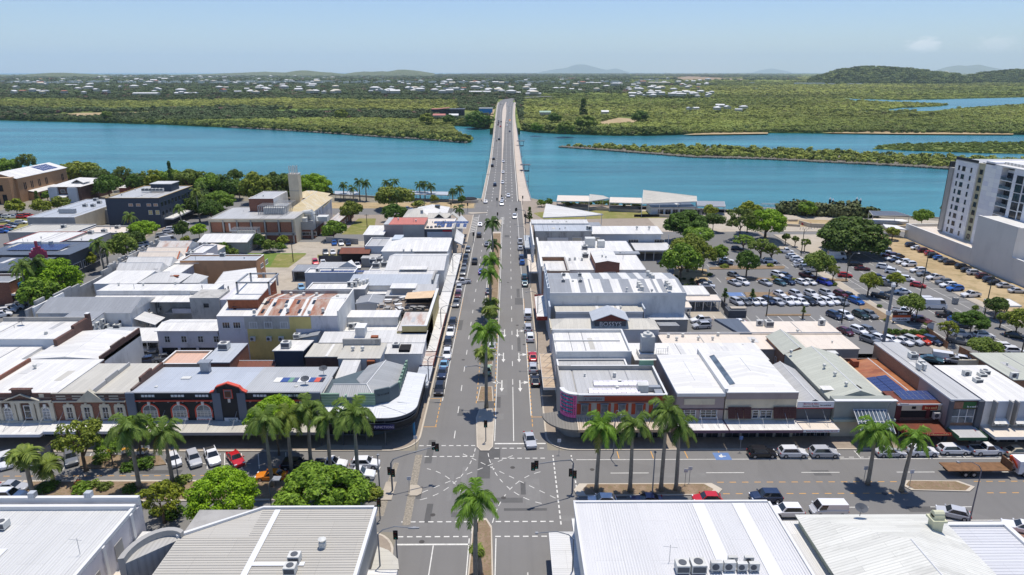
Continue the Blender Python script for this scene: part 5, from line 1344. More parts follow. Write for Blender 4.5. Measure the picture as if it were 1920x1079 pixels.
b.win('S',[14,23,31.5],3.6,3.6,1.3,(4,1));b.add('downpipe',MB().box(26,-.1,0,26.2,0,6.6),TR);b.ac('vent',(1194,430),(1217,430),z=7.4,sc_=1.4)
p=rps(1192,1262,470,457,3.6)
o=srp('carport','white roofed carport open to the front below the pale grey office','carport',p,[3.6,3.6,3.9,3.9],.2,WH2['y'],[(p[0][0]+.3+i*(p[1][0]-p[0][0]-.6)/4,p[0][1]+.3,3.5)for i in range(5)])
MB().box(0,p[3][1]-p[0][1]-.3,.1,p[1][0]-p[0][0],p[3][1]-p[0][1],3.6).bl('back_wall',WC,o)
p=[at(1024,385,8),at(1018,408,5.0),at(1098,405,5.0),at(1131,403,5.0)]
srp('sail_roof','large triangular white sail shaped roof by the bridge approach','canopy',p,[8.6,5.0,5.0,5.2],.3,WH2['x'],[(*at(1128,403,5.0),5.0),(*at(1098,406,5),4.8),(*at(1128,400,5),5.1),(*at(1020,405,5),5)])
b=Bld('kiosk','small grey kiosk under the tip of the white sail roof','kiosk',(1105,1126,424,418),3.0,WG,MG,'flat')
# --- waterfront canopies
def wcan(name,label,pts,zs,m,cat='canopy',extra=()):
 P=[at(u,v,z)for(u,v),z in zip(pts,zs)]
 return srp(name,label,cat,P,zs,.25,m,[(P[i][0]+.0,P[i][1],zs[i]-.1)for i in range(len(P))]+list(extra))
wcan('waterfront_canopy','flat striped cream canopy at the left end of the waterfront walk',[(1044,377),(1104,378),(1104,367.5),(1046,366.5)],[4.2]*4,CR['x'])
wcan('waterfront_canopy','pointed grey canopy between the two striped ones on the waterfront',[(1104,378),(1143,372),(1130,367),(1106,364.5)],[4.6,4.6,5,6],BE['x'])
wcan('waterfront_canopy','flat striped cream canopy next to the big waterfront pavilion',[(1143,380),(1203,381.5),(1203,371.5),(1144,370)],[4.2]*4,CR['x'])
P=[at(1204,382,6),at(1306.5,378,6),at(1306,368,7.5),at(1206.5,356.5,10.5)]
srp('waterfront_pavilion','big open pavilion with a sloping cream ribbed roof on the waterfront','pavilion',P,[6,6,7.5,10.5],.3,rfm('pavilion_roof',c3(196,192,180),'x',rib=.9),[(*at(1204,382,6),6),(*at(1237,381,6),6),(*at(1271,379.5,6),6),(*at(1306,378,6),6),(*at(1306,370,7),7)])
b=Bld('riverside_restaurant','glass and white walled restaurant under the big waterfront pavilion roof','restaurant',(1222,1304,389,380),3.8,WW,DG,'flat');b.win('S',[4+3.2*i for i in range(7)],.6,2.6,2.4,(2,1));b.add('terrace_rail',MB().box(-8,-3,.1,18,-2.8,1.2),DK)
wcan('pergola','grey framed pergola on posts right of the waterfront pavilion',[(1308,386),(1360,387.5),(1358,378),(1307,377)],[4.0]*4,MG['x'],'pergola')
wcan('picnic_shelter','slate roofed open picnic shelter by the river near the tower',[(1637,404),(1705,404.5),(1680,397),(1630,395.5)],[4.0,4.0,4.8,4.8],DG['y'],'shelter')
x0,y0=at(1640,421,0);b=Bld('shelter_base','low white seating wall inside the slate roofed shelter','seating wall',None,1.2,WW,None,None,world=(x0,y0,x0+14,y0+5))
GRW=mat('rendered_garden_wall',c3(190,180,162),.8,.1,dirt=c3(130,120,104),damt=.2)
for pts,lb in(([(1498,421),(1519,427),(1546,428)],'pale curved garden wall behind the red bench'),([(1560,428),(1640,430),(1740,433)],'long pale garden wall beyond the big fig tree'),([(1478,416),(1495,416)],'short pale planter wall at the plaza'),([(1470,424),(1500,426)],'low pale step wall in the plaza')):
 tag(pwl('garden_wall',[at(u,v)for u,v in pts],.1,1.7 if 'curved' in lb or 'long' in lb else 1.0,.5,GRW),lb,'wall')
tag(pwl('concrete_wall',[at(1045,392),at(1140,396),at(1200,400)],.1,1.3,.4,CNC),'concrete upstand wall along the lawn under the canopies','wall')
tag(pwl('concrete_wall',[at(1228,407),at(1300,412)],.1,1.3,.4,GRW),'pale planter wall in front of the waterfront restaurant','wall')
# --- jetty and piles
x,y=at(1420,396,-1);o=em('jetty',(x,y,0),R(-4),'white trussed gangway reaching into the river behind the riverside trees','gangway')
tr=MB()
for k in(0,2.2):
 tr.tube((0,k,.2),(44,k,.2),.12,.12,5).tube((2,k,2.2),(42,k,2.2),.12,.12,5)
 for i in range(14):tr.tube((i*3.1+.5,k,.2),(i*3.1+2.0,k,2.2),.07,.07,4).tube((i*3.1+2.0,k,2.2),(i*3.1+3.6,k,.2),.07,.07,4)
tr.bl('truss',TR,o);MB().box(0,0,-.1,44,2.2,.15).bl('deck',CNC,o)
for i,(u,v)in enumerate(((1555,386),(1560,388),(1605,385.5),(1611.5,388))):
 x,y=at(u,v,-3);MB().tube((0,0,-6),(0,0,.2),.5,.5,10).tube((0,0,.2),(0,0,1.2),.55,.1,10,1).bl('mooring_pile',[DK,TR],None,(x,y,0),label=('left pile of the left pair of white capped mooring piles','right pile of the left pair of white capped mooring piles','left pile of the right pair of white capped mooring piles','right pile of the right pair of white capped mooring piles')[i],cat='pile',group='mooring piles off the park')
 # -- apartment tower and its car park wall
TWR=mat('tower_panel',c3(200,200,206),.6,.03,.3);
def towermat():
 m,nt,b_=nmat('tower_cladding');v=coords(nt,world=True)
 sp=nt.nodes.new('ShaderNodeSeparateXYZ');nt.links.new(v,sp.inputs[0]);ad=nt.nodes.new('ShaderNodeMath');nt.links.new(sp.outputs[0],ad.inputs[0]);nt.links.new(sp.outputs[1],ad.inputs[1]);cb=nt.nodes.new('ShaderNodeCombineXYZ');nt.links.new(ad.outputs[0],cb.inputs[0]);nt.links.new(sp.outputs[2],cb.inputs[1])
 br=nt.nodes.new('ShaderNodeTexBrick');nt.links.new(cb.outputs[0],br.inputs['Vector']);br.inputs['Scale'].default_value=1;br.inputs['Brick Width'].default_value=2.4;br.inputs['Row Height'].default_value=1.5;br.inputs['Mortar Size'].default_value=.01;br.offset=0
 br.inputs['Color1'].default_value=(*c3(236,235,231),1);br.inputs['Color2'].default_value=(*c3(214,214,220),1);br.inputs['Mortar'].default_value=(*c3(150,150,156),1)
 nt.links.new(br.outputs['Color'],b_.inputs['Base Color']);b_.inputs['Roughness'].default_value=.6;return m
TW=towermat()
TX=158.0
o=em('apartment_tower',(TX,196,0),0,'eleven storey pale panelled apartment tower with a dark strip and glass balconies','apartment tower')
MB().box(2.0,0,0,26,31,30.2).bl('wall',TW,o)
MB().box(.0,34.2,0,24,46,30.4).bl('wall',TW,o);MB().box(.0,26.0,0,24,30.4,32.0).bl('wall',TW,o);MB().box(.5,30.4,0,24,34.2,30.8).bl('recess_wall',mat('recess_sand',c3(186,180,150),.7),o)
MB().box(0,12,0,2.0,17,31).box(0,8.2,0,2.0,10.2,31).box(0,0,0,2.0,6.0,31).box(0,22.5,0,2.0,26,31).bl('pier',TW,o)
MB().box(-.5,46,5,4,48.2,27.6).bl('end_fin',WG,o);MB().box(.2,48.2,5,12,49.6,29.5).bl('end_fin',W_BLACK,o)
MB().box(0,0,31,26,32,31.4).box(3,0,31.4,26,26,32.2).bl('roof',WH['x'],o);MB().box(0,34.2,30.4,24,46,30.7).bl('roof',LG['y'],o)
MB().box(6,14,32.2,9,17,33.6).box(10,4,32.2,22,10,34).bl('plant_box',ACW,o);MB().box(-.1,34.3,30.7,.2,46,31.6).bl('roof_rail',W_BLACK,o)
for fl in range(10):
 z=27.3-fl*2.75
 for dy,w_ in((43.6,.8),(41.0,1.6),(37.0,.8)):
  f,g=win_mesh(w_,1.5,W_BLACK,GL,(2 if w_>1 else 1,1));q=link('window',f,o,(-.0,dy-fl*.0,z),R(-90));link('pane',g,q)
 f,g=win_mesh(1.5,1.5,W_BLACK,GL,(2,1));q=link('window',f,o,(.5,32.6,z),R(-90));link('pane',g,q)
 if fl>6:continue
 MB().box(-.1,17.1,z-.45,2.0,22.4,z-.15).bl('balcony_slab',TR,o);MB().box(-.08,17.15,z-.15,-.02,22.35,z+.75).bl('balustrade',GLB,o);MB().box(1.9,17.2,z-.15,1.98,22.3,z+2.0).bl('sliding_door',GL,o)
 MB().box(-.0,10.3,z-.4,2.0,11.95,z-.1).bl('balcony_slab',TR,o);MB().box(.1,10.3,z-.1,.16,11.95,z+2.1).bl('window_wall',GL,o)
 f,g=win_mesh(1.8,1.5,W_BLACK,GL,(2,1));q=link('window',f,o,(0,4,z),R(-90));link('pane',g,q)
 f,g=win_mesh(2.8,2.3,W_BLACK,GL,(2,1));q=link('window',f,o,(-.02,13.9,z-.2),R(-90));link('pane',g,q)
WP=mat('podium_render',c3(206,205,200),.8,.04,.2,dirt=c3(160,160,158),damt=.25)
o=em('podium_wall',(150.3,140,0),0,'long blank grey podium wall with a tall raised block along the dirt car park','wall')
MB().box(0,0,0,.5,56,7.2).bl('wall',WP,o);MB().box(.02,56,0,.5,74,16.2).bl('wall',WP,o);MB().box(0,74,0,.5,112,5.4).bl('wall',WP,o);MB().box(.5,111.5,0,26,112,5.4).bl('wall',WP,o)
MB().box(-.06,0,7.2,.56,56,7.3).box(-.06,74,5.4,.56,112.1,5.5).box(-.06,56,16.2,.56,74,16.35).bl('coping',TR,o);MB().box(.5,56,0,7.7,73.9,16.1).bl('stair_block',WP,o)
MB().box(.5,74,4.2,26,111.5,4.4).box(.5,0,6,26,56,6.2).bl('podium_roof',CR['y'],o)
MB().box(-.08,38,.2,-.02,45,3.2).bl('roller_door',TRG,o)
srp('entrance_canopy','thin pale entrance canopy at the river end of the podium wall','canopy',[(144,254),(150.2,250),(150.2,258),(146,260)],[3.4]*4,.2,TR,[(145.5,256,3.3)])
p=rps(1866,1912,574,562,3);cpy('bus_shelter','white flat roofed shelter on the grass beside river street',1868,1916,574,563,3.0,WH['y'],2)
for i in range(34):pass
# --- small things on the right
GATE=mat('timber_fence',c3(150,108,78),.8,.2,1.5)
def fnc(name,label,pts,h,m,step=.0,z0=.13,slat=.14,gap=.03):
 """post-and-board fence: each board its own piece"""
 x0,y0=pts[0];o=em(name,(x0,y0,z0),0,label,'fence')
 for i in range(len(pts)-1):
  a=Vector((pts[i][0]-x0,pts[i][1]-y0));b_=Vector((pts[i+1][0]-x0,pts[i+1][1]-y0));L=(b_-a).length;ang=math.atan2((b_-a).y,(b_-a).x)
  n=max(1,int(L/2.4));me=MB().box(0,-.03,0,L,.03,slat-gap).mesh('board',m)
  for k in range(int(h/slat)):q=link('board',me,o,(a.x,a.y,.1+k*slat),ang)
  pm=MB().box(-.06,-.06,0,.06,.06,h+.15).mesh('post',m)
  for k in range(n+1):q=a+(b_-a)*(k/n);link('post',pm,o,(q.x,q.y,0),ang)
 return o
fnc('timber_fence','timber slat fence beside the dark four wheel drive at the end of the lot',[at(1736,626),at(1775,656)],1.5,GATE,slat=.3)
fnc('timber_fence','short timber slat fence nearest the white van at the end of the lot',[at(1797,663),at(1822,676)],1.5,GATE,slat=.3)
fnc('grey_fence','dark grey fence between the cream carport and the car park',[at(1352,575),at(1368,597),at(1398,597)],1.8,WDG,slat=.3)
o=em('entry_sign',(*at(1688,607),.13),0,'brown and white car park entry sign on the garden bed by river street','sign')
MB().box(-2.2,-.1,.6,2.2,.1,1.5).bl('lower_panel',SW,o);MB().box(-2.2,-.12,1.5,2.2,.12,2.1).bl('orange_panel',mat('sign_orange',c3(200,90,50),.5),o);MB().box(-2.2,-.14,2.1,2.2,.14,3.0).bl('brown_panel',mat('sign_brown',c3(70,50,46),.5),o);MB().box(-2,-.08,0,-1.7,.08,.6).box(1.7,-.08,0,2,.08,.6).bl('post',DK,o)
scr(o,TXG,(0,-.13,1.05),2.4,.4);scr(o,SW,(0,-.16,2.55),2,.4)
o=em('pylon_sign',(*at(1742,626),.13),0,'white pylon sign with a small dark red roof at the lot entrance','sign')
MB().box(-.7,-.2,0,.7,.2,2.6).bl('panel',SW,o);MB().pz([(-1.3,-.6),(0,-.6),(0,.6),(-1.3,.6)],[2.6,3.2,3.2,2.6],[2.7,3.3,3.3,2.7]).pz([(0,-.6),(1.3,-.6),(1.3,.6),(0,.6)],[3.2,2.6,2.6,3.2],[3.3,2.7,2.7,3.3]).bl('roof',mat('maroon',c3(88,40,42)),o)
o=em('bench',(*at(1512,423.5),.13),0,'red bench in front of the curved pale garden wall','bench');MB().box(-2,-.3,.4,2,.3,.5).bl('seat',SIGNR,o);MB().box(-2,.25,.5,2,.35,1.0).bl('backrest',SIGNR,o)
for x in(-1.7,1.7):MB().box(x-.08,-.25,0,x+.08,.25,.4).bl('leg',SIGNR,o)
for i in range(8):
 x,y=at(1500+i*5.4,432-i*.5);MB().tube((0,0,.1),(0,0,1.1),.09,.09,8).bl('bollard',WG,None,(x,y,0),label='grey bollard in the row along the plaza edge',cat='bollard',group='bollards along the plaza edge')
 # == left of the main street
CORAL=mat('coral_trim',c3(206,84,66),.6,.05);SLATE=mat('pilaster_slate',c3(104,114,130),.6,.06);STUC=mat('stucco_cream',c3(196,190,172),.75,.1,.8,dirt=c3(110,104,92),damt=.5);BLK=mat('wall_black',c3(44,46,50),.7,.12,.6)
SAGE=mat('sage_panel',c3(122,148,130),.7,.08);STG=mat('slate_green',c3(84,98,104),.7,.1,.5,dirt=c3(50,56,60));GLP=gm_('curtained_glass',(.22,.24,.26),.2)
FY=105.0
# --- black two storey facade with coral trim
b=Bld('heritage_building','long black two storey heritage facade with coral trimmed arched windows and a central gable','heritage building',None,6.9,BLK,None,None,world=(-64.7,FY,-31.9,118),par=0)
L=b.L
mb=MB();b.add('roof',MB().pz([(0,.3),(19,.3),(19,13),(0,13)],[7.6,7.6,7.0,7.0],[7.75,7.75,7.15,7.15]),rfm('roof_bg_big',c3(178,184,192),'y',rib=.4,var=.05,sheet=3.0));b.add('roof',MB().pz([(19.02,.3),(L,.3),(L,13),(19.02,13)],[7.6,7.6,7.0,7.0],[7.76,7.76,7.16,7.16]),rfm('roof_lg_big',c3(176,178,178),'y',rib=.4,var=.07,sheet=2.5))
b.add('parapet',MB().box(0,0,7.0,L,.3,8.2),BLK);b.add('coping',MB().box(-.05,-.08,8.2,L+.05,.38,8.3),TRG)
for i,(w,c)in enumerate(((1.5,(226,224,214)),(1.7,(60,84,140)),(1.0,(110,150,126)),(1.1,(90,100,122)),(2.4,(232,232,230)),(1.3,(60,84,140)),(1.2,(200,90,72)),(.8,(50,52,70)))):
 x0=23.7+sum((1.5,1.7,1.0,1.1,2.4,1.3,1.2,.8)[:i]);x0=23.0+sum((1.5,1.7,1.0,1.1,2.4,1.3,1.2,.8)[:i])*.8
 b.add('painted_sheet',MB().pz([(x0,5.6),(x0+w*.8,5.6),(x0+w*.8,7.6),(x0,7.6)],[7.3,7.3,7.2,7.2],[7.6,7.6,7.5,7.5]),mat('sheet_%d'%i,c3(*c),.5,.05))
for x0,x1 in((0,1.5),(14.6,16.0),(18.8,20.2),(L-1.7,L)):b.add('pilaster',MB().box(x0,-.28,2.6,x1,0,8.3),SLATE)
for p0,p1 in((1.5,14.6),(20.2,L-1.7)):
 b.add('coral_cornice',MB().box(p0,-.3,6.75,p1,0,6.95),CORAL)
 for k in range(6):b.add('bracket',MB().box(p0+.6+k*(p1-p0-1)/5,-.26,6.55,p0+.85+k*(p1-p0-1)/5,0,6.75),TRG)
for gx in(3.7,8.7,13.0-.2,22.6,27.3,L-3.6):
 for k in range(4):b.add('glass_block',MB().box(gx-1.1+k*.58,-.06,7.5,gx-1.1+k*.58+.46,0,7.9),mat('block_white',c3(226,228,230),.4,.05))
def awn_(b,x,z,w,h,ring,sill=True,gm=GLP,mul=(4,3),rw=.22):
 f,g=win_mesh(w,h,TR,gm,mul,True);q=link('window',f,b.root,(x,-.02,z));link('pane',g,q)
 m_=MB();n=14;R0,R1=w/2+.03,w/2+.03+rw
 for s_ in(-1,1):m_.box(x+s_*R0,-.14,z-.1,x+s_*R1,0,z+h)
 for i in range(n):
  a,c=math.pi*i/n,math.pi*(i+1)/n;P=lambda r_,t,y:(x+r_*math.cos(t),y,z+h+r_*.9*math.sin(t))
  m_.face([P(R0,a,-.14),P(R1,a,-.14),P(R1,c,-.14),P(R0,c,-.14)]);m_.face([P(R1,a,-.14),P(R1,a,0),P(R1,c,0),P(R1,c,-.14)])
 m_.bl('window_surround',ring,b.root)
 b.add('keystone',MB().pz([(x-.22,-.24),(x+.22,-.24),(x+.22,0),(x-.22,0)],z+h+w*.42,z+h+w*.42+.7),TR)
for x in(3.7,8.7,13.0-.2,22.6,27.3,L-3.4):awn_(b,x,3.75,2.5,1.2,CORAL)
for x in(8.7,12.8,22.6):b.add('sign',MB().box(x-1.3,-.3,3.2,x+1.3,-.2,3.65),SW)
scr(b.root,TXR,(12.8,-.32,3.42),2.1,.24);scr(b.root,TXR,(22.6,-.32,3.42),2,.24)
gx=17.4
b.add('gable_bay',MB().box(gx-1.4,-.2,2.6,gx+1.4,0,9.2),BLK)
mb=MB();mb.pz([(gx-1.9,-.25),(gx+1.9,-.25),(gx+1.9,.3),(gx-1.9,.3)],8.3,9.3);mb.pz([(gx-1.9,-.25),(gx,-.25),(gx,.3),(gx-1.9,.3)],[9.3]*4,[9.31,9.95,9.95,9.31]);mb.pz([(gx,-.25),(gx+1.9,-.25),(gx+1.9,.3),(gx,.3)],[9.3]*4,[9.95,9.31,9.31,9.95]);mb.bl('gable',BLK,b.root)
cg=MB()
for(xa,za,xb,zb)in((-3.1,8.3,-2.4,8.5),(-2.4,8.5,-1.95,9.3),(-1.95,9.3,0,10.0),(0,10.0,1.95,9.3),(1.95,9.3,2.4,8.7),(2.4,8.7,3.1,8.3)):
 cg.pz([(gx+xa,-.38),(gx+xb,-.38),(gx+xb,.4),(gx+xa,.4)],[za,zb,zb,za],[za+.2,zb+.2,zb+.2,za+.2])
cg.bl('gable_coping',CORAL,b.root)
b.add('shoulder',MB().pz([(gx-3,-.1),(gx-1.9,-.1),(gx-1.9,.3),(gx-3,.3)],[8.2]*4,[8.3,9.1,9.1,8.3]).pz([(gx+1.9,-.1),(gx+3,-.1),(gx+3,.3),(gx+1.9,.3)],[8.2]*4,[9.1,8.3,8.3,9.1]),SLATE)
b.add('niche_frame',MB().box(gx-.75,-.34,7.3,gx+.75,-.2,9.0),CORAL);b.add('niche',MB().box(gx-.6,-.38,7.45,gx+.6,-.34,8.85),TRG);b.add('emblem',MB().box(gx-.5,-.41,7.6,gx+.5,-.38,8.7).tube((gx,-.38,8.1),(gx,-.46,8.1),.36,.3,12),mat('emblem_bronze',c3(110,74,58),.6,.3,6))
awn_(b,gx,3.9,1.5,2.0,CORAL,mul=(2,3),rw=.3);b.add('solar_sign',MB().box(gx-1.15,-.4,3.05,gx+1.15,-.3,3.7),SW);tx('SOLAR',b.root,mat('lettering_green',c3(50,120,110),.5),(gx+.2,-.42,3.38),.42)
for dx in(.6,1.9):link('air_conditioner',ACM['split'],b.root,(gx-.6+dx,-.35,2.7-.25),0,.9)
b.awn('S',3.8,2.9,BE,ties=8,slope=.3,fm=TRG);b.sfr('S',.5,L-.5,12,h=2.3)
b.ac('vent',(294,732));b.add('rooftop_hatch',MB().box(6,7,7.2,7.6,8,7.6),ACW);b.add('chimney',MB().box(8.2,10.2,7,9.8,11.2,9.2).box(7.9,9.9,9.2,10.1,11.5,9.4),ME);b.ac('dish',(573,722),(607,702),z=7.5);b.ac('cowl',(556,731))
b.add('side_parapet',MB().box(-.3,2,6.5,.1,5,8.0).box(-.3,5,6.5,.1,9,8.8).box(-.3,9,6.5,.1,13,8.2),BD)
# --- red brick with stone windows and a triangular pediment
b=Bld('heritage_building','red brick two storey facade with a pale triangular pediment and four stone framed windows','heritage building',None,7.4,BRD,BE,'mn',rise=-.0,over=.0,world=(-77.2,FY,-64.9,119))
b.add('parapet',MB().box(0,-.02,7.4,b.L,.3,8.2),BD);b.band('S',6.65,.2,STUC,.3);b.band('S',8.15,.15,STUC,.15)
for x in(1.5,4.2,8.0,10.4):b.add('parapet_panel',MB().box(x-.8,-.07,7.6,x+.8,0,7.8).box(x-.8,-.07,7.1,x+.8,0,7.3),STUC)
b.add('pediment',MB().pz([(4.2,-.4),(6.5,-.4),(6.5,.3),(4.2,.3)],[6.85]*4,[6.9,8.95,8.95,6.9]).pz([(6.5,-.4),(8.8,-.4),(8.8,.3),(6.5,.3)],[6.85]*4,[8.95,6.9,6.9,8.95]),STUC)
for x in(2.5,5.5,8.6,11.1):
 b.add('window_surround',MB().box(x-.95,-.14,3.3,x-.5,0,5.9).box(x+.5,-.14,3.3,x+.95,0,5.9).box(x-.8,-.16,5.7,x+.8,0,6.2).box(x-.2,-.2,6.2,x+.2,0,6.45),STUC)
 b.win('S',[x],3.5,1.1,2.2,(2,2))
b.awn('S',3.8,2.9,WH,ties=4,fm=SW);b.sfr('S',.4,12,5,h=2.3)
b.add('valley_step',MB().box(6.2,1,7.4,6.4,5,8.3).box(6.2,5.2,7.4,6.4,9,8.5).box(6.2,9.2,7.4,6.4,13,8.2),LG['y'])
# --- ornate brown and cream facade
b=Bld('heritage_building','ornate brown two storey facade with paired cream pilasters, arched windows and small pediment','heritage building',None,7.4,BD,WH,'flat',over=.0,world=(-93.5,FY,-77.4,121))
b.add('parapet',MB().box(0,-.02,7.4,b.L,.3,8.2),BD);b.band('S',6.6,.35,STUC,.35)
off=9.0-.6
for u in(8,32,41,65,74,98):x=(u-0)*.098+6.4;b.add('pilaster',MB().box(x-.32,-.3,3.0,x+.32,0,6.6).box(x-.4,-.34,6.3,x+.4,0,6.6),STUC)
for u in(20,86):awn_(b,u*.098+6.4,3.3,1.35,1.7,STUC,mul=(2,3),rw=.25)
b.win('S',[55*.098+6.4-.1],3.7,1.2,2.3,(1,2));b.add('raking_pediment',MB().pz([(8.3,-.5),(11.3,-.5),(11.3,.2),(8.3,.2)],[6.9,8.1,8.1,6.9],[7.1,8.3,8.3,7.1]).pz([(11.3,-.5),(14.3,-.5),(14.3,.2),(11.3,.2)],[8.1,6.9,6.9,8.1],[8.3,7.1,7.1,8.3]),STUC)
b.add('attic_block',MB().box(9.8,-.2,7.4,12.8,.4,8.9).box(9.5,-.3,8.9,13.1,.5,9.05),BD)
for x in(7,14.6):b.add('attic_panel',MB().box(x-.4,-.1,7.5,x+.4,0,8.1),STUC)
b.win('S',[2],3.5,1.2,2.2);b.band('S',2.9,.3,STUC,.5);b.awn('S',4.4,2.7,WH,ties=6,fm=SW);b.sfr('S',.4,16,6,h=2.2)
b.add('party_wall',MB().box(2.5,.4,7,2.9,15,8.2),BRD)
b=Bld('shop','wide white roofed shop with stepped brown side parapet behind the ornate facade','shop',None,7.3,WW,WH,'gy',rise=.5,over=-.05,world=(-92,121.2,-78.2,136));b.add('parapet',MB().box(b.L-.3,0,6.5,b.L,4,8.0).box(b.L-.3,4,6.5,b.L,9,8.5).box(b.L-.3,9,6.5,b.L,14.8,8.2),BD);b.add('water_heater',MB().tube((-.5,9,8.2),(-.5,11.5,8.3),.4,.4,10),ACW)
b=Bld('shop','white roofed shop at the left edge behind the ornate facade','shop',None,7.0,WW,WH,'flat',over=0,world=(-112,108,-94,130))
b=Bld('shop','small white roofed annex with beige side against the dark stepped wall','annex',(165,214,668,646),5.2,WC,WH,'gy',rise=.7)
b=Bld('shop','white roofed long strip building with pale blue wall at the left edge','shop',(-40,72,690,640),6.4,WB,WH2,'flat',over=.1);
b=Bld('shop','white roofed building ending in a sooty stepped brown brick wall with one window','shop',(-60,106,637,603),8.6,WB,WH,'flat',par=.0,over=.0)
b.add('brick_end',MB().box(b.L-.1,-1,0,b.L+.6,5,8.9).box(b.L-.1,5,0,b.L+.6,10,9.6).box(b.L-.1,10,0,b.L+.6,b.W+.5,10.4),BD);b.add('coping',MB().box(b.L-.15,10,10.4,b.L+.7,b.W+.5,10.5),TR);b.add('window',MB().box(b.L+.58,2,4.8,b.L+.66,3.4,6.6),GL);b.add('rear_parapet',MB().box(0,b.W-.3,8.5,b.L,b.W,9.6),WG);b.add('pipe',MB().path([(b.L+.75,-1,4),(b.L+.75,6,5.6),(b.L+.75,6.4,4.6),(b.L+.75,8.8,4.5)],[.2]*4,6),TR);b.ac('dish',(42,610));b.ac('cowl',(87,628),z=8.6)
b=Bld('mural_building','grey roofed building with a purple and blue mural on its end','building',(98,160,612,587),6.6,W_BLUE,MG,'mn',rise=.7,over=.2)
b.add('mural_top',MB().box(.0,-.06,3.6,b.L,0,6.3),mat('mural_purple',c3(112,92,160),.7,.15,.6));b.win('S',[b.L-4.5],4.2,2.4,1.5,(4,1));b.add('hood',MB().box(b.L-5.8,-.8,5.9,b.L-3.2,0,6.0),TR)
b.add('ac_wall',MB().box(b.L,0,0,b.L+.2,b.W,7.0),WW)
for i in range(7):link('air_conditioner',ACM['split'],b.root,(b.L+.5,1.5+(i%4)*2.0,3.6+(i//4)*1.6),R(90),1.2)
b=Bld('workshop','very long grey gabled workshop roof with white gable end','workshop',(70,243,588,559),7.0,WW,MG,'gx',rise=1.9,over=.25)
b.win('S',[b.L-12.5,b.L-6.5],3.6,2.0,1.8,(2,2));b.win('S',[b.L-9.5,b.L-2.6],3.6,.8,1.8,(1,2));b.win('E',[3,8,13],4,1.4,1.4)
for i in range(6):link('air_conditioner',ACM['split'],b.root,(b.L+.5,1.5+i*2.1,1.6+(i%2)*1.6),R(90),1.3)
o=MB().box(0,0,0,5,5,.12).bl('lean_to',WH2['x'],b.root,(b.L,1,5.2));o.rotation_euler=(0,R(18),0);MB().tube((b.L+4.6,1.3,0),(b.L+4.6,1.3,3.8),.08,.08,6).bl('post',TR,b.root);b.add('front_parapet',MB().box(-1.0,0,5,-.6,b.W,8.4),WW)
b=Bld('blue_shed','low pale blue roofed shed with bright blue walls below the workshop','shed',(169,231,639,617),3.6,W_BLUE,BG,'mn',rise=.3,over=.15);b.win('S',[4.5,7.5,10.5],1.5,.9,.8,(2,1));b.ac('box',(181,618),(191,617),(221,616),(199,616),sc_=.9)
p=rps(230,296,640,622,3.3)
o=srp('carport','white roofed triple carport between the blue shed and the garages','carport',p,[3.3,3.3,4.2,4.2],.15,WH['y'],[(p[0][0]+.2+i*(p[1][0]-p[0][0]-.4)/3,p[0][1]+.3,3.2)for i in range(4)])
MB().box(0,p[3][1]-p[0][1]-.3,.1,p[1][0]-p[0][0],p[3][1]-p[0][1],4.0).box(-.15,0,.1,0,p[3][1]-p[0][1],3.3).bl('back_wall',WW,o)
b=Bld('garage_flat','white two storey block of four windows above open garage bays','flats',(294,407,621,601),6.6,WL,WH,'gx',rise=.7,over=.35)
b.win('S',[2,5.6,9.2,12.6],4.0,1.3,1.5,(2,2));mb=MB()
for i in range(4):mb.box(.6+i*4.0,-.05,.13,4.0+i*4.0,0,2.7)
mb.bl('garage_shade_panel',DK,b.root)  # dark panels on the solid wall paint the shade inside the bays
for i in range(4):b.add('garage_pier',MB().box(.1+i*4.0,-.3,.13,.6+i*4.0,0,2.9),WL)
b.add('rusty_awning',MB().box(13,-1.4,2.9,16.4,0,3.05),RUST)
b=Bld('hotel','long white parapet walled hotel with a stained tower block end and upper verandah','hotel',(182,402,547,534),8.0,WW,WH,'flat',par=.0,over=.1)
b.add('side_wall',MB().box(0,-.3,0,b.L-6,0,8.3),WW);b.add('end_block',MB().box(26,-7,0,33,-.3,8.6),WST);b.add('stained_wing',MB().box(33,-6.5,0,34.5,12,8.0),WL)
b.add('verandah_roof',MB().pz([(0,-4.2),(25.6,-4.2),(25.6,-.3),(0,-.3)],[6.5,6.5,7.0,7.0],[6.65,6.65,7.15,7.15]),WH['y']);b.add('verandah_balustrade',MB().box(20,-4.2,3.8,25.9,-4.05,4.9).box(25.75,-4.2,3.8,25.9,-.3,4.9),WL);b.add('verandah_floor',MB().box(18,-4.2,3.5,25.9,-.3,3.8),WG)
b.add('window',MB().box(29.2,-7.1,6.2,30.4,-7,7.2).box(29,-7.1,2.2,29.9,-7,3.2).box(31,-7.1,2.2,31.9,-7,3.2),GL);b.win('E',[2,4,6,8],5.5,.8,1.4,(1,2));b.ac('vent',(223,536),(269,536),(329,534))
b=Bld('hip_shop','white hip roof just behind the hotel parapet, right of the plain white roof','shop',(262,334,531,516),8.0,WW,WH2,'hx',rise=1.8,over=.3);b.add('rust_patch',MB().box(7,2,9.0,9,3,9.3),RUST)
b=Bld('shop','plain white roof behind the hotel at the left street','shop',(176,255,533,512),8.0,WW,WH,'mn',rise=.5,over=.1);b=Bld('hip_shop','small grey white hip roof at the rear of the hotel','shop',(344,372,531,520),7.8,WW,WH2,'hx',rise=1.8,over=.3)
b=Bld('motel_wing','narrow white roofed wing with a row of small windows slanting between the hip roofs','motel',(296,336,514,497),6.6,WL,WH,'mn',rise=.2,over=.3);b.win('S',[1,2.6,4.2,5.8,7.4],3.9,1.0,1.1,(1,1));b.ac('split',(294,511),(299,508),(316,499),sc_=1.3)
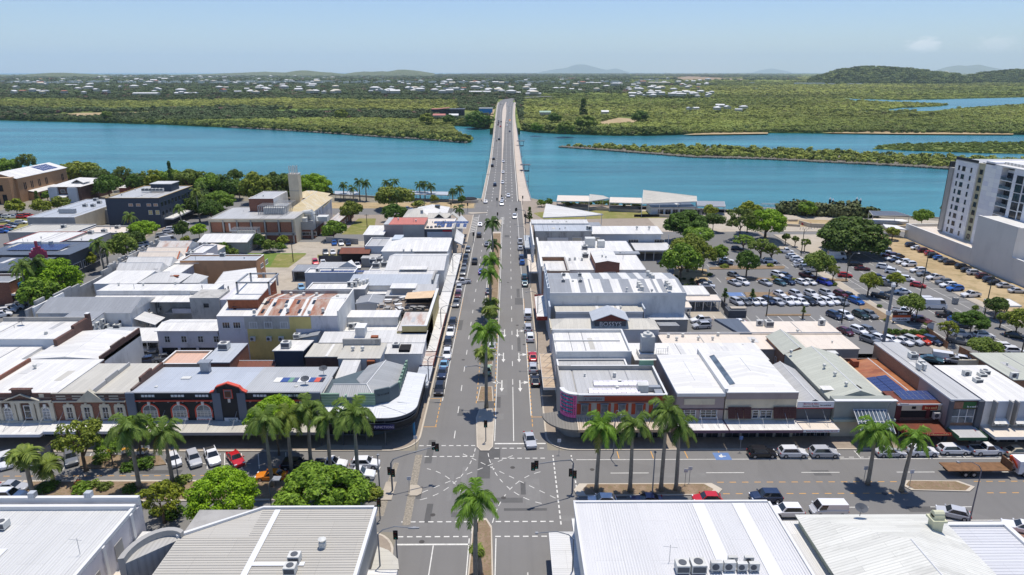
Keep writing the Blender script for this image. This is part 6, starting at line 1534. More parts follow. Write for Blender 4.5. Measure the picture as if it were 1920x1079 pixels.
ROWS=[(217,298,511,501,'grey white gabled roof, nearest of the narrow gables along the left street',WH2),(234,318,500,490,'second narrow white gable from the front along the left street',WH2),(256,331,489,481,'cream gable with a red ridge line, third of the narrow gables',CR),(272,347,480,472,'cream gable with red trimmed edge, fourth of the narrow gables',CR),(290,350,470,457.5,'rust stained gable, farthest of the narrow gables on the left street',WR)]
for uL,uR,vN,vF,lb,m in ROWS:
 b=Bld('gabled_shop',lb,'shop',(uL,uR,vN,vF),7.0,WW,m,'gx',rise=1.9,over=.1)
 p=MB()
 for i in range(5):p.box(-2.4,b.W*i/5,0,-1.9,b.W*(i+1)/5,8.2+(i%2)*.9)
 p.bl('street_parapet',WST,b.root)
 if 'red' in lb:b.add('red_trim',MB().pz([(b.L,-.1),(b.L+.3,-.1),(b.L+.3,b.W/2),(b.L,b.W/2)],[7.1,7.1,9,9],[7.35,7.35,9.25,9.25]),mat('trim_terracotta',c3(186,104,72),.7))
p=MB();x0,y0=at(52,588,7.4);rr2=random.Random(4)
o=em('street_parapet',(x0-.6,y0,0),0,'irregular white ornamental parapet wall running along the left street','parapet wall')
for i in range(17):MB().box(0,i*3.4,0,.4,i*3.4+3.35,rr2.choice((7.4,8.2,9.2,8.6))).bl('parapet_panel',WST,o)
b=Bld('shop','white building with lilac side wall and a rooftop unit beside the rusty gable','shop',(352,380,475,459),8.2,WL,WH,'flat',par=.5);b.ac('box',(384,462),z=6)
b=Bld('shop','white skillion roofed shed right of the lilac walled building','shed',(378,402,474,462),4.0,WW,CR,'mw',rise=.8)
b=Bld('shop','white roof with rooftop units left of the long peach wall','shop',(318,372,494,476),7.2,WW,WH,'flat',over=.1);b.ac('box',(355,481),(361,476),sc_=1.0)
b=Bld('peach_building','long peach rendered building with a flat grey roof beside the grass yard','building',(337,480,489,478),8.0,W_PEACH,BG,'flat',par=.45);b.win('E',[4,8],4.8,2.2,1.3,(2,2));b.ac('box',(418,481),sc_=.9);b.add('column',MB().box(b.L+2,-2,0,b.L+2.6,-1.4,4.8),WG)
b=Bld('white_hall','white gabled hall behind the garden shrubs left of the brick and concrete building','hall',(372,462,455,439),4.2,WG,WH,'gx',rise=1.4,over=.4);b.win('E',[3],1.8,1.2,1.2)
p=[at(388,552,5),at(420,512,6.5),at(480,505,7),at(483,522,7),at(440,552,5)]
srp('shade_sail','big white curved fabric shade roof over the back yard','shade sail',p,[5,6.8,7.4,7.2,5.2],.1,WH['x'],[(*at(388,552,5),5),(*at(440,552,5),5)])
b=Bld('factory','large hall with rust striped white roof and a yellow and lilac side wall','factory',(406,632,594,552),10.2,WL,WH,'gx',par=0,rise=1.4,over=.05)
wy=b.W/2
def slope(x0,x1,y0,y1,m,name='roof_sheet',k=.13,t=.04):
 f=lambda y:10.2+1.4*(y/wy if y<=wy else(b.W-y)/wy)
 b.add(name,MB().pz([(x0,y0),(x1,y0),(x1,y1),(x0,y1)],[f(y0)+k,f(y0)+k,f(y1)+k,f(y1)+k],[f(y0)+k+t,f(y0)+k+t,f(y1)+k+t,f(y1)+k+t]),m)
for x0,x1 in((8.6,10.0),(10.9,13.4),(14.6,17.2),(17.9,18.4),(19.6,22.6)):slope(x0,x1,.1,wy-.2,RU['y']);slope(x0-.3,x1-.2,wy+.2,b.W-.2,RU['y'])
for x0,y0 in((2.6,2.6),(4.6,3.2),(6.7,3.2),(8.6,4.6),(9.0,1.0),(10.6,4),(12.8,1),(13.0,5.0),(15.6,5),(16.9,1.0),(19.0,5)):slope(x0,x0+.6,y0,min(wy-.1,y0+1.7),GL,'skylight',.19)
b.ac('cowl',(477,588),(510,553),(546,555),(594,556),(570,556),(537,577),(580,589),(606,585),(633,560),(540,585),z=10.8,sc_=1.1);b.ac('dish',(443,582),z=10.4)
b.add('yellow_wall',MB().box(6.2,-.06,.2,16.6,0,7.4).box(15.4,-.07,7.4,20.0,0,10.1),W_YELL);b.add('stained_wall',MB().box(5.8,-.05,7.4,15.4,0,10.1),WST)
b.win('S',[1.8,4.1,7.6,10.8,14.2],7.6,1.7,1.4,(3,1));
for x in(7.3,10.8,13.4):link('air_conditioner',ACM['split'],b.root,(x,-.4,4.7),0,1.2)
b.add('east_wall',MB().box(b.L,0,0,b.L+.3,b.W,11.4),WW);b.add('rear_parapet',MB().box(9,b.W-.3,9,b.L,b.W,11.2),MG['y'])
b=Bld('monitor_roof','white sloping monitor roof with steel frame above the rusty factory','factory roof',(426,482,562,530),13.0,RUST,WH,'mn',rise=.9,over=.2,z0=9.8);fr=MB()
for(xa,ya)in((1,3),(8,3),(1.5,10),(7.5,10)):fr.box(xa,ya,13,xa+.35,ya+.35,16)
fr.box(1,3,15.7,8.3,3.35,16).box(1.5,10,15.7,7.8,10.35,16).box(1,3,15.7,1.35,10,16).box(8,3,15.7,8.3,10,16);b.add('steel_frame',fr,ME)
b=Bld('white_store','white box building with dark rooftop solar strip facing the concrete yard','store',(571,664,512,503),6.4,WB,WH,'flat',par=.4);b.solar(4,1.0,13,1,1.3,1.4,6.3);b.ac('split',(596,510),(624,509),sc_=1.2,z=6.1)
p=rps(548,590,508,499,3.4);o=srp('carport','grey roofed open carport beside the white box building','carport',p,[3.4,3.4,3.8,3.8],.2,MG['y'],[(p[0][0]+.2,p[0][1]+.2,3.3),(p[1][0]-.2,p[1][1]+.2,3.3)]);MB().box(0,p[3][1]-p[0][1]-.3,.1,p[1][0]-p[0][0],p[3][1]-p[0][1],3.4).box(-.2,0,.1,0,p[3][1]-p[0][1],3.4).bl('back_wall',WG,o)
b=Bld('gabled_store','low grey roof with one white gablet behind the carport','store',(596,652,503,495),4.4,WG,LG,'mn',rise=.4);b.add('gablet',MB().face([(6,-.3,4.6),(12,-.3,4.6),(9,-.3,6.4)]).face([(6,-.3,4.6),(9,-.3,6.4),(9,5,5.6)]).face([(12,-.3,4.6),(9,5,5.6),(9,-.3,6.4)]),WH['y'])
b=Bld('store','white roofed store with stepped parapet and several fans, in front of the white box','store',(574,684,543,530),7.4,WG,WH,'flat',par=.35);b.ac('box',(669,532),sc_=1.0);b.ac('split',(657,538),(665,538),sc_=1.6)
for i in range(5):b.add('vent',MB().box(b.L-4+i*.8,2+i*.9,7,b.L-3.4+i*.8,3+i*.9,8.3),ACW)
def rowb(label,rect,h,m,kind='flat',par=.0,rise=.6,wall=WW,**k):return Bld('shop',label,'shop',rect,h,wall,m,kind,par=par,rise=rise,**k)
b=rowb('white hipped roof shop, farthest large white roof on the left side of the street',(716,838,472,447),7.2,WH,'hx',rise=1.4,over=.3);b.add('grey_wall',MB().box(b.L*.5,-.1,2,b.L,0,7),WG);b.ac('vent',(757,472),(772,472),z=7.2)
b=Bld('sign_tower','grey blade wall standing on the street parapet with white angled roof beside it','wall',None,10.5,WG,None,None,world=(-18.6,222,-17.8,231));srp('angled_awning','white tilted awning roof beside the grey blade wall over the footpath','canopy',[(-17.7,220),(-15.2,220),(-15.2,231),(-17.7,231)],[6.8,5.4,6.2,8.2],.2,WH['x'],[(-15.4,220.3,5.3),(-15.4,230.5,6)])
b=rowb('white gabled roof shop with a raised white centre panel',(722,832,508,477),7.0,WH2,'gx',rise=1.8,over=.1);b.panel(748,506,800,494,WH['y'],7.6)
b=rowb('long pale blue white roof with a curved parapet end on the street',(652,816,536,519),7.0,BG,'mn',rise=.5);b.add('round_parapet',MB().pz([(b.L-1,0),(b.L-.5,0),(b.L-.5,9),(b.L-1,9)],6,8.6),WG)
b=rowb('thin white roof strip with a row of louvres, between the curved parapet roofs',(680,816,518,511),6.6,WH2,'mn',rise=.3);b.add('louvre',MB().box(4,-.2,5.4,b.L-2,0,6.3),WC)
b=rowb('small white roofed annex with metal flue behind the roof terrace',(688,733,552,538),5.6,WH,'flat',par=.2);b.ac('cowl',(714,543),z=5.6,sc_=1.3)
b=rowb('raised white clerestory roof with louvred front behind the roof terrace',(733,777,541,533),7.6,WH,'flat',over=.3);b.add('louvre',MB().box(.3,-.1,6.2,b.L-.3,0,7.4),WG)
b=rowb('grey and white skillion roofs near the street behind the sail shaded terrace',(774,814,552,540),6.8,LG,'mn',rise=.8);b=rowb('grey ribbed roof left of the roof terrace',(668,714,570,556),5.6,MG,'gy',rise=.5);b.ac('box',(675,572),(684,572),(692,572),z=4.2);b=rowb('pale grey strip roof behind the terrace tables',(724,771,556,548),5.8,LG,'mn',rise=.3)
b=Bld('roof_terrace','timber decked roof terrace with outdoor furniture beside the mustard parapet','roof terrace',(704,803,583,561),5.6,WC,None,None);b.add('deck',MB().box(0,0,5.55,b.L,b.W,5.66),mat('terrace_deck',c3(132,120,108),.85,.15,2));gr=MB()
for i in range(12):gr.box(i*b.L/12,0,5.6,i*b.L/12+.05,.05,6.6)
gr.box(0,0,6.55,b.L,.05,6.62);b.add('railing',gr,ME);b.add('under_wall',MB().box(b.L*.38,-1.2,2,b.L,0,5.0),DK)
x,y=at(787,556,8);s_=em('shade_sail',(x,y,5.66),0,'tan fabric shade sail over the dark bar on the roof terrace','shade sail');MB().pz([(-3.4,-2.2),(3.2,-2.0),(3.6,2.2),(-3.2,1.8)],[2.4,2.6,3.1,2.7],[2.44,2.64,3.14,2.74]).bl('fabric',mat('sail_tan',c3(214,186,152),.8),s_)
for px,py in((-3.3,-2.1),(3.1,-1.9),(3.5,2.1),(-3.1,1.7)):MB().tube((px,py,0),(px,py,2.7),.06,.06,5).bl('post',DK,s_)
x,y=at(787,562,6.2);bb=em('terrace_bar',(x,y,5.66),0,'dark bar counter under the tan shade sail on the terrace','bar');MB().box(-3.2,-.8,0,3.2,.9,1.8).bl('counter',BLK,bb);MB().box(-3.3,-1,1.8,3.3,1,1.9).bl('counter_top',WG,bb);scr(bb,TRG,(0,-.83,1.1),4,.5)
for i,(u,v)in enumerate(((728,565),(747,573),(756,560),(766,557),(743,566),(727,579),(716,573),(750,580),(776,578),(790,578))):
 x,y=at(u,v,6.0);t=em('terrace_table',(x,y,5.66),.3*i,('white table at the far left of the roof terrace','big white table in the middle front of the terrace','white table beside the rear planter of the terrace','small white table left of the shade sail','dark table in the centre of the terrace','low grey table at the terrace front left','grey table near the yellow planter','long white bench table by the front railing','table behind the front railing, left of the last two','rightmost table behind the front railing')[i],'table','furniture on the roof terrace')
 m_=TR if i in(0,1,2,3,7)else WG
 MB().box(-.9,-.55,.7,.9,.55,.78).bl('table_top',m_,t)
 for sx in(-.8,.7):MB().box(sx,-.4,0,sx+.1,.4,.7).bl('leg',m_,t)
 for sy in(-1.0,.8):MB().box(-.7,sy,.4,.7,sy+.3,.48).bl('bench_seat',m_,t)
b=Bld('corner_parapet_shop','shop whose street wall is a tall mustard parapet returning round its corner','shop',(744,800,622,586),7.6,W_MUST,WR,'flat',par=.0,over=-.1);b.add('street_wall',MB().box(b.L-.4,0,0,b.L,26,8.8).box(b.L-5.2,0,0,b.L-.4,.35,8.8),W_MUST);b.add('coping',MB().box(b.L-.5,-.05,8.8,b.L+.1,26,8.95).box(b.L-5.3,-.05,8.8,b.L-.5,.4,8.95),TR)
b=rowb('long low white roof with two fan units left of the mustard corner',(638,743,622,603),5.6,WH,'flat',par=.4);b.ac('split',(660,617),(669,616),sc_=1.6);b.ac('cowl',(681,611),sc_=1.8);b=rowb('raised white roof strip behind the fan units',(636,746,596,583),7.4,WH,'flat',over=.1)
b=rowb('white corrugated roof reaching the street, third back from the corner pub',(692,795,643,626),6.6,WH2,'mn',rise=.6);b.add('stained_wall',MB().box(0,-.1,2,b.L,0,6.3),WST)
b=rowb('white roof with a tall dark two fan unit, directly behind the corner pub',(694,790,664,649),6.0,WH2,'mn',rise=.5);b.ac('box',(743,653),sc_=.9);b.add('roof_well',MB().box(b.L-4.6,.4,6.0,b.L-2.4,3.4,6.7),DK)
b=rowb('white and light grey roof left of the raised vent box',(600,690,643,628),6.6,WH2,'mn',rise=.5);b.ac('box',(557,634),sc_=.8);b.add('vent_house',MB().box(b.L*.7,2,6.6,b.L*.9,4.5,9).box(b.L*.69,1.8,9,b.L*.91,4.7,9.15),WW)
b=Bld('shed','small grey skillion roof tucked against the yellow factory wall','shed',(552,595,637,620),6.0,WW,MG,'me',rise=1.0)
b=rowb('beige corrugated roof above a dark brick wall',(572,636,670,645),6.4,BE,'flat',wall=BD,over=.1);b.add('downpipe',MB().box(8,-.2,2,8.2,0,6.2).box(11,-.2,2,11.2,0,6.2),TR);b.panel(609,669,614,646,WH['y'])
b=rowb('slate blue walled white topped shed with a round fan unit on its roof',(514,568,665,640),6.4,WH,'ms',rise=.8,wall=W_NAVY);b.ac('box',(537,652),z=7.2,sc_=1.1)
b=rowb('beige gabled roof beside the corner pub with two roof cowls',(634,712,673,645),7.2,BE,'flat',wall=WW,over=.15);b.ac('vent',(662,658),(680,658),sc_=1.2);b.win('S',[8.6,10.2],5.2,1.0,1.2,(1,2));b.add('rear_parapet',MB().box(-.6,b.W-1,5,b.L-1,b.W-.4,8.6),WST);b.add('rust_box',MB().box(5,b.W-.5,7,6.4,b.W+.5,8.9),RUST)
b=rowb('white skillion lean-to beside weathered boards behind the corner pub',(628,663,711,676),6.2,WH2,'mn',rise=.9,over=.0);b.add('board_deck',MB().pz([(b.L+.1,0),(b.L+2.6,0),(b.L+3.6,6),(b.L+.9,6)],5.2,5.4),mat('old_boards',c3(92,86,80),.9,.3,3));b.add('rust_tank',MB().box(b.L+1.2,6.2,5.4,b.L+2.7,7.4,7.0),RUST)
b=rowb('grey roofed shop with an orange brick side wall at the back of the black facade',(378,430,681,645),6.4,BG,'flat',wall=BR_OR,over=.05);b.ac('box',(421,655),sc_=1.2)
b=Bld('shed','low rusty brown roofed shed between the brick side wall and the slate blue shed','shed',(447,512,690,679),4.0,WG,RU2,'gx',rise=.8)
b=Bld('flat_roof','pink flat roofed building with low white walls behind the black facade','building',(300,372,683,658),5.4,WC,rm(c3(214,178,156),'roof_pink',var=.04),'flat',par=.5)
b=Bld('red_roof_store','tall two-tone mauve building with a salmon red roof','store',(720,795,422,409),9.0,W_MAUVE,RR,'flat',over=.1);b.add('grey_half',MB().box(b.L*.47,-.06,2.6,b.L,0,8.9),WG);b.add('plum_base',MB().box(0,-.08,0,b.L,0,2.7),mat('plum_base',c3(120,84,92),.8));b.band('W',8.7,.3,TR,.15);b.band('S',8.85,.25,TR,.1);b.add('roof_edge',MB().box(-.2,-.2,9.15,1.6,b.W,9.2),LG['y'])
b=Bld('cafe','white roofed cafe with two rows of blue solar panels by the street','cafe',(790,848,430,410),7.4,WDG,CR,'flat',par=.2);b.add('blue_wall',MB().box(2,-.06,0,b.L,0,6.4),WB);b.win('S',[5,12],3.2,3.4,1.6,(4,1));b.add('red_sign',MB().box(b.L-3.4,-.1,6.5,b.L-.2,-.02,7.1),SIGNR)
b.solar(3.4,9.5,11,1,1.15,2.6);b.solar(4.8,3.2,3,2,1.0,2.2);b.solar(8.4,3.2,2,2,1.0,2.2);b.solar(11.2,3.2,2,2,1.0,2.2);b.solar(14.4,3.2,1,2,1.2,2.2);b.ac('box',(802,428),(809,428),(817,427),(824,427),sc_=.6)
b=Bld('tent_roofed_building','pair of white pyramid tent roofs on the street beside the solar roofed cafe','pavilion',(850,862,430,412),5.0,WW,WH,None)
for k in(0,1):y0=1+k*7;b.add('tent_roof',MB().face([(0,y0,5),(4.6,y0,5),(2.3,y0+3,8)]).face([(4.6,y0,5),(4.6,y0+6,5),(2.3,y0+3,8)]).face([(4.6,y0+6,5),(0,y0+6,5),(2.3,y0+3,8)]).face([(0,y0+6,5),(0,y0,5),(2.3,y0+3,8)]),TR)
b=Bld('brick_pavilion','brick building with a wide white pyramid roof near the bridge corner','building',(786,828,402,391),5.2,BRD,WH,'hy',rise=2.4,over=2.2);b.add('lantern',MB().box(6,4,7,8,6,8),GL)
b=Bld('twin_gable_building','low building with two small white gables behind the solar roofed cafe','building',(802,842,410,402),5.4,WDG,BE,'gx',rise=1.2,over=.2);
for k in(0,1):x0=2+k*5.2;b.add('gablet',MB().pz([(x0,-.8),(x0+2.5,-.8),(x0+2.5,4),(x0,4)],[5.2,7.2,7.2,5.2],[5.35,7.35,7.35,5.35]).pz([(x0+2.5,-.8),(x0+5,-.8),(x0+5,4),(x0+2.5,4)],[7.2,5.2,5.2,7.2],[7.35,5.35,5.35,7.35]),BE['x'])
b=Bld('gable_roof_house','grey roofed house left of the brick pavilion','building',(757,800,408,394),5.0,WG,BE,'hx',rise=2.2,over=.4);b.ac('cowl',(791,401),z=6.6,sc_=2)
b=Bld('flat_block','white roofed block with dark windows left of the salmon roofed building','flats',(682,718,441,427),6.4,WG,WH,'mn',rise=.6,over=.3);b.win('S',[3.2,6.6],2.8,2.3,2.4,(2,1));b.band('S',2.4,.4,W_MAUVE,.9)
b=Bld('blue_parapet_building','building with long slate blue parapet walls between the salmon roof and the white hips','building',(684,802,462,446),5.6,WB,LG,'flat',par=.4);b.add('tall_wall',MB().box(9,-.6,0,12,6,8.0),WB)
b=Bld('blue_shed','bright blue walled shed with grey skillion roof beside the white hipped shop','shed',(715,742,484,476),4.2,mat('cobalt_wall',c3(40,86,150),.7),LG,'me',rise=1.5,over=.1)
b=Bld('rusty_barn','open sided shed with rust red gable roof beside the parked cars','shed',(640,690,476,468),3.6,DK,RU2,'gx',rise=1.3,over=.6);b=Bld('shed','low grey shed attached to the rusty barn','shed',(677,710,485,477),3.0,WG,LG,'flat',over=.1)  # barn walls are closed; their near-black colour paints the shade of open sides
tag(pwl('yard_fence',[at(598,492),at(652,493),at(676,493)],.1,2.3,.2,WDG),'dark corrugated fence below the rusty barn','fence');tag(pwl('yard_wall',[at(612,456),at(672,459)],.1,2.2,.2,WG),'grey yard wall behind the three parked cars','wall')
b=Bld('plant_shed','cluttered white rooftops and plant boxes beside the long white gable','shed',(690,732,510,490),5.0,WW,WH2,'flat',par=.3);b.ac('box',(700,494),(712,492),(706,502),(722,500),sc_=1.3)
# --- modernist L building
b=Bld('council_building','brown brick and concrete building with a white letter L and caged roof plant','office building',(390,552,411,388),9.2,WC,LG,'flat',par=.3,world=None,capm=WG)
nb=6
for i in range(nb):
 x0=.9+i*(b.L-1.2)/nb;x1=x0+(b.L-1.2)/nb-1.1
 b.add('brick_panel',MB().box(x0,-.06,4.2,x1,0,8.0),BR_OR);b.add('recess',MB().box(x0-.35,-.03,4.2,x0,0,8.0).box(x1,-.03,4.2,x1+.3,0,8.0),DK);b.add('concrete_fin',MB().box(x1+.3,-.5,0 if i>2 else 3.6,x1+.8,0,9.0),WG)  # flat dark strips beside the brick: recess shade put into the colour
b.band('S',8.2,.9,WC,.3);b.add('lower_wall',MB().box(b.L*.45,-.1,0,b.L,0,3.2),BRD);b.add('slab',MB().box(b.L*.45,-.5,3.2,b.L,0,3.9),WG);x0=.9+(b.L-1.2)/nb
b.add('letter_l',MB().box(x0+1.3,-.16,4.6,x0+1.9,-.07,7.6).box(x0+1.9,-.16,4.6,x0+4.0,-.07,5.2),TR);b.add('canopy',MB().box(0,-6.5,3.2,b.L*.66,-.6,3.7),WC)
cg=MB()
def cage(b,x0,y0,x1,y1,z0,z1,n=16):
 c=MB()
 for i in range(n+1):x=x0+(x1-x0)*i/n;c.box(x-.12,y0,z0,x+.12,y0+.1,z1);c.box(x-.08,y0,z1,x+.08,y1,z1+.08)
 for i in range(8):y=y0+(y1-y0)*i/7;c.box(x1-.1,y-.12,z0,x1,y+.12,z1)
 c.box(x0,y0,z1-.2,x1,y0+.12,z1);b.add('screen',c,ME);b.add('plant',MB().box(x0+1.4,y0+1.2,z0,x1-1.4,y1-1,z1-1.0),ACW)
cage(b,15.5,8,26.0,20,9.2,12.4);cage(b,10.0,-4.5,19.0,-1.6,3.8,6.6)
b2=Bld('brick_block','upper brick block with white side and flat roof on the council building','building',(466,512,373,359),14.0,BRD,LG,'flat',par=.2);b2.add('side_skin',MB().box(b2.L,0,4,b2.L+.15,b2.W,13.9),WW);b2.win('E',[12],10,1.4,2.0,(1,1))
_x,_y=at(539.5,327,21.5);b3=Bld('antenna_tower','white square lift tower carrying mobile phone antennas','tower',None,21.5,WC,CR,'flat',par=.3,world=(_x,_y,_x+3.9,_y+3.6));b3.band('S',14.8,.2,WG,.1)
for i in range(7):b3.add('antenna',MB().box(.3+i*.5,.6+(i%3),21.4,.6+i*.5,.9+(i%3),24.6),ACW)
b3.add('antenna_frame',MB().tube((.3,1,21.4),(.3,1,24.5),.06,.06,5).tube((3.6,1,21.4),(3.6,1,24.5),.06,.06,5).tube((.3,1,23.5),(3.6,1,23.5),.05,.05,5),ME)
b=Bld('old_hospital','building with large ochre and white hipped roofs behind the caged plant','building',(537,582,400,372),8.4,WW,YB,'hy',rise=3.6,over=.6);b.win('E',[5,9,13],5.5,1.0,1.8,(1,1));b=Bld('old_hospital_wing','long ochre gabled wing on the river side of the ochre hips','building',(545,606,372,364),8.4,BRD,YB,'hx',rise=2.2,over=.5);b.win('E',[2,4.5],5,1,1.8)
b=Bld('white_stair_block','white stair block between the ochre hip roof and the red brick end','building',(583,606,389,380),7.4,WW,YB,'mn',rise=.6);b=Bld('brick_wing','red brick lower wing with rust stained flat roof facing the dry grass','building',(606,625,425,392),3.8,BRD,WR,'flat',over=.3);b.win('E',[3+i*4 for i in range(6)],1.2,1.5,1.3,(2,1))
b=Bld('plant_deck','louvre screened plant deck with big white ducts on the corner of the council building','plant deck',(547,588,421,407),5.6,BRD,LG,'flat',par=.0,over=0);b.add('screen',MB().box(-.1,-.5,3.6,b.L,-.4,6.6).box(b.L,-.5,3.6,b.L+.1,b.W,6.6),ME)
b.add('duct',MB().tube((3,6,5.6),(3,6,8.6),1.2,1.2,12).tube((3,6,8.6),(6.5,5,9.2),1.1,1.1,12).tube((6.5,5,9.2),(8,4,5.6),1.0,1.0,12).box(1,1.5,5.6,5,4,7.6).box(8,5,5.6,12,9,7.4),ACW);b.add('corner_column',MB().box(b.L-1,-1,0,b.L-.3,-.3,3.6),WG);b.win('S',[5],1.5,8,1.2,(6,1))
# --- slate blue office, grey roofed store, church, convent
b=Bld('blue_office','dark slate blue three storey office with a flat grey roof and roof plant','office building',None,12.2,W_NAVY,LG,'flat',par=.3,world=(-160,270,-138.8,301),capm=mat('coping_ochre',c3(190,160,96),.7))
b.win('S',[9.8,12.8,17,20-.3],9.0,1.7,1.0,(2,1),gm=W_PEACH);b.win('S',[17.2,20],5.6,1.6,1.7,(2,2),gm=W_YELL);b.win('E',[2+i*3.0 for i in range(9)],8.4,1.9,1.9,(1,1),fm=W_NAVY);b.win('E',[2+i*3.0 for i in range(9)],4.6,1.7,2.0,(2,1),fm=W_NAVY)
b.add('penthouse',MB().box(10,17,12,18.5,24,15),W_NAVY);b.add('penthouse_roof',MB().box(9.7,16.7,15,18.8,24.3,15.25),WH2['y']);b.add('plant_frame',MB().box(7.5,13.6,12.6,16.5,14.6,12.7),ME)
for i in range(6):link('air_conditioner',ACM['box'],b.root,(8.4+i*1.5,14.1,12.7),0,.9)
b.awn('E',3.5,3.4,WH,ties=0,p0=2,p1=28)
b=Bld('grey_store','broad pale grey roofed store with a cream side wall next to the slate blue office','store',(50,139,408,374),7.0,WG,BG,'flat',par=.25);b.add('cream_side',MB().box(b.L,0,0,b.L+.1,b.W,6.9),WC);b.add('ducts',MB().box(b.L*.4,8,7,b.L*.75,9.2,8.6),ME);b.ac('box',(175,388),(160,388),(180,377),(187,382),sc_=1.0);b.add('fire_stair',MB().box(b.L+.2,20,0,b.L+2,24,6),ME)
b=Bld('flat_store','grey roofed shop with white coping in front of the broad pale grey store','shop',(14,140,436,421),6.0,WG,BE,'flat',par=.3);b.ac('box',(120,427),sc_=.9)
b=Bld('cream_store','cream roofed shop ending at the left street trees','shop',(146,232,437,424),5.8,WG,CR,'flat',par=.5);b.ac('box',(221,429),sc_=1.0)
b=Bld('white_store','bright white roofed shop with red edge trim left of the left street','shop',(6,104,458,435),6.4,WG,WH,'flat',par=.2,capm=mat('trim_red',c3(160,70,66),.7));b=Bld('white_store','white roofed shop with several units beside the palms on the left street','shop',(112,168,452,436),6.0,WG,WH2,'flat',par=.4);b.ac('box',(171,439),(196,436),sc_=1.0)
b=Bld('cinema','dark slate roofed cinema with stepped magenta fin and solar panels','cinema',(-30,128,478,456),7.6,WDG,DG,'flat',over=.6);b.win('E',[3,8,13,18],2,4,2.2,(4,1));b.ac('cowl',(75,462),(97,462),sc_=2.2)
MAG=mat('magenta_fin',c3(172,62,88),.6)
for i,(dx,hh)in enumerate(((0,8.6),(1,9.3),(2,10.2),(3,12.2),(4,10.6),(5,9.8),(6,9.2))):x,y=at(56,478,8);b.add('fin',MB().box(x-b.x0+dx*.75,y-b.y0-.4,5,x-b.x0+dx*.75+.7,y-b.y0,hh),MAG)
b.solar(4,4,9,2,1.8,3,8.0)
b=Bld('slate_shop','slate roofed shop in front of the cinema','shop',(-60,44,508,484),7.0,WDG,DG,'flat',over=.4);b.win('E',[3,7,11],4,2.4,1.4);b=Bld('entrance_block','low grey roofed entrance with magenta columns beside the cinema','entrance',(82,116,488,479),5.2,MAG,MG,'flat',over=.4)
b=Bld('brick_shop','red brick shop with a white awning at the left edge','shop',(-60,16,530,514),6.4,BRD,MG,'flat',par=.6);b.awn('E',4,3.0,CR,ties=0);b.add('blue_sign',MB().box(b.L,3,4.2,b.L+.15,7,5.2),BLUE)
o=em('church',(-251,327,0),0,'large tan brick church with a long white roof and solar panels by the river','church')
MB().box(0,0,0,17,38,11.4).bl('wall',BR_TAN,o);MB().box(-1,-4,0,16,0,12.4).bl('front_wall',BR_TAN,o)
MB().pz([(-.5,-1),(8.5,-1),(8.5,38.5),(-.5,38.5)],[11.4,14.2,14.2,11.4],[11.6,14.4,14.4,11.6]).pz([(8.5,-1),(17.5,-1),(17.5,38.5),(8.5,38.5)],[14.2,11.4,11.4,14.2],[14.4,11.6,11.6,14.4]).bl('roof',WH['x'],o);MB().pz([(.1,0),(8.5,0),(8.5,38),(.1,38)],11,[11.4,14.1,14.1,11.4]).pz([(8.5,0),(16.9,0),(16.9,38),(8.5,38)],11,[14.1,11.4,11.4,14.1]).bl('gable',BR_TAN,o)
for i in range(3):
 for j in range(5):MB().pz([(9.5+i*2.1,22+j*2.4),(11.5+i*2.1,22+j*2.4),(11.5+i*2.1,24.2+j*2.4),(9.5+i*2.1,24.2+j*2.4)],[14.12-.31*(1+2.1*i),14.12-.31*(3+2.1*i)]*1+[14.12-.31*(3+2.1*i),14.12-.31*(1+2.1*i)],[14.3-.31*(1+2.1*i)+.1,14.3-.31*(3+2.1*i)+.1,14.3-.31*(3+2.1*i)+.1,14.3-.31*(1+2.1*i)+.1]).bl('solar_panel',PVM,o)
for y in(4,9,14.5,20,33):
 for k in(0,1):MB().box(17,y+k*1.1,5.6,17.08,y+.5+k*1.1,9.0).bl('window',GL,o)
MB().pz([(17.0,6),(21.5,6),(21.5,26),(17.0,26)],[4.6,3.8,3.8,4.6],[4.8,4.0,4.0,4.8]).bl('arcade_roof',WH['x'],o)
MB().box(17,6,0,21,26,3.8).bl('arcade_wall',BR_TAN,o);MB().box(8,-4.1,0,10,-4,4.5).box(11.5,-4.1,0,13.5,-4,4.5).box(10.5,-4.1,6,12.5,-4,9).bl('arch',DK,o)
for k in range(6):MB().box(21,8+k*3,.3,21.06,9.6+k*3,3.0).bl('arch',DK,o)
b=Bld('convent','two storey red brick and pale blue school with white hipped roofs beside the church','school',(93,150,351,336),7.4,BD,WH,'hx',rise=2.6,over=.5);b.add('blue_bay',MB().box(-.3,-1.2,0,3.8,0,7.2).box(b.L*.62,-1.4,0,b.L*.9,0,7.2),WB)
b.win('S',[6,9,12],4.6,2.0,1.5,(3,1));b.win('S',[6,9,12],1.2,2.0,1.4,(3,1));b.add('lower_roof',MB().pz([(4,-3.4),(b.L*.6,-3.4),(b.L*.6,0),(4,0)],[2.9,2.9,3.6,3.6],[3.05,3.05,3.75,3.75]),WH['y']);b.add('front_gable',MB().pz([(8,4),(11,4),(11,10),(8,10)],[8.6,10.2,10.2,8.6],[8.8,10.4,10.4,8.8]).pz([(11,4),(14,4),(14,10),(11,10)],[10.2,8.6,8.6,10.2],[10.4,8.8,8.8,10.4]),WH['x'])
b=Bld('convent_wing','rear wing of the brick school with white hipped roof toward the river','school',(143,170,346,338),7.0,BD,WH,'hx',rise=2.0,over=.5);b.win('E',[2,5],4.6,1.8,1.5);b.add('porch',MB().box(b.L,0,2.6,b.L+3,4,2.8),WH['y'])
b=Bld('red_shed','small pinkish shed with white roof near the river left of the blue office','shed',(223,238,353,348),3.6,mat('shed_pink',c3(176,110,104),.8),WH,'gx',rise=.8)
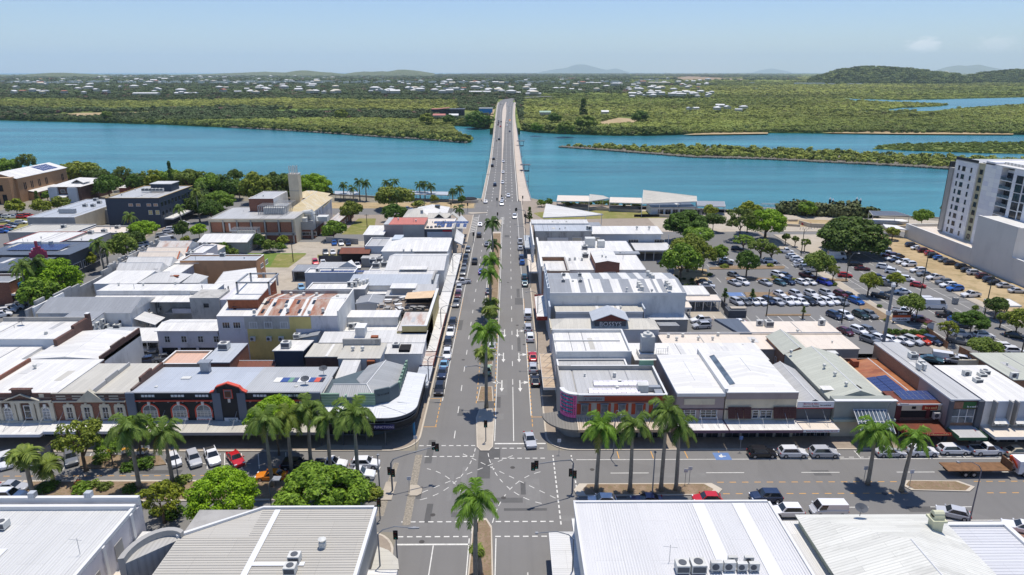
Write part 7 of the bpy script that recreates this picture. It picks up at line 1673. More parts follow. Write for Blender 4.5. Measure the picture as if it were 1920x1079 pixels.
for i,(y0,y1,m,lb,red)in enumerate(((117.5,126.5,BG,'pale grey footpath awning beside the corner pub',0),(126.8,133.8,WR,'rust streaked footpath awning, second from the corner',1),(134.1,158,WH,'long white footpath awning edged in dark red along the mustard wall',1),(158.3,175,WH,'white footpath awning beyond the dark red edged one',0),(175.3,190,WH2,'white footpath awning beside the round parapets',0),(190.3,216,WH,'farthest long white footpath awning on the left',0))):
 o=em('footpath_awning',(-17.9,y0,3.3),0,lb,'awning','awnings over the left footpath')
 MB().box(0,0,0,2.6,y1-y0,.16).bl('roof',m['x'],o);MB().box(2.6,0,-.35,2.7,y1-y0,.22).box(0,-.02,-.35,2.7,.0,.22).bl('fascia',mat('fascia_darkred',c3(120,58,52),.7)if red else TR,o)
 for k in range(max(2,int((y1-y0)/6))):MB().tube((2.3,1+k*6,.15),(0,1+k*6,2.0),.035,.035,5).bl('tie_rod',ME,o)
 # --- the corner pub
o=em('corner_pub',(-31.7,FY,0),0,'two storey corner pub with a curved white verandah roof and grey hipped roofs','pub')
out=[(0,0),(9.0,0),(11.4,1.2),(12.6,3.4),(12.6,14.5),(7.5,14.5),(0,8)]
MB().pz(out,-.1,6.9).bl('wall',STG,o)
g1=rfm('pub_roof_a',c3(158,160,160),'y',rib=.35);g2=rfm('pub_roof_b',c3(158,160,160),'x',rib=.35)
MB().face([(.6,.5,6.95),(8.8,.5,6.95),(7.0,3.6,8.0),(1.2,3.6,8.0)]).face([(1.2,3.6,8.0),(7.0,3.6,8.0),(5.4,6.0,6.95),(.6,6.0,6.95)]).bl('roof',g1,o)
MB().face([(8.8,.5,6.95),(11.9,3.8,6.95),(11.9,14.2,6.95),(8.6,14.0,8.0),(7.0,3.6,8.0)]).face([(7.0,3.6,8.0),(8.6,14.0,8.0),(5.2,14.0,6.95),(4.2,8,6.95),(5.4,6.0,6.95)]).bl('roof',g2,o)
MB().tube((8.8,.5,7.0),(7.0,3.6,8.05),.1,.1,5).tube((7,3.6,8.05),(8.6,14,8.05),.1,.1,5).tube((1.2,3.6,8.05),(7,3.6,8.05),.1,.1,5).bl('ridge_cap',TR,o)
pr=MB();pr.box(0,0,6.9,9,.3,7.3).pz(ccw([(9,0),(11.4,1.2),(11.2,1.5),(8.9,.3)]),6.9,8.6).pz(ccw([(11.4,1.2),(12.6,3.4),(12.3,3.5),(11.2,1.5)]),6.9,8.4).box(12.3,3.4,6.9,12.6,14.5,7.4);pr.bl('parapet',STG,o)
MB().box(-.05,-.12,5.6,3.0,.32,8.0).box(6.2,-.12,5.6,9.1,.32,8.0).bl('sage_panel',SAGE,o)
for z in(6.0,6.5,7.0,7.5):MB().box(-.05,-.17,z,3.0,-.12,z+.12).box(6.2,-.17,z,9.1,-.12,z+.12).bl('sage_rib',mat('sage_light',c3(150,176,156),.7),o)
for x in(4.0,5.6):MB().box(x,-.2,6.6,x+.25,.35,7.8).bl('finial',mat('sage_light',c3(150,176,156)),o)
for i in range(7):MB().box(12.35,4+i*1.5,6.9,12.75,4.6+i*1.5,8.2).box(12.4,4.6+i*1.5,7.2,12.6,5.5+i*1.5,7.9).bl('parapet_panel',SAGE,o)
_q=scr(o,mat('lettering_charcoal',c3(58,66,72),.7),(10.3,.6,7.6),1.8,.4);_q.rotation_euler=(0,0,R(27))
VR=rfm('verandah_roof',c3(214,216,217),'y',rib=.5,var=.03);VRX=rfm('verandah_roof_x',c3(214,216,217),'x',rib=.5,var=.03)
cor=[]
for i in range(13):a=R(-90+90*i/12);cor.append((11.2+5.0*math.cos(a),1.2+5.0*math.sin(a)))
vz0,vz1=5.2,5.75
MB().pz([(0,-3.8),(11.2,-3.8),(9,0),(0,0)],[vz0,vz0,vz1,vz1],[vz0+.12,vz0+.12,vz1+.12,vz1+.12]).bl('verandah_roof',VR,o)
mb=MB();inn=[(9,0),(10.2,.6),(11.4,1.2),(12.0,2.3),(12.6,3.4)]
for i in range(12):
 a=inn[min(4,i*5//12)];b_=inn[min(4,(i+1)*5//12)]
 mb.face([(*cor[i],vz0+.12),(*cor[i+1],vz0+.12),(*b_,vz1+.12),(*a,vz1+.12)])
mb.bl('verandah_roof',VRX,o);MB().pz([(12.6,1.2),(16.2,1.2),(16.2,13.6),(12.6,13.6)],[vz1,vz0,vz0,vz1],[vz1+.12,vz0+.12,vz0+.12,vz1+.12]).bl('verandah_roof',VRX,o)
MB().tube((9.6,.2,vz1+.15),(14.7,-2.3,vz0+.15),.08,.08,5).bl('ridge_cap',TR,o)
edge=[(0,-3.8),(11.2,-3.8)]+cor[1:]+[(16.2,13.6)]
def skt(name,pts,z0,z1,m,t=.1,inset=.0):
 mb=MB()
 for i in range(len(pts)-1):
  a,b_=Vector(pts[i]),Vector(pts[i+1])
  if(b_-a).length<.01:continue
  d=(b_-a).normalized();n=Vector((d.y,-d.x));a2,b2=a-n*inset,b_-n*inset
  mb.pz(ccw([tuple(a2),tuple(b2),tuple(b2-n*t),tuple(a2-n*t)]),z0,z1)
 return mb.bl(name,m,o)
skt('fascia',edge,4.85,5.38,WDG);skt('balustrade',edge,3.35,4.2,mat('balustrade_black',c3(30,32,34),.5),.06,.25);skt('verandah_floor',edge,2.9,3.3,BLK,.4,.2);skt('hand_rail',edge,4.25,4.32,TRG,.08,.25)
MB().pz(ccw([(0,-3.6),(11.2,-3.6)]+[(11.2+4.8*math.cos(R(-90+90*i/8)),1.2+4.8*math.sin(R(-90+90*i/8)))for i in range(1,9)]+[(16,13.5),(12.6,13.5),(12.6,3.4),(9,0),(0,0)]),3.0,3.2).bl('verandah_floor',BLK,o)
f,g=win_mesh(2.6,2.0,TR,GL,(3,1));
for x in(5.6,8.0-.4,2.0):q=link('window',f,o,(x,-.02,3.3));link('pane',g,q)
MB().box(9.5,-4.0,3.45,14.0-1.2,-3.88,4.25).bl('banner',mat('banner_navy',c3(40,44,96),.5),o);tx('FUNCTIONS',o,mat('lettering_pale',c3(214,200,220),.5),(11.1,-4.02,3.85),.6)
for x,y in((.3,-3.4),(4,-3.4),(8,-3.4),(11.2,-3.4),(15.5,2),(15.8,6),(15.8,10),(15.8,13.3)):MB().tube((x,y,.1),(x,y,5.2),.08,.08,6).bl('post',WDG,o)
MB().box(15.3,-.4,.1,15.6,.3,3.0).bl('corner_sign',W_BLUE,o);f,g=win_mesh(2.4,2.3,TRG,GL,(2,1))
for x in(1.6,4.4,7.2):q=link('shop_window',f,o,(x,-.02,.3));link('pane',g,q)
MB().box(-.6,.5,6.5,.0,8,7.4).bl('party_wall',WST,o)
# == near roofs at the bottom of the picture
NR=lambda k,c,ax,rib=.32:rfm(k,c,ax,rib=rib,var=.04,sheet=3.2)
def ribs(b,x0,x1,y0,y1,z,step,ax,m,w=.06,h=.05,z2=None):
 """real standing ribs of the near roofs, joined"""
 mb=MB();z2=z if z2 is None else z2
 if ax=='y':
  n=int((x1-x0)/step)
  for i in range(n+1):x=x0+i*step;mb.pz([(x,y0),(x+w,y0),(x+w,y1),(x,y1)],[z,z,z2,z2],[z+h,z+h,z2+h,z2+h])
 else:
  n=int((y1-y0)/step)
  for i in range(n+1):y=y0+i*step;zz=z+(z2-z)*i/max(1,n);mb.pz([(x0,y),(x1,y),(x1,y+w),(x0,y+w)],zz,zz+h)
 return mb.bl('roof_rib',m,b.root,kind='stuff')
b=Bld('near_store','big white ribbed roof building bottom right of the crossing','store',None,8.2,WW,None,None,world=(8.4,40,32.6,73.9))
b.add('roof',MB().box(0,0,8.1,b.L,b.W-.3,8.3),NR('near_white_a',c3(206,206,206),'y'));ribs(b,.2,b.L-.2,.1,b.W-.5,8.3,.33,'y',mat('rib_white',c3(214,214,214),.5,.05));b.add('gutter',MB().box(-.25,-.1,8.1,0,b.W,8.45).box(b.L,-.1,8.1,b.L+.3,b.W,8.5).box(-.25,b.W-.3,8.1,b.L+.3,b.W,8.5),TR)
for x in(14.6,19.6):b.add('translucent_strip',MB().box(x,.2,8.36,x+1.5,b.W-.5,8.4),mat('strip_white',c3(216,217,218),.4,.03))
x,y=at(1355,1060,8.6)
for i,(dx,k,s_)in enumerate(((-4.6,'box',.9),(-2.9,'box',1.0),(-.9,'split',1.4),(.5,'split',1.4),(1.9,'split',1.2),(3.2,'split',1.2),(1.2,'split',1.1),(3.0,'split',1.1))):link('air_conditioner',ACM[k],b.root,(x-b.x0+dx,y-b.y0-.6+(1.1 if i>5 else 0),8.4),0,s_)
b.add('antenna',MB().tube((x-b.x0-5.6,y-b.y0+1,8.3),(x-b.x0-5.6,y-b.y0+1,10.5),.03,.03,4).tube((x-b.x0-6.4,y-b.y0+1,10.3),(x-b.x0-4.8,y-b.y0+1,10.1),.02,.02,4),ME)
b.awn('W',3.2,3.6,NR('near_awn',c3(206,206,204),'x',.35),ties=0,p0=8-8,p1=b.W-1);b.awn('N',3.0,3.4,WH,ties=0)
b=Bld('hip_roofed_hall','old building with a weathered white hipped roof and an ornate cream chimney, bottom right','hall',None,7.4,mat('wall_cream_green',c3(196,200,178),.8,.1,.5,dirt=c3(130,130,110),damt=.3),rm(c3(216,215,206),'roof_weathered',rust=c3(130,128,120),ramt=.45,rt=(.5,.8),rib=.4),'hy',rise=3.2,over=.4,world=(36.0,48,53.0,71.8));
b.win('W',[4,8,12,16],3.6,1.2,2.0,(2,2));cx_=at(1752,985,9)[0]-36.0;cy_=at(1752,1000,8)[1]-48
b.add('chimney',MB().box(cx_-.6,cy_-.5,7.5,cx_+.6,cy_+.5,9.9).box(cx_-.85,cy_-.75,9.9,cx_+.85,cy_+.75,10.15).box(cx_-.6,cy_-.5,10.15,cx_+.6,cy_+.5,10.6).tube((cx_-.6,cy_,10.7),(cx_+.6,cy_,10.7),.42,.42,10),mat('chimney_cream',c3(200,200,170),.8,.1))
b.ac('dish',(1612,968),z=8.2);b.add('vent_pipe',MB().tube((8,6,8),(8,6,10.4),.1,.1,6),ME)
b=Bld('annex','lower white skillion annex between the ribbed roof and the hipped hall','annex',None,6.2,mat('wall_cream_green',c3(196,200,178)),WH2,'ms',rise=.0,over=.2,world=(33.6,63,38.5,72.4));b=Bld('ribbed_wing','white ribbed flat roofed wing with wide white gutter, bottom right corner','wing',None,6.8,WW,None,None,world=(53.2,46,60.6,70.5));b.add('roof',MB().box(0,0,6.7,b.L,b.W,6.9),NR('near_white_b',c3(204,205,208),'x'));ribs(b,.1,b.L-.1,.2,b.W-.2,6.9,.5,'x',mat('rib_white',c3(214,214,214)));b.add('gutter',MB().box(b.L,-.1,6.6,b.L+.6,b.W+.6,7.2).box(0,b.W,6.6,b.L,b.W+.6,7.2),TR)
b=Bld('brick_house','corner of an orange brick building at the right edge behind a hedge','house',None,5.5,BR_OR,MG,'flat',world=(70.5,52,82,66.5))
b=Bld('near_hall','building with a grey ribbed roof and curved white parapet, bottom centre left','hall',None,8.0,WG,None,None,world=(-38.5,46,-16.6,73.0));RB=mat('rib_grey',c3(182,178,168),.5,.05)
poly_r=[(0,-1),(b.L,-1),(b.L,b.W-.3),(b.L*.37,b.W-.3),(0,b.W-5.5)]
b.wo.hide_render=False
b.add('roof',MB().pz(poly_r,8.0,8.2),NR('near_grey_a',c3(186,182,172),'x'));ribs(b,.1,b.L*.37,.2,b.W-5.6,8.2,.42,'x',RB);ribs(b,b.L*.37,b.L-.1,.2,b.W-.4,8.2,.42,'x',RB)
b.add('gutter',MB().box(b.L-.1,-1,7.9,b.L+.3,b.W,8.5).box(b.L*.37,b.W-.3,7.9,b.L+.3,b.W,8.5).pz(ccw([(b.L*.37,b.W-.3),(b.L*.37,b.W),(-.4,b.W-5.4),(-.1,b.W-5.7)]),7.9,8.5),TR);b.add('white_sheet',MB().box(9.6,-1,8.27,10.3,b.W-.5,8.32).box(10.3,16.4,8.27,16,17.0,8.32),mat('strip_white',c3(216,217,218)))
arcp=[(-.2+3.4*math.cos(R(t))-1.0,b.W-9.2+4.6*math.sin(R(t)))for t in range(60,200,12)]
mb=MB()
for i in range(len(arcp)-1):mb.pz(ccw([arcp[i],arcp[i+1],(arcp[i+1][0]*.86-.0,b.W-9.2+(arcp[i+1][1]-b.W+9.2)*.86),(arcp[i][0]*.86,b.W-9.2+(arcp[i][1]-b.W+9.2)*.86)]),0,8.9)
mb.bl('curved_parapet',WG,b.root);b.add('curved_roof',MB().pz(ccw([(0,b.W-12)]+[(p[0]*.9,b.W-9.2+(p[1]-b.W+9.2)*.9)for p in arcp]+[(.4,b.W-5.6)]),0,8.1),NR('near_grey_b',c3(176,174,168),'y',.5))
for(u,v,k,s_)in((605,1025,'cowl',1.4),(553,1052,'box',.8),(545,1073,'box',.8)):x,y=at(u,v,8.3);link('air_conditioner' if k=='box' else 'roof_vent',ACM[k],b.root,(x-b.x0,y-b.y0,8.25),0,s_)
b.awn('E',3.4,3.6,WH,ties=0,p0=8,p1=21);b.add('awning',MB().pz(ccw([(b.L+.3,21.2),(b.L+3.6,21.2),(b.L+3.2,23),(b.L+1.8,24.6),(b.L+.3,25.4)]),3.6,3.75),BE['x']);b.awn('N',3.6,3.4,WH,ties=0,p0=3,p1=20)
b=Bld('near_warehouse','white warehouse with a blank side wall and flat white roof, bottom left corner','warehouse',None,8.0,WL,None,None,world=(-70,48,-46.4,74.3))
b.add('roof',MB().box(0,0,8.0,b.L-.4,b.W-1.6,8.15),NR('near_white_c',c3(202,202,198),'y',.4));b.add('parapet',MB().box(0,b.W-.5,8.0,b.L,b.W,9.2).box(0,b.W-1.6,8,b.L,b.W-1.1,8.7).box(b.L-.4,0,8.0,b.L,b.W-1.6,8.5),TR);ribs(b,.2,b.L-.5,.2,b.W-1.7,8.15,.7,'y',mat('rib_white',c3(214,214,214)),.05,.03)
b.add('roof_sheet',MB().box(9,12,8.22,13,17.5,8.25),mat('strip_white',c3(216,217,218)));b.add('flashing',MB().box(6.8,1,8.2,7.0,12,8.3).box(0,11.6,8.2,b.L-.5,11.8,8.3),TR)
for y in(10,17.5,23.5):b.add('buttress',MB().box(b.L,y,0,b.L+.15,y+.5,8.2),TR)
b.add('niche',MB().box(b.L,13,3,b.L+.08,16.4,6.2).box(b.L,19.6,4.6,b.L+.08,21.2,6.8),WG);b.ac('box',(5,990),sc_=.8,z=8.2);x,y=at(150,1038,8.3);b.add('antenna',MB().tube((x-b.x0,y-b.y0,8.2),(x-b.x0,y-b.y0,10.3),.03,.03,4).tube((x-b.x0-.9,y-b.y0,10.2),(x-b.x0+.5,y-b.y0,10.0),.02,.02,4),ME)
b.add('chimney_pot',MB().box(10,b.W-.6,9.2,10.8,b.W+.1,9.9).box(17.0,b.W-.6,9.2,17.8,b.W+.1,9.9),BG['y']);o2=b.awn('E',4.2,3.5,CR,ties=0,p0=5,p1=19);b.add('curved_awning',MB().pz(ccw([(b.L+.2,19.2),(b.L+4.6,19.2),(b.L+5.6,21),(b.L+5.4,23),(b.L+4,24.4),(b.L+.2,24.4)]),3.4,3.55),LG['y']);b.add('small_roof',MB().box(b.L+.3,22,4.6,b.L+3.2,25,4.8),WH['y'])
# == trees and palms of the town
T=[(418,930,66,5.2,'big2','bright','large bright green tree filling the left street in front of the grey ribbed roof',.95),(600,922,76,4.6,'big','green','broad dark green domed tree beside the grey ribbed roof',.8),(300,935,42,4,'airy','yellow','thin yellow-green tree at the end of the planted median',1.1),(515,782,46,7,'big2','bright','vivid green tree against the black heritage facade',1.0),(148,820,48,6,'airy','olive','airy olive tree in front of the red brick heritage facade',1),(255,800,36,5.5,'airy','green','green tree hidden behind the tallest palm by the heritage row',1),(205,838,26,3.4,'airy','green','low green tree between the airy olive tree and the tall palm',1),(92,525,46,6,'big2','bright','bright leafy tree, larger one by the left street palms',1.1),(70,550,34,5,'round','green','shaded round tree below the bright leafy one on the left street',1),(230,462,26,6,'round','mid','green street tree right of the palms on the left street',1.1),(252,447,20,6,'broad','dark','darker street tree behind the lilac roofed row',1),(268,430,27,6,'big2','bright','flat topped bright tree before the slate blue office',.7),(166,484,15,4,'small','yellow','small yellow-green tree beside the palm pair',1),(372,430,16,4,'small','bright','small bright green tree on the corner below the slate blue office',.8),(340,428,14,5,'small','dark','slim dark tree beside the slate blue office',1.3),(347,450,10,2.2,'shrub','yellow','round yellow-green shrub on the street corner',1),(218,512,14,2.0,'shrub','olive','low olive shrub on the left street verge',.7),(10,312,22,7,'broad','green','green tree behind the church roof at the left edge',1),(50,303,20,9,'airy','grey','grey airy tree rising behind the church',1.1),(150,322,30,7,'broad','olive','wide olive tree at the river end of the church',1),(182,332,24,6,'broad','dark','dark tree on the bank between church and round tree',1),(202,350,25,6,'round','deep','round deep green tree left of the slate blue office',1),(228,326,18,9,'airy','grey','sparse grey gum tree on the river bank',1.2),(252,343,18,6,'round','deep','dark tree behind the small pink shed',1),(290,336,28,7,'airy','yellow','dry yellowish tree behind the slate blue office',1),(318,335,26,7,'broad','green','green tree left of the norfolk pine',1),(352,338,30,7,'broad','mid','wide green tree right of the norfolk pine',1),(395,348,26,6,'round','green','green tree among the bank palms',1),(435,352,24,6,'broad','deep','dark tree right of the bank palms',1),(478,352,30,8,'round','olive','olive tree left of the white antenna tower',1.1),(515,345,30,8,'broad','dark','dark tree directly behind the white antenna tower',1.1),(545,340,22,9,'broad','mid','green tree touching the antenna tower',1),(585,350,34,8,'big2','bright','bright green spreading fig right of the antenna tower',.85),(410,378,30,5,'big2','green','bright dense tree left of the council building',.8),(370,385,24,5,'round','dark','dark tree beside the side street palms',1),(395,395,22,5,'round','deep','deep green tree against the council building',1),(440,330,14,7,'round','dark','small dark tree on the bank skyline',1),(29,386,18,4,'small','yellow','left of the three yellow-green verge trees below the church',.9),(78,386,18,4,'small','yellow','middle of the three yellow-green verge trees below the church',.9),(113,380,17,4,'small','olive','right of the three verge trees below the church',.9),(69,370,7,3.5,'cone','deep','small dark conifer in front of the church arcade',.8),(88,366,9,3,'small','green','small green tree by the church arcade',1),(113,363,9,3,'small','green','small green tree in front of the brick school',1),(172,362,8,3,'airy','mid','thin tree right of the brick school',1),(657,396,21,5,'round','olive','round grey-green tree at the end of the dry grass lot',1),(625,432,21,4,'round','green','round bright tree at the corner of the council building',1),(737,368,32,6,'broad','olive','wide olive tree on the river verge',.9),(740,400,22,4,'round','deep','dark tree behind the salmon roofed building',.9),(866,373,8,3,'small','deep','small dark tree under the waterfront palms near the bridge',1),(814,373,9,2,'shrub','yellow','yellow-green shrub on the verge left of the bridge',1),(785,383,14,1.6,'shrub','olive','clipped olive shrub beside the pyramid roof',.7),(484,452,14,3,'small2','deep','dark palm-like shrub left in the yard garden',1),(505,460,14,2.6,'small','mid','bushy shrub in the middle of the yard garden',1),(530,450,11,3,'small','yellow','yellowish shrub at the right of the yard garden',1),(527,463,10,1.8,'shrub','green','low shrub below the yellowish one in the yard garden',1),(425,465,15,2.4,'shrub','green','dense shrub behind the peach building',1),(392,455,12,2.4,'shrub','green','dense shrub at the left corner of the white hall',1),(440,474,12,2,'shrub','mid','shrub right behind the peach building',1),(405,462,10,2.2,'shrub','deep','dark shrub between the dense ones behind the peach building',1),(1288,420,42,7,'big','deep','wide dark green tree right of the white carport',.75),(1338,412,20,5,'broad','dark','dark tree between the lawn and car park',.9),(1390,412,30,8,'airy','grey','tall grey-green tree left of the bright fig',1.2),(1438,418,38,7,'big2','bright','vivid green spreading fig by the plaza',.85),(1405,395,22,9,'round','yellow','yellow-green tree top behind the vivid fig',.9),(1310,440,30,6,'broad','green','bright flat topped tree below the wide dark one',.7),(1292,470,32,7,'round','olive','olive tree in the car park clump',1.1),(1278,490,34,6,'round','green','leafy green tree at the near side of the car park clump',1.1),(1320,478,26,6,'airy','olive','airy olive tree on the right of the car park clump',1.2),(1349,472,17,4,'small','green','small round tree over the white parked cars',1),(1402,492,22,5,'round','deep','dense dark tree alone on the middle car park island',1.15),(1428,462,26,5,'airy','mid','broad light green tree above the middle island',.8),(1448,470,18,4,'airy','olive','light tree at the end of the middle island',.8),(1395,450,24,4,'airy','green','low light green tree in the upper car park',.6),(1597,443,63,6.2,'big','dark','huge dark grey-green fig tree over the road junction',.72),(1534,494,27,5,'round','mid','green tree at the right end of the upper car park',1),(1333,394,14,4,'small','yellow','bright lime tree beside the waterfront pavilion',.9),(1474,444,8,3,'small','mid','left sapling on the plaza edge',1),(1492,448,7,3,'small','mid','middle sapling on the plaza edge',1),(1510,455,10,3.4,'airy','mid','right sapling beside the lamp on the plaza edge',1.2),(1564,508,13,4,'airy','olive','thin pale street tree beside the red hatchback',1.2),(1631,528,22,4.5,'round','yellow','yellow-green street tree beside the black ute',.9),(1681,523,17,4,'round','yellow','yellow-green median tree on river street',.8),(1711,570,22,5,'round','mid','green street tree in front of the big white van',1),(1780,615,20,4,'airy','yellow','yellow-flecked tree beside the tray ute',1),(1824,600,27,4,'big','deep','dense dark domed median tree on river street',.8),(1845,652,28,4,'round','mid','green tree near the brick hall at the street edge',.8),(1870,574,19,3.5,'round','dark','dark tree beside the white bus shelter',1),(1879,594,10,3,'small','mid','small tree on the far pavement below the bus shelter',1),(1910,600,24,4,'round','olive','tree at the right edge of the far pavement',1),(1829,577,6,2,'small','mid','tiny sapling on the verge of river street',1),(1515,390,17,4,'small','green','small green tree alone on the dry riverside lawn',.9),(1730,407,18,4,'round','green','round tree right of the picnic shelter',.9),(1732,428,17,2.6,'shrub','yellow','yellow-green shrub tree in front of the podium wall',.6),(1675,434,14,3.4,'small','yellow','umbrella shaped yellow tree beside the esplanade road',.7),(1758,427,10,2.5,'shrub','yellow','yellow shrub tucked at the foot of the tower',.9),(1774,380,11,9,'cone','dark','dark tall tree hiding behind the tower edge',.7),(1360,550,9,3.2,'cone','deep','left clipped conifer at the disabled bays',.5),(1411,550,8,3.0,'cone','deep','right clipped conifer at the disabled bays',.5),(1507,581,6,2.6,'cone','mid','lone sapling in the lower car park',.5),(993,400,8,4,'cone','deep','slim dark conifer beside the old warehouse',.7),(1028,379,10,2,'shrub','deep','dark shrub on the bank right of the bridge',.8),(1015,381,10,2,'shrub','green','green shrub at the right bridge end',.8),(1736,908-300,6,1.2,'shrub','mid','low round bush in the garden bed by the entry sign',.7)]
for u,v,r_,hc,kd,tn,lb,zs in T:tr_(u,v,r_,hc,kd,tn,lb,zs,'shrub' if kd=='shrub' else 'tree','shrub' if kd=='shrub' else 'tree')
x,y=at(326,372);o=em('norfolk_pine',(x,y,0),0,'narrow dark norfolk pine standing above the bank trees','pine tree');link('crown',CRW['cone'],o,(0,0,11),0,(.6,.6,.95),(.4,.6,.5));link('trunk',STEM,o,(0,0,0),0,(1.6,1.6,1.6))
P_=[(262,915,812,1.1,17,'mid','tallest palm of the left street, drooping over the heritage row'),(324,905,822,.95,15,'mid','palm right of the tallest one, in front of the white hatchback'),(511,911,800,.95,15,'mid','leftmost palm of the group of five by the corner pub'),(547,882,792,.95,15,'olive','second from left of the five palms by the corner pub'),(583,868,778,1.05,16,'mid','middle of the five palms by the corner pub'),(620,884,795,.95,15,'mid','fourth of the five palms by the corner pub'),(673,917,788,1.15,18,'mid','rightmost and widest of the five palms by the corner pub'),(1118,920,812,1.0,15,'green','first palm of the median right of the crossing'),(1181,921,806,.98,14,'mid','second palm of the median right of the crossing'),(1239,920,783,.95,14,'mid','third and tallest palm of the median right of the crossing'),(1267,919,812,.9,13,'mid','fourth palm of the median right of the crossing'),(1627,908,822,1.05,15,'green','left palm of the pair on the far median right'),(1690,920,832,.85,12,'green','right palm of the pair on the far median right'),(892,1100,945,1.0,13,'green','palm standing alone at the bottom centre median'),(924.5,490,424,1.0,15,'dark','farthest palm of the main street median'),(920,575,496,.95,14,'green','third palm of the main street median counted from the crossing'),(920,594,520,.95,14,'green','bright palm over the bushy ones in the main street median'),(912,764,630,1.05,15,'green','tall palm in the street median nearest the crossing'),(57,578,508,1.0,14,'mid','left palm of the front pair on the left street'),(76,572,500,1.0,14,'dark','right palm of the front pair on the left street'),(134,502,478,.85,13,'olive','short palm standing before the cinema'),(196,509,462,.95,14,'mid','left palm of the pair behind the cinema'),(204,506,472,.8,12,'olive','right palm of the pair behind the cinema'),(248,445,412,.95,14,'mid','palm behind the bright flat topped tree'),(342,430,396,.9,14,'mid','palm in front of the slate blue office awning'),(375,416,364,.95,14,'olive','palm on the corner right of the slate blue office'),(381,395,352,.8,13,'mid','palm behind the corner palm near the slate blue office'),(421,372,338,1.0,15,'dark','left palm of the dark pair on the river bank'),(430,372,340,.9,15,'dark','right palm of the dark pair on the river bank'),(450,375,350,.7,12,'dark','small dark palm on the river bank'),(377,350,330,.6,12,'olive','small palm above the bank trees by the norfolk pine')]
for u,v,vt,s,n,tn,lb in P_:palm(u,v,vt,lb,s*.92,'royal',n,tn)
W_=[(645,376,352,'first waterfront palm from the left'),(663,380,358,'second waterfront palm from the left'),(675,376,345,'third waterfront palm from the left'),(687,377,348,'fourth waterfront palm from the left'),(726,372,347,'left palm behind the wide olive tree'),(742,372,346,'right palm behind the wide olive tree'),(788,373,351,'left palm of the waterfront trio'),(797,374,350,'middle palm of the waterfront trio'),(810,376,354,'right palm of the waterfront trio'),(849,380,364,'left palm nearest the bridge'),(863,379,359,'right palm nearest the bridge'),(862,414,398,'bushy palm on the corner by the tent roofs'),(745,396,368,'palm in front of the wide olive tree'),(102,908,868,'fan palm in the planted median at left'),(62,928,850,'leaning feathery palm at the left end of the planted median'),(921,608,583,'low bushy palm in the median, nearest'),(920,592,570,'low bushy palm in the median, second'),(924,485,468,'low palm under the farthest median palm'),(910,706,662,'low palm under the tall median palm'),(1001-100,1078,1062,'small palm at the foot of the bottom centre palm'),(592,968,950,'x')]
for i,(u,v,vt,lb)in enumerate(W_[:-1]):
 near=v>500
 palm(u,v,vt,lb,(.5 if v>1000 else 1.1 if near else.85),'fan' if near else 'royal',12 if near else 11,'olive' if near else 'dark','fan palms' if near else 'waterfront palms')
def bushes(lst,cat='shrub'):
 for u,v,r_,tn,lb in lst:tr_(u,v,r_,.5,'shrub',tn,lb,.7,'shrub',cat)
bushes([(150,918,22,'green','low green shrub left in the planted median'),(178,906,13,'mid','small shrub beside the burgundy one in the median'),(198,912,16,'grey','greyish shrub in the middle of the planted median'),(240,918,16,'deep','dark shrub at the foot of the tall palm'),(345,900,18,'mid','shrub at the right end of the planted median'),(90,912,20,'deep','dark shrub at the left end of the planted median'),(275,868,22,'deep','dark hedge shrub by the outdoor dining tables'),(245,872,20,'deep','dark shrub behind the tall palm by the dining tables'),(190,862,18,'mid','mixed shrub on the kerb build-out'),(325,962,22,'deep','dark shrub between the white warehouse and curved parapet'),(700,925,20,'olive','hedge at the end of the left median'),(694,912,12,'green','small green shrub at the end of the left median'),(295,958,16,'mid','shrub beside the white warehouse corner'),(1885,1028,16,'mid','rounded hedge shrub at the lower right corner'),(1862,1022,9,'yellow','small yellow-green shrub at the lower right corner'),(1440,527,8,'olive','olive shrub on the car park island'),(1490,524,5,'yellow','orange-tinged shrub on the car park island'),(1445,498,8,'yellow','yellow flowering shrub on the middle island'),(1357,500,9,'olive','dry shrub at the left of the upper island'),(1452,521,7,'olive','brownish shrub on the car park island'),(1668,586,5,'mid','left clipped ball shrub by the entry sign'),(1678,592,5,'mid','middle clipped ball shrub by the entry sign'),(1650,574,6,'deep','dark ball shrub higher in the sign garden'),(1662,600,6,'yellow','yellow grassy clump in the sign garden'),(1688,598-14,6,'deep','dark bush behind the entry sign'),(1330,515,6,'deep','dark shrub at the lane edge of the car park'),(1563,533,7,'mid','shrub at the foot of the thin pale street tree')])
bb=tr_(146,908,9,.8,'shrub','mid','burgundy leaved shrub in the planted median',1.0,'shrub','shrub')
for c in bb.children:
 if c.name.startswith('crown'):c.color=(1.5,.35,.6,1)
for i in range(6):x,y=at(1668+i*14.5,627.5);link('hedge_ball',CRW['shrub'],None,(x,y,.6),i,.22,(.55,.75,.45),label='clipped round hedge ball, number %s from the left along the lot'%['one','two','three','four','five','six'][i],cat='shrub',group='hedge balls along the lot')
def thick(name,pts,n,size,tones,label,z=0):
 out=[]
 for _ in range(n):
  i=rr.randrange(len(pts)-1);q=rr.random();u=pts[i][0]+(pts[i+1][0]-pts[i][0])*q;v=pts[i][1]+(pts[i+1][1]-pts[i][1])*q
  x,y=at(u,v);out.append((x+rr.uniform(-3,3),y+rr.uniform(-5,5),z-.5,size*rr.uniform(.6,1.3),rr.uniform(.9,1.4),mixt(tones[0],tones[1],rr.random())))
 scatter(name,out,label)
thick('bank_thicket',[(1470,398),(1540,402),(1625,404)],170,3.4,(c3(104,108,72),c3(78,92,50)),'olive riverside thicket behind the park')
thick('bank_thicket',[(1050,384),(1130,382),(1200,386)],60,1.6,(c3(110,122,56),c3(84,100,44)),'yellow-green bushes on the bank under the striped canopies')
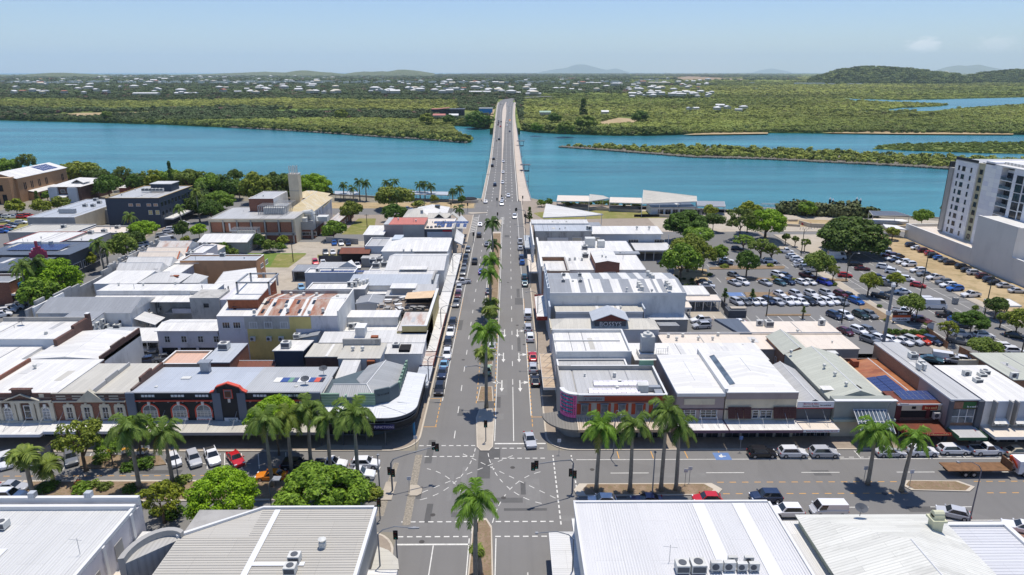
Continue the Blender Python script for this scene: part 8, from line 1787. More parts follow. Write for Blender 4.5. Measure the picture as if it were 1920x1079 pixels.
thick('bank_thicket',[(-20,335),(150,345),(300,352),(440,362),(600,368)],420,4.2,(c3(84,100,48),c3(50,68,36)),'dense thicket along the left river bank')
thick('bank_thicket',[(360,400),(375,380),(390,372)],50,3.4,(c3(84,104,48),c3(54,76,38)),'thicket beside the council building')
thick('garden_plants',[(1262,522),(1290,540),(1310,530)],16,.9,(c3(84,96,52),c3(60,76,40)),'low plants under the car park trees',.2)
# == the bridge
DECKC=mat('bridge_concrete',c3(190,178,164),.85,.08,.3,dirt=c3(146,134,122),damt=.3);DASPH=asphalt('asphalt_bridge',(.15,.148,.143))
VS=[378,350,320,300,280,262,245,230,218,208,201,196,192]
ZS=[.02,1.2,2.8,3.8,4.6,5,5.2,5,4.4,3.6,2.8,2.2,1.6]
UL=[905.5,911,917,920.5,923,925.3,927,928.6,930,931,932,933,934.5];UR=[972,970,967.2,965.4,964,963,962.2,962,962,962.4,963,964,965.5];UW=[996.5,988,981.5,977.5,974.5,971.8,969.5,967,966,966,966.4,967,968]
Lp=[(*at(u,v,z),z)for u,v,z in zip(UL,VS,ZS)];Rp=[(*at(u,v,z),z)for u,v,z in zip(UR,VS,ZS)];Wp=[(*at(u,v,z),z)for u,v,z in zip(UW,VS,ZS)]
o=em('bridge',(0,322,0),0,'long concrete road bridge with a wide walkway on its right side crossing the river','bridge')
def strip(A,B,dz,m,name,th=0,fa=.0,fb=1.0):
 mb=MB()
 for i in range(len(A)-1):
  P=[tuple(A[j][k]+(B[j][k]-A[j][k])*f-(322 if k==1 else 0)+(dz if k==2 else 0)for k in range(3))for j,f in((i,fa),(i,fb),(i+1,fb),(i+1,fa))]
  mb.face(P)
  if th:
   Q=[(p[0],p[1],p[2]-th)for p in P]
   for a,b_ in((0,1),(1,2),(2,3),(3,0)):mb.face([P[a],Q[a],Q[b_],P[b_]])
   mb.face(Q[::-1])
 return mb.bl(name,m,o)
def off(A,dx):return[(x+dx,y,z)for x,y,z in A]
strip(off(Lp,-.8),Wp,-.05,DECKC,'deck',1.4);strip(Lp,Rp,.02,DASPH,'road_surface');strip(Rp,Wp,.16,DECKC,'walkway',.2,.06)
strip(off(Lp,-.8),off(Lp,-.35),.95,DECKC,'parapet',1.0);strip(off(Rp,.1),off(Rp,.45),.9,DECKC,'barrier',.95);strip(off(Wp,-.15),off(Wp,.0),1.3,ME,'handrail',.12);strip(off(Wp,-.15),off(Wp,-.05),.75,ME,'handrail',.08)
MD=[(a[0]*.53+b_[0]*.47,a[1],a[2])for a,b_ in zip(Lp,Rp)];wid=[.35,.35,.35,.35,.5,.9,1.1,1.8,2.6,3,2.4,1.4,.8]
ML=[(p[0]-w_,p[1],p[2])for p,w_ in zip(MD,wid)];MR=[(p[0]+w_,p[1],p[2])for p,w_ in zip(MD,wid)]
strip(ML,MR,.2,DECKC,'median',.2);
for f in(.02,.965):strip(Lp,Rp,.035,WPAINT,'edge_line',0,f,f+.018)
for f in(.24,.63,.82):
 mb=MB()
 for i in range(len(Lp)-1):
  n=int((Lp[i+1][1]-Lp[i][1])/9)+1
  for k in range(n):
   P=[]
   for t,g in((k/n,f),(k/n,f+.013),((k+.4)/n,f+.013),((k+.35)/n,f)):
    a=[Lp[i][q]+(Lp[i+1][q]-Lp[i][q])*t for q in range(3)];c=[Rp[i][q]+(Rp[i+1][q]-Rp[i][q])*t for q in range(3)];P.append((a[0]+(c[0]-a[0])*g,a[1]-322,a[2]+(c[2]-a[2])*g+.035))
   mb.face(P)
 mb.bl('lane_line',WPAINT,o)
def bz(y):
 for i in range(len(Lp)-1):
  if Lp[i][1]<=y<=Lp[i+1][1]:t=(y-Lp[i][1])/(Lp[i+1][1]-Lp[i][1]);return[Lp[i][q]+(Lp[i+1][q]-Lp[i][q])*t for q in range(3)],[Wp[i][q]+(Wp[i+1][q]-Wp[i][q])*t for q in range(3)],[Rp[i][q]+(Rp[i+1][q]-Rp[i][q])*t for q in range(3)]
 return Lp[-1],Wp[-1],Rp[-1]
for y in range(345,760,32):
 a,c,r2=bz(y);MB().box(a[0],y-323,-7,c[0],y-321,a[2]-2.2).box(a[0]-.6,y-323.6,a[2]-2.2,c[0]+.3,y-320.4,a[2]-1.4).bl('pier',DECKC,o);strip
 MB().box(a[0],y-322.1,a[2]+.03,r2[0],y-321.9,a[2]+.05).bl('expansion_joint',KERB,o)
sm_=MB().box(-.04,-.04,0,.04,.04,1.3).mesh('stanchion',ME)
for y in range(325,620,8):a,c,r2=bz(y);link('stanchion',sm_,o,(c[0]-.1,y-322,c[2]))
def lamp(x,y,z,h,dx,dy,label,L=2.4,group='street lamps',curve=True):
 t=em('street_lamp',(x,y,z),0,label,'street lamp',group)
 MB().path([(0,0,0),(0,0,h*.9),(dx*L*.15,dy*L*.15,h*.97),(dx*L*.5,dy*L*.5,h*1.02),(dx*L,dy*L,h)],[.11,.08,.07,.06,.05],6).bl('pole',POLE,t)
 MB().box(-.16+dx*(L+.3),-.16+dy*(L+.3),h-.08,.16+dx*(L+.3),.16+dy*(L+.3),h+.06).box(-.3*abs(dx)-.1+dx*L,-.3*abs(dy)-.1+dy*L,h-.1,.3*abs(dx)+.1+dx*(L+.5),.3*abs(dy)+.1+dy*(L+.5),h+.04).bl('lamp_head',TRG,t);return t
ORD=['first','second','third','fourth','fifth','sixth','seventh','eighth','ninth','tenth','eleventh','twelfth','thirteenth','fourteenth','fifteenth','sixteenth','seventeenth','eighteenth','nineteenth','twentieth']
for i,y in enumerate(range(352,720,52)):
 a,c,r2=bz(y);lamp(a[0]-.9,y,a[2],9,1,0,ORD[i]+' lamp on the left side of the bridge, counted from the town');lamp(c[0]+.2,y+12,c[2],8,-1,0,ORD[i]+' lamp on the walkway side of the bridge, counted from the town',1.2)
for i,(v,z)in enumerate(((320,2.8),(273,4.8))):
 y=at(984,v,z)[1];a,c,r2=bz(y);s_=em('bridge_shelter',(c[0]+.1,y,c[2]),0,('nearer','farther')[i]+' viewing shelter hung on the walkway side of the bridge','shelter')
 MB().box(-2,-2.6,3.4,4.2,2.6,3.6).bl('roof',WDG,s_);MB().box(-.2,-2.4,-.4,3.4,2.4,-.1).bl('floor',WDG,s_);MB().box(3.2,-2.4,-.1,3.3,2.4,1.2).bl('rail',WDG,s_)
 for dy in(-2.2,2.2):MB().box(3.1,dy-.08,-.1,3.26,dy+.08,3.4).box(0,dy-.08,-.1,.16,dy+.08,3.4).bl('post',WDG,s_)
rp=[(949,192.5),(950,189),(957,186.8),(972,184.6),(1000,182.5),(1035,181)]
mb=MB();c_=[at(u,v,.5)for u,v in rp]
for i in range(len(c_)-1):
 a,b_=Vector(c_[i]),Vector(c_[i+1]);d=(b_-a).normalized();n=Vector((-d.y,d.x))*14
 mb.face([(*(a-n),.8),(*(b_-n),.8),(*(b_+n),.8),(*(a+n),.8)])
st('far_road',mb,DASPH)
st('embankment',MB().pz([(-19,740),(13,740),(16,1620),(-23,1620)],-3,[3.2,3.2,-.3,-.3]),FOREST_FLOOR)
st('far_footway',MB().pz([(-23,830),(-19,830),(-23,1500),(-29,1500)],-3,[2.4,2.4,-.6,-.6]),DIRT)
for i,(u0,u1)in enumerate(((628,672),(764,842))):
 p=[at(u0,364,3.4),at(u1,366,3.4),at(u1,360,3.4),at(u0,358.5,3.4)]
 srp('waterfront_shelter',('short blue-grey roofed walk shelter on the left waterfront','long blue-grey roofed walk shelter left of the bridge')[i],'shelter',p,[3.4]*4,.15,BG['x'],[(p[0][0]+.2+(p[1][0]-p[0][0]-.4)*k/5,p[0][1]+.4,3.3)for k in range(6)],ME)
rl=em('railing',(-130,362,.9),0,'thin railing along the left river wall','railing');L1=[(-130,362),(-68,339.5),(-22,326)]
for i in range(2):
 a,b_=L1[i],L1[i+1];MB().tube((a[0]+130,a[1]-362,1.1),(b_[0]+130,b_[1]-362,1.1),.04,.04,4).tube((a[0]+130,a[1]-362,.6),(b_[0]+130,b_[1]-362,.6),.03,.03,4).bl('rail',ME,rl)
 for k in range(24):q=k/24;link('stanchion',sm_,rl,(a[0]+130+(b_[0]-a[0])*q,a[1]-362+(b_[1]-a[1])*q,0))
sc_=em('monument',(*at(881,379),0),0,'dark curved pond-like planter beside the left end of the bridge','planter');MB().tube((0,0,0),(0,0,1.4),4.4,4.2,20).bl('wall',GRW,sc_);MB().tube((0,0,1.4),(0,0,1.9),3.8,3.0,18).bl('planting',DK,sc_)
# == vehicles
PAINT,nt,b=nmat('car_paint');oi=nt.nodes.new('ShaderNodeObjectInfo');nt.links.new(oi.outputs['Color'],b.inputs['Base Color'])
b.inputs['Roughness'].default_value=.28;b.inputs['Coat Weight'].default_value=.6;b.inputs['Coat Roughness'].default_value=.08;b.inputs['Metallic'].default_value=.1
TYRE=mat('tyre',(.02,.02,.02),.8,.1);RIM=mat('alloy',(.4,.4,.42),.35,.05,metal=.6);CGL=gm_('car_glass',(.02,.025,.03),.05,.8,.1);HLM=mat('headlight',(.7,.72,.75),.15,0);TLM=mat('taillight',(.4,.02,.02),.3,0);TRAY=mat('tray_liner',(.04,.04,.042),.8,.2,2)
KINDS=dict(sedan=(4.7,1.82,1.46,.93,(.19,.04,-.20,-.37)),hatch=(4.2,1.76,1.48,.95,(.22,.07,-.33,-.46)),suv=(4.6,1.86,1.68,1.08,(.22,.09,-.38,-.475)),wagon=(4.85,1.84,1.54,.98,(.20,.06,-.38,-.48)),ute=(5.25,1.88,1.76,1.08,(.22,.10,-.09,-.13)),van=(5.0,1.9,2.0,1.2,(.40,.28,-.47,-.49)),bigvan=(6.0,2.05,2.65,1.5,(.42,.30,-.47,-.49)))
CM={}
for k,(L,W,H,B,(ws,rf,rr_,rb))in KINDS.items():
 w=W/2;mb=MB();van='van' in k
 S=[(.5,.74,.34,.62),(.485,.9,.22,.70),(.42,.97,.2,B-.17),(ws+.02,1,.2,B-.02),(0,1,.2,B),(rb+.01,.99,.2,B-(.0 if k!='sedan' else.02)),(-.46 if rb>-.46 else-.475,.97,.22,B-(.1 if k in('sedan',)else.02)),(-.49,.9,.3,B-.18),(-.5,.8,.36,B-.3)]
 S=sorted(set(S),key=lambda s:-s[0])
 for(x,f,zb,zt)in S:
  h=w*f;x*=L;mb.v+=[(x,-h*.9,zb),(x,-h,zb+.18),(x,-h,zt-.1),(x,-h*.92,zt-.02),(x,-h*.6,zt+.02),(x,h*.6,zt+.02),(x,h*.92,zt-.02),(x,h,zt-.1),(x,h,zb+.18),(x,h*.9,zb)]
 n=10
 for i in range(len(S)-1):
  for j in range(n):a=i*n+j;c=i*n+(j+1)%n;mb.f.append((a,a+n,c+n,c));mb.m.append(0)
 mb.f.append(tuple(range(n)));mb.m.append(0);e=(len(S)-1)*n;mb.f.append(tuple(e+j for j in range(n))[::-1]);mb.m.append(0)
 gb=B-.03;t0=w*.93;t1=w*(.74 if not van else.86);G=[(ws*L,t0,gb),(rf*L,t1,H),(rr_*L,t1,H-.03),(rb*L,t0,gb)]
 V=[]
 for x,h,z in G:V+=[(x,-h,z),(x,h,z)]
 k0=len(mb.v);mb.v+=V;mb.f+=[tuple(k0+i for i in q)for q in((0,1,3,2),(2,3,5,4),(4,5,7,6),(0,2,4,6),(1,7,5,3))];mb.m+=[0]*5
 if k=='ute':
  mb.box(-.485*L,-w*.9,B,-.14*L,-w*.8,B+.08).box(-.485*L,w*.8,B,-.14*L,w*.9,B+.08)
 for s_ in(-1,1):mb.box(ws*L-.12,s_*(w+.02),B-.02,ws*L+.06,s_*(w+.2),B+.12)
 body=mb.mesh('body',PAINT)
 def inset(P,s_=.86,pr=.015,s2=None):
  c=sum((Vector(p)for p in P),Vector())/len(P);nn=(Vector(P[1])-Vector(P[0])).cross(Vector(P[2])-Vector(P[0])).normalized()
  return[tuple(c+(Vector(p)-c)*s_+nn*pr)for p in P]
 wsg=MB().face(inset([V[0],V[1],V[3],V[2]],.9)).mesh('windscreen',CGL);rg=MB().face(inset([V[4],V[5],V[7],V[6]],.82)).mesh('rear_window',CGL)
 sd=[]
 for q in([V[0],V[2],V[4],V[6]],[V[1],V[7],V[5],V[3]]):
  m_=MB();P=inset(q,.84)
  if van:P=[tuple(Vector(p))for p in inset([q[0],q[1],tuple(Vector(q[1]).lerp(Vector(q[2]),.28)),tuple(Vector(q[0]).lerp(Vector(q[3]),.30))]if q[0]==V[0]else[q[0],tuple(Vector(q[0]).lerp(Vector(q[1]),.30)),tuple(Vector(q[3]).lerp(Vector(q[2]),.28)),q[3]],.8)]
  m_.face(P);sd.append(m_.mesh('side_window',CGL))
 r_=.34 if k not in('suv','ute','bigvan')else.38
 wh=MB().tube((0,-.11,0),(0,.11,0),r_,r_,14).mesh('wheel',TYRE);ri=MB().tube((0,.112,0),(0,.125,0),r_*.62,r_*.58,8).tube((0,-.125,0),(0,-.112,0),r_*.58,r_*.62,8).mesh('rim',RIM)
 hl=MB().box(.455*L,-.22,0,.492*L,.2,.14).mesh('headlight',HLM);tl=MB().box(-.503*L,-.16,0,-.47*L,.16,.2).mesh('taillight',TLM)
 one=MB();one.v=list(mb.v);one.f=list(mb.f);one.m=list(mb.m)
 for g_ in(inset([V[0],V[1],V[3],V[2]],.9),inset([V[4],V[5],V[7],V[6]],.82),inset([V[0],V[2],V[4],V[6]],.84),inset([V[1],V[7],V[5],V[3]],.84)):one.face(g_,1)
 for sx in(-.31,.31):one.box(sx*L-r_,-w-.0,0,sx*L+r_,w,2*r_-.1,2)
 CM[k]=dict(body=body,ws=wsg,rg=rg,sd=sd,wheel=wh,rim=ri,hl=hl,tl=tl,one=one.mesh('vehicle',[PAINT,CGL,TYRE]),L=L,W=W,r=r_,B=B,tray=MB().box(-.47*L,-w*.8,B+.0,-.15*L,w*.8,B+.03).mesh('tray',TRAY))
COLS=dict(white=(.80,.80,.80),silver=(.50,.51,.53),grey=(.17,.18,.19),black=(.015,.015,.018),navy=(.02,.035,.08),blue=(.02,.12,.42),royal=(.03,.05,.36),red=(.50,.015,.02),maroon=(.10,.012,.02),orange=(.80,.25,.01),teal=(.05,.12,.14),beige=(.48,.43,.33),green=(.02,.045,.035),lightblue=(.22,.42,.60),purple=(.05,.04,.12),brown=(.05,.035,.03),orangered=(.62,.06,.02),limegreen=(.35,.45,.28))
CNAME=dict(navy='dark navy',royal='royal blue',lightblue='light blue',orangered='orange red',teal='dark teal',limegreen='pale green')
KN=dict(suv='SUV',ute='ute',van='van',bigvan='tall van',hatch='hatchback',sedan='sedan',wagon='station wagon');USED={}
def car(u,v,kind,c,head,where,z=None,world=None,zoff=.0,extra=None):
 """u, v: middle of the vehicle in the photo; head: compass of its nose, degrees from +x"""
 zz=.0 if z is None else z
 x,y=world or at(u,v,zz+.75);K_=CM[kind];d=math.hypot(x,y)
 nm='parked_car' if 'parked' in where or 'bay' in where or 'lot' in where or 'row' in where or 'line' in where else 'car'
 if kind in('ute','van','bigvan'):nm={'ute':'utility_truck','van':'van','bigvan':'van'}[kind]
 lb=f"{CNAME.get(c, c)} {KN[kind]} {where}"
 cc=COLS[c];j=random.uniform(.9,1.08);cc=tuple(min(.85,q*j)for q in cc)
 gp='vehicles '+(GRP or 'on the street')
 if d>330:
  return link(nm,K_['one'],None,(x,y,zz),R(head),color=cc,label=lb,cat='van' if 'van' in kind else('ute' if kind=='ute' else 'car'),group=gp)
 o=em(nm,(x,y,zz+.012),R(head),lb,'van' if 'van' in kind else('ute' if kind=='ute' else 'car'),gp)
 bd=link('body',K_['body'],o,color=cc);link('windscreen',K_['ws'],o);link('rear_window',K_['rg'],o)
 for s in K_['sd']:link('side_window',s,o)
 for sx in(-.31,.31):
  for sy in(-1,1):
   q=link('wheel',K_['wheel'],o,(sx*K_['L'],sy*(K_['W']/2-.09),K_['r']))
   if d<210:link('rim',K_['rim'],q)
 if d<210:
  for s in(-1,1):link('headlight',K_['hl'],o,(0,s*K_['W']*.36,.62));link('taillight',K_['tl'],o,(0,s*K_['W']*.38,.72))
 if kind=='ute':link('tray',K_['tray'],o)
 return o
GRP=None
def row(desc,k,lst,head,kf=None,zz=.0,cnt='from left'):
 """one line of vehicles; every label carries its place in the line"""
 global GRP;GRP='in the '+desc
 n=len(lst)
 for i,(x,y,kind,c)in enumerate(lst):
  u,v=k(x,y)if k else(x,y);hd=head(i)if callable(head)else head
  car(u,v,kind,c,hd+random.uniform(-2,2),f"{ORD[i]} {cnt} in the {desc}",zz)
C3=K(780,400,3.597);E2=K(1200,420,4.906);E3=K(1540,440,4.495);G8=K(1400,380,5.993);E1=K(1380,760,3.383);D8=K(900,720,3.0056);D7=K(440,720,3.006);D6=K(0,720,3.006);B6=K(780,180,3.853);C5=K(380,290,3.996);D1=K(0,520,3.8525);G2=K(0,400,5.396);C4=K(0,290,3.996)
row('left kerb line of the main street',C3,[(350,245,'suv','grey'),(336,298,'suv','black'),(331,325,'hatch','black'),(324,360,'hatch','grey'),(317,396,'ute','grey'),(290,507,'suv','silver'),(284,547,'suv','maroon'),(272,602,'ute','grey'),(247,737,'suv','black'),(233,797,'ute','white'),(215,870,'suv','black'),(209,948,'suv','white'),(188,1022,'sedan','lightblue'),(178,1072,'sedan','navy'),(158,1180,'suv','black')],-90,cnt='from the bridge')
car(*C3(312,460),'ute','white',200,'backing out of the left kerb line of the main street')
row('right kerb line of the main street',C3,[(703,190,'ute','white'),(703,232,'hatch','silver'),(711,293,'hatch','navy'),(716,328,'hatch','blue'),(731,425,'hatch','teal'),(734,470,'sedan','teal'),(755,685,'van','white'),(756,770,'suv','silver'),(770,832,'suv','white'),(788,962,'sedan','red'),(790,1037,'suv','silver'),(803,1122,'sedan','black')],90,cnt='from the bridge')
GRP='driving on the main street'
for x,y,kd,c,hd,lb in((433,73,'sedan','white',90,'farthest left lane car before the bridge lights'),(426,146,'suv','brown',90,'second car in the left lanes before the bridge'),(478,206,'sedan','navy',90,'beside the farthest median palm'),(396,323,'ute','black',90,'in the left lane level with the parked black ones'),(440,390,'sedan','royal',90,'half hidden by the median palms'),(490,522,'sedan','navy',90,'parked behind the bushy median palms'),(482,1050,'sedan','limegreen',90,'waiting in the median below the low palm'),(512,893,'hatch','white',90,'hidden behind the tall median palm')):car(*C3(x,y),kd,c,hd,lb)
car(*D8(281,310),'sedan','silver',-83,'crossing the stop line at the near crossing')
GRP='on the bridge'
for i,(x,y,kd,c)in enumerate(((712,870,'suv','white'),(503,762,'sedan','white'),(619,778,'suv','white'),(623,748,'sedan','silver'),(667,718,'hatch','white'),(570,640,'suv','navy'),(625,624,'hatch','white'),(628,549,'hatch','white'),(551,503,'suv','black'),(630,472,'hatch','white'),(561,453,'hatch','black'),(600,313,'suv','black'),(677,256,'hatch','navy'),(610,220,'hatch','red'),(656,212,'hatch','white'),(593,208,'hatch','maroon'),(597,195,'suv','maroon'),(677,196,'sedan','silver'),(656,185,'hatch','white'),(615,186,'hatch','black'),(598,181,'hatch','navy'),(677,175,'suv','orange'),(675,125,'hatch','white'),(657,90,'hatch','white'),(672,78,'sedan','silver'),(655,60,'van','white'),(613,60,'hatch','black'),(665,47,'hatch','white'),(681,42,'hatch','white'))):
 u,v=B6(x,y);z=.02
 for _ in range(6):
  p=at(u,v,z+.7);z=bz(p[1])[0][2]+.03 if p[1]>325 else.02
 if i<12:lb=f"on the bridge, {ORD[i]} vehicle counted from the town end"
 else:lb=f"far out on the bridge, {ORD[i - 12]} after the lone dark one"
 car(u,v,kd,c,90 if u<938 else-90,lb,z)
ZL=.15
row('car park row nearest the cream warehouse',E3,[(113,678,'suv','navy'),(200,677,'suv','white'),(332,673,'suv','green'),(408,672,'suv','grey')],-72,zz=ZL)
row('longest car park row',E2,[(890,713,'suv','silver'),(968,712,'hatch','grey'),(1043,712,'hatch','white'),(1113,712,'hatch','white'),(1186,702,'suv','navy'),(1268,715,'hatch','silver'),(1344,708,'ute','white'),(1415,708,'suv','white'),(1489,716,'hatch','white'),(1557,710,'suv','black'),(1637,712,'suv','white'),(1714,712,'suv','white'),(1778,704,'suv','white'),(1854,714,'suv','grey'),(1990,706,'suv','blue')],-72,zz=ZL)
row('car park row behind the longest one',E2,[(1288,642,'hatch','white'),(1435,643,'suv','silver'),(1576,641,'suv','white'),(1716,633,'suv','silver'),(1850,645,'suv','maroon'),(1925,655,'hatch','black')],-70,zz=ZL)
row('car park row along the shrub island',E2,[(868,537,'sedan','silver'),(943,531,'suv','white'),(1152,535,'sedan','silver'),(1288,536,'hatch','teal'),(1362,527,'suv','navy'),(1490,533,'hatch','white'),(1563,531,'hatch','white'),(1700,533,'suv','royal')],-65,zz=ZL)
row('car park row above the shrub island',E2,[(862,465,'hatch','grey'),(1268,464,'suv','white'),(1338,470,'hatch','navy'),(1540,470,'ute','maroon')],-60,zz=ZL)
row('shaded upper car park lot',E2,[(722,281,'sedan','white'),(795,330,'sedan','white'),(788,357,'sedan','navy'),(893,222,'hatch','navy'),(1090,326,'sedan','silver'),(1196,338,'suv','white'),(1345,248,'ute','white'),(590,530,'sedan','black'),(615,562,'sedan','silver')],-10,zz=ZL)
row('slanting line beside the river street pavement',E2,[(1405,297,'suv','silver'),(1442,320,'suv','white'),(1476,347,'sedan','silver'),(1490,374,'ute','white'),(1535,398,'suv','grey'),(1582,416,'ute','silver')],5,zz=ZL,cnt='from top')
row('upper line of the end lot',E3,[(205,812,'hatch','maroon'),(315,806,'suv','white'),(398,806,'suv','grey')],-68,zz=ZL)
row('lower line of the end lot',E3,[(412,884,'suv','grey'),(492,868,'hatch','white'),(588,882,'hatch','white'),(690,892,'sedan','white'),(772,888,'suv','silver'),(845,886,'hatch','orangered'),(933,890,'suv','navy')],-60,zz=ZL)
row('end lot line behind the brick shop roof',E3,[(930,1046,'sedan','teal'),(1040,1034,'van','white'),(1145,1056,'sedan','silver'),(1212,1050,'hatch','white')],-28,zz=ZL)
row('delivery yard lot beside the white hall',E2,[(560,880,'ute','white'),(568,932,'suv','silver'),(900,903,'sedan','white'),(220,345,'sedan','navy')],185,zz=ZL)
GRP='on river street'
for i,(x,y,kd,c,hd,lb)in enumerate(((130,186,'bigvan','white',-8,'below the huge fig tree on river street'),(285,244,'suv','black',-8,'in the fig tree shade on river street'),(345,282,'sedan','maroon',-8,'parked beside the dark one in the centre of river street'),(200,338,'hatch','red',-12,'parked at the left kerb under the curved lamp'),(530,269,'suv','white',-35,'first at the right kerb of river street'),(605,309,'suv','white',-35,'second at the right kerb of river street'),(720,371,'suv','white',-38,'third at the right kerb of river street'),(817,421,'hatch','red',-40,'fourth at the right kerb of river street'),(482,352,'hatch','purple',-8,'parked first in the river street median bays'),(535,385,'hatch','silver',-8,'parked second in the river street median bays'),(562,412,'ute','grey',-8,'parked third in the river street median bays'),(682,476,'sedan','white',172,'parked below the yellow-green median tree'),(505,513,'ute','black',-35,'parked at the left kerb beside the yellow-green tree'),(878,558,'van','white',-5,'parked just behind the tallest van'),(955,600,'bigvan','white',-5,'parked in the centre bays of river street'),(690,642,'ute','white',-35,'hidden under the round street tree at the left kerb'),(1060,672,'ute','black',-5,'parked in front of the tall centre van'),(838,714,'suv','maroon',-25,'parked at the left kerb behind the pole'),(1148,722,'suv','blue',-5,'parked left of the dense domed tree'),(1182,760,'suv','navy',-5,'half under the dense domed tree'),(1180,832,'suv','white',-15,'parked behind the yellow-flecked tree'),(1160,892,'ute','grey',-35,'with a tray parked by the yellow-flecked tree'),(1370,846,'suv','white',-5,'parked right of the yellow-flecked tree'),(1645,846,'sedan','green',-38,'driving at the right edge of river street'),(1550,942,'suv','white',-8,'parked right of the lowest street tree'),(1622,976,'suv','white',-8,'parked lowest at the right edge of river street'))):car(*E3(x,y),kd,c,hd,lb)
row('dirt lot line beside river street',E3,[(535,130,'suv','grey'),(542,160,'suv','white'),(582,173,'suv','maroon'),(640,178,'sedan','brown'),(598,198,'sedan','white'),(635,211,'sedan','navy'),(690,229,'suv','white'),(740,248,'suv','white'),(815,296,'wagon','white'),(868,327,'sedan','grey'),(960,358,'ute','white'),(1030,396,'suv','grey'),(1072,421,'wagon','white'),(1128,451,'suv','blue'),(1262,502,'ute','white')],184,zz=ZL,cnt='from top')
row('dirt lot line against the podium wall',E3,[(765,86,'suv','navy'),(815,111,'sedan','white'),(871,133,'suv','maroon'),(932,160,'suv','red'),(957,178,'suv','black'),(1001,195,'hatch','blue'),(1050,213,'sedan','grey'),(1100,236,'wagon','brown'),(1195,269,'suv','black'),(1240,298,'hatch','black'),(1295,320,'suv','silver'),(1370,349,'suv','maroon'),(1433,380,'suv','navy'),(1475,403,'sedan','black'),(1552,426,'sedan','silver'),(1652,469,'sedan','silver')],-6,zz=ZL,cnt='from top')
row('kerb line before the right hand shops',E1,[(165,297,'suv','black'),(361,296,'suv','white'),(560,296,'suv','silver'),(978,292,'sedan','silver'),(1185,287,'suv','white'),(1380,276,'wagon','white'),(1590,280,'ute','white'),(1790,288,'sedan','beige')],0)
GRP='on the cross street'
for x,y,kd,c,hd,lb in((190,575,'suv','navy',180,'driving left past the ribbed roof corner'),(322,668,'suv','white',180,'half hidden behind the ribbed roof corner'),(588,660,'van','white',180,'driving left beside the hipped roof'),(1378,676,'hatch','silver',155,'near the cream chimney at the lower right'),(1815,768,'sedan','white',155,'parked at the lower right edge')):car(*E1(x,y),kd,c,hd,lb)
for x,y,kd,c,hd,lb in((690,652,'hatch','white',180,'waiting first behind the right median'),(940,650,'sedan','purple',180,'waiting second behind the right median'),(1280,642,'hatch','red',180,'driving left with yellow spots on its bonnet')):car(*D8(x,y),kd,c,hd,lb)
for x,y,kd,c,hd,lb in((540,447,'ute','white',0,'in the upper lane behind the palms'),(735,445,'suv','white',0,'first at the left stop line, upper lane'),(695,505,'ute','white',0,'with a flat tray first in the lower lane'),(205,512,'sedan','orange',180,'driving under the leftmost of the five palms'),(345,452,'suv','black',0,'in the shade between the five palms'),(5,416,'sedan','red',-52,'parked rightmost in the angled bays')):car(*D7(x,y),kd,c,hd,lb)
row('angled row before the heritage shops',D6,[(35,430,'suv','white'),(150,430,'sedan','black'),(265,408,'suv','black'),(400,412,'suv','grey'),(980,421,'hatch','white'),(1092,418,'suv','silver'),(1196,404,'ute','white')],-56)
GRP='on the cross street'
for x,y,kd,c,lb in((70,576,'sedan','silver','driving above the white one left of the planted median'),(50,626,'suv','white','driving just left of the planted median')):car(*D6(x,y),kd,c,0,lb)
row('shaded left street bay line',G2,[(15,1022,'suv','white'),(60,985,'suv','white'),(140,952,'suv','silver'),(195,915,'sedan','grey'),(235,882,'hatch','black'),(300,862,'suv','grey'),(340,846,'sedan','grey')],30)
row('far left car park lot',G2,[(75,30,'suv','white'),(138,33,'ute','white'),(226,35,'suv','red'),(290,24,'suv','red'),(12,28,'suv','black'),(36,76,'sedan','silver'),(212,90,'suv','white'),(120,110,'sedan','navy'),(98,132,'sedan','silver'),(32,146,'suv','red'),(62,162,'sedan','teal'),(20,182,'suv','blue')],10,zz=ZL)
row('line by the slate blue office',C4,[(1285,555,'suv','white'),(1262,577,'suv','silver'),(1212,603,'suv','silver'),(1250,628,'sedan','white'),(1262,648,'bigvan','white'),(1065,675,'suv','white'),(1098,667,'suv','silver'),(1380,512,'suv','white')],30)
row('upper line of the concrete yard',C5,[(985,660,'hatch','blue'),(1035,660,'ute','silver'),(1090,662,'hatch','navy')],-72,zz=ZL)
row('middle line of the concrete yard',C5,[(920,730,'ute','grey'),(975,730,'hatch','white'),(1028,732,'hatch','black')],-72,zz=ZL)
row('lot below the corrugated yard fence',C5,[(843,805,'suv','red'),(903,809,'hatch','white'),(1165,800,'hatch','purple'),(1158,830,'ute','white'),(738,992,'hatch','lightblue')],-70,zz=ZL)
GRP='on the esplanade';car(*C5(1538,402),'sedan','white',0,'driving on the esplanade road by the wide olive tree')
row('carport line under the white roofs',D1,[(993,492,'suv','white'),(1065,497,'suv','white'),(1118,507,'suv','grey'),(1303,497,'sedan','white'),(1380,500,'sedan','silver')],-80,zz=ZL)
row('yard lot behind the heritage roofs',D1,[(896,576,'suv','white'),(952,592,'suv','silver'),(1020,588,'sedan','white'),(1083,596,'suv','navy'),(1190,582,'ute','grey')],20,zz=ZL)
t=em('flatbed_truck',(*at(1850,878,1.0),0),0,'flatbed truck with a brown timber deck, orange crane and white cab','truck')
WD=mat('timber_deck',c3(126,94,66),.85,.35,1.5);OC=mat('crane_orange',c3(214,80,36),.5,.05)
MB().box(-6.8,-1.2,1.15,3.0,1.2,1.3).bl('deck',WD,t);MB().box(-6.6,-.45,.8,5.6,.45,1.1).bl('chassis',TYRE,t);MB().box(2.9,-1.2,1.3,3.05,1.2,2.6).bl('headboard',WD,t)
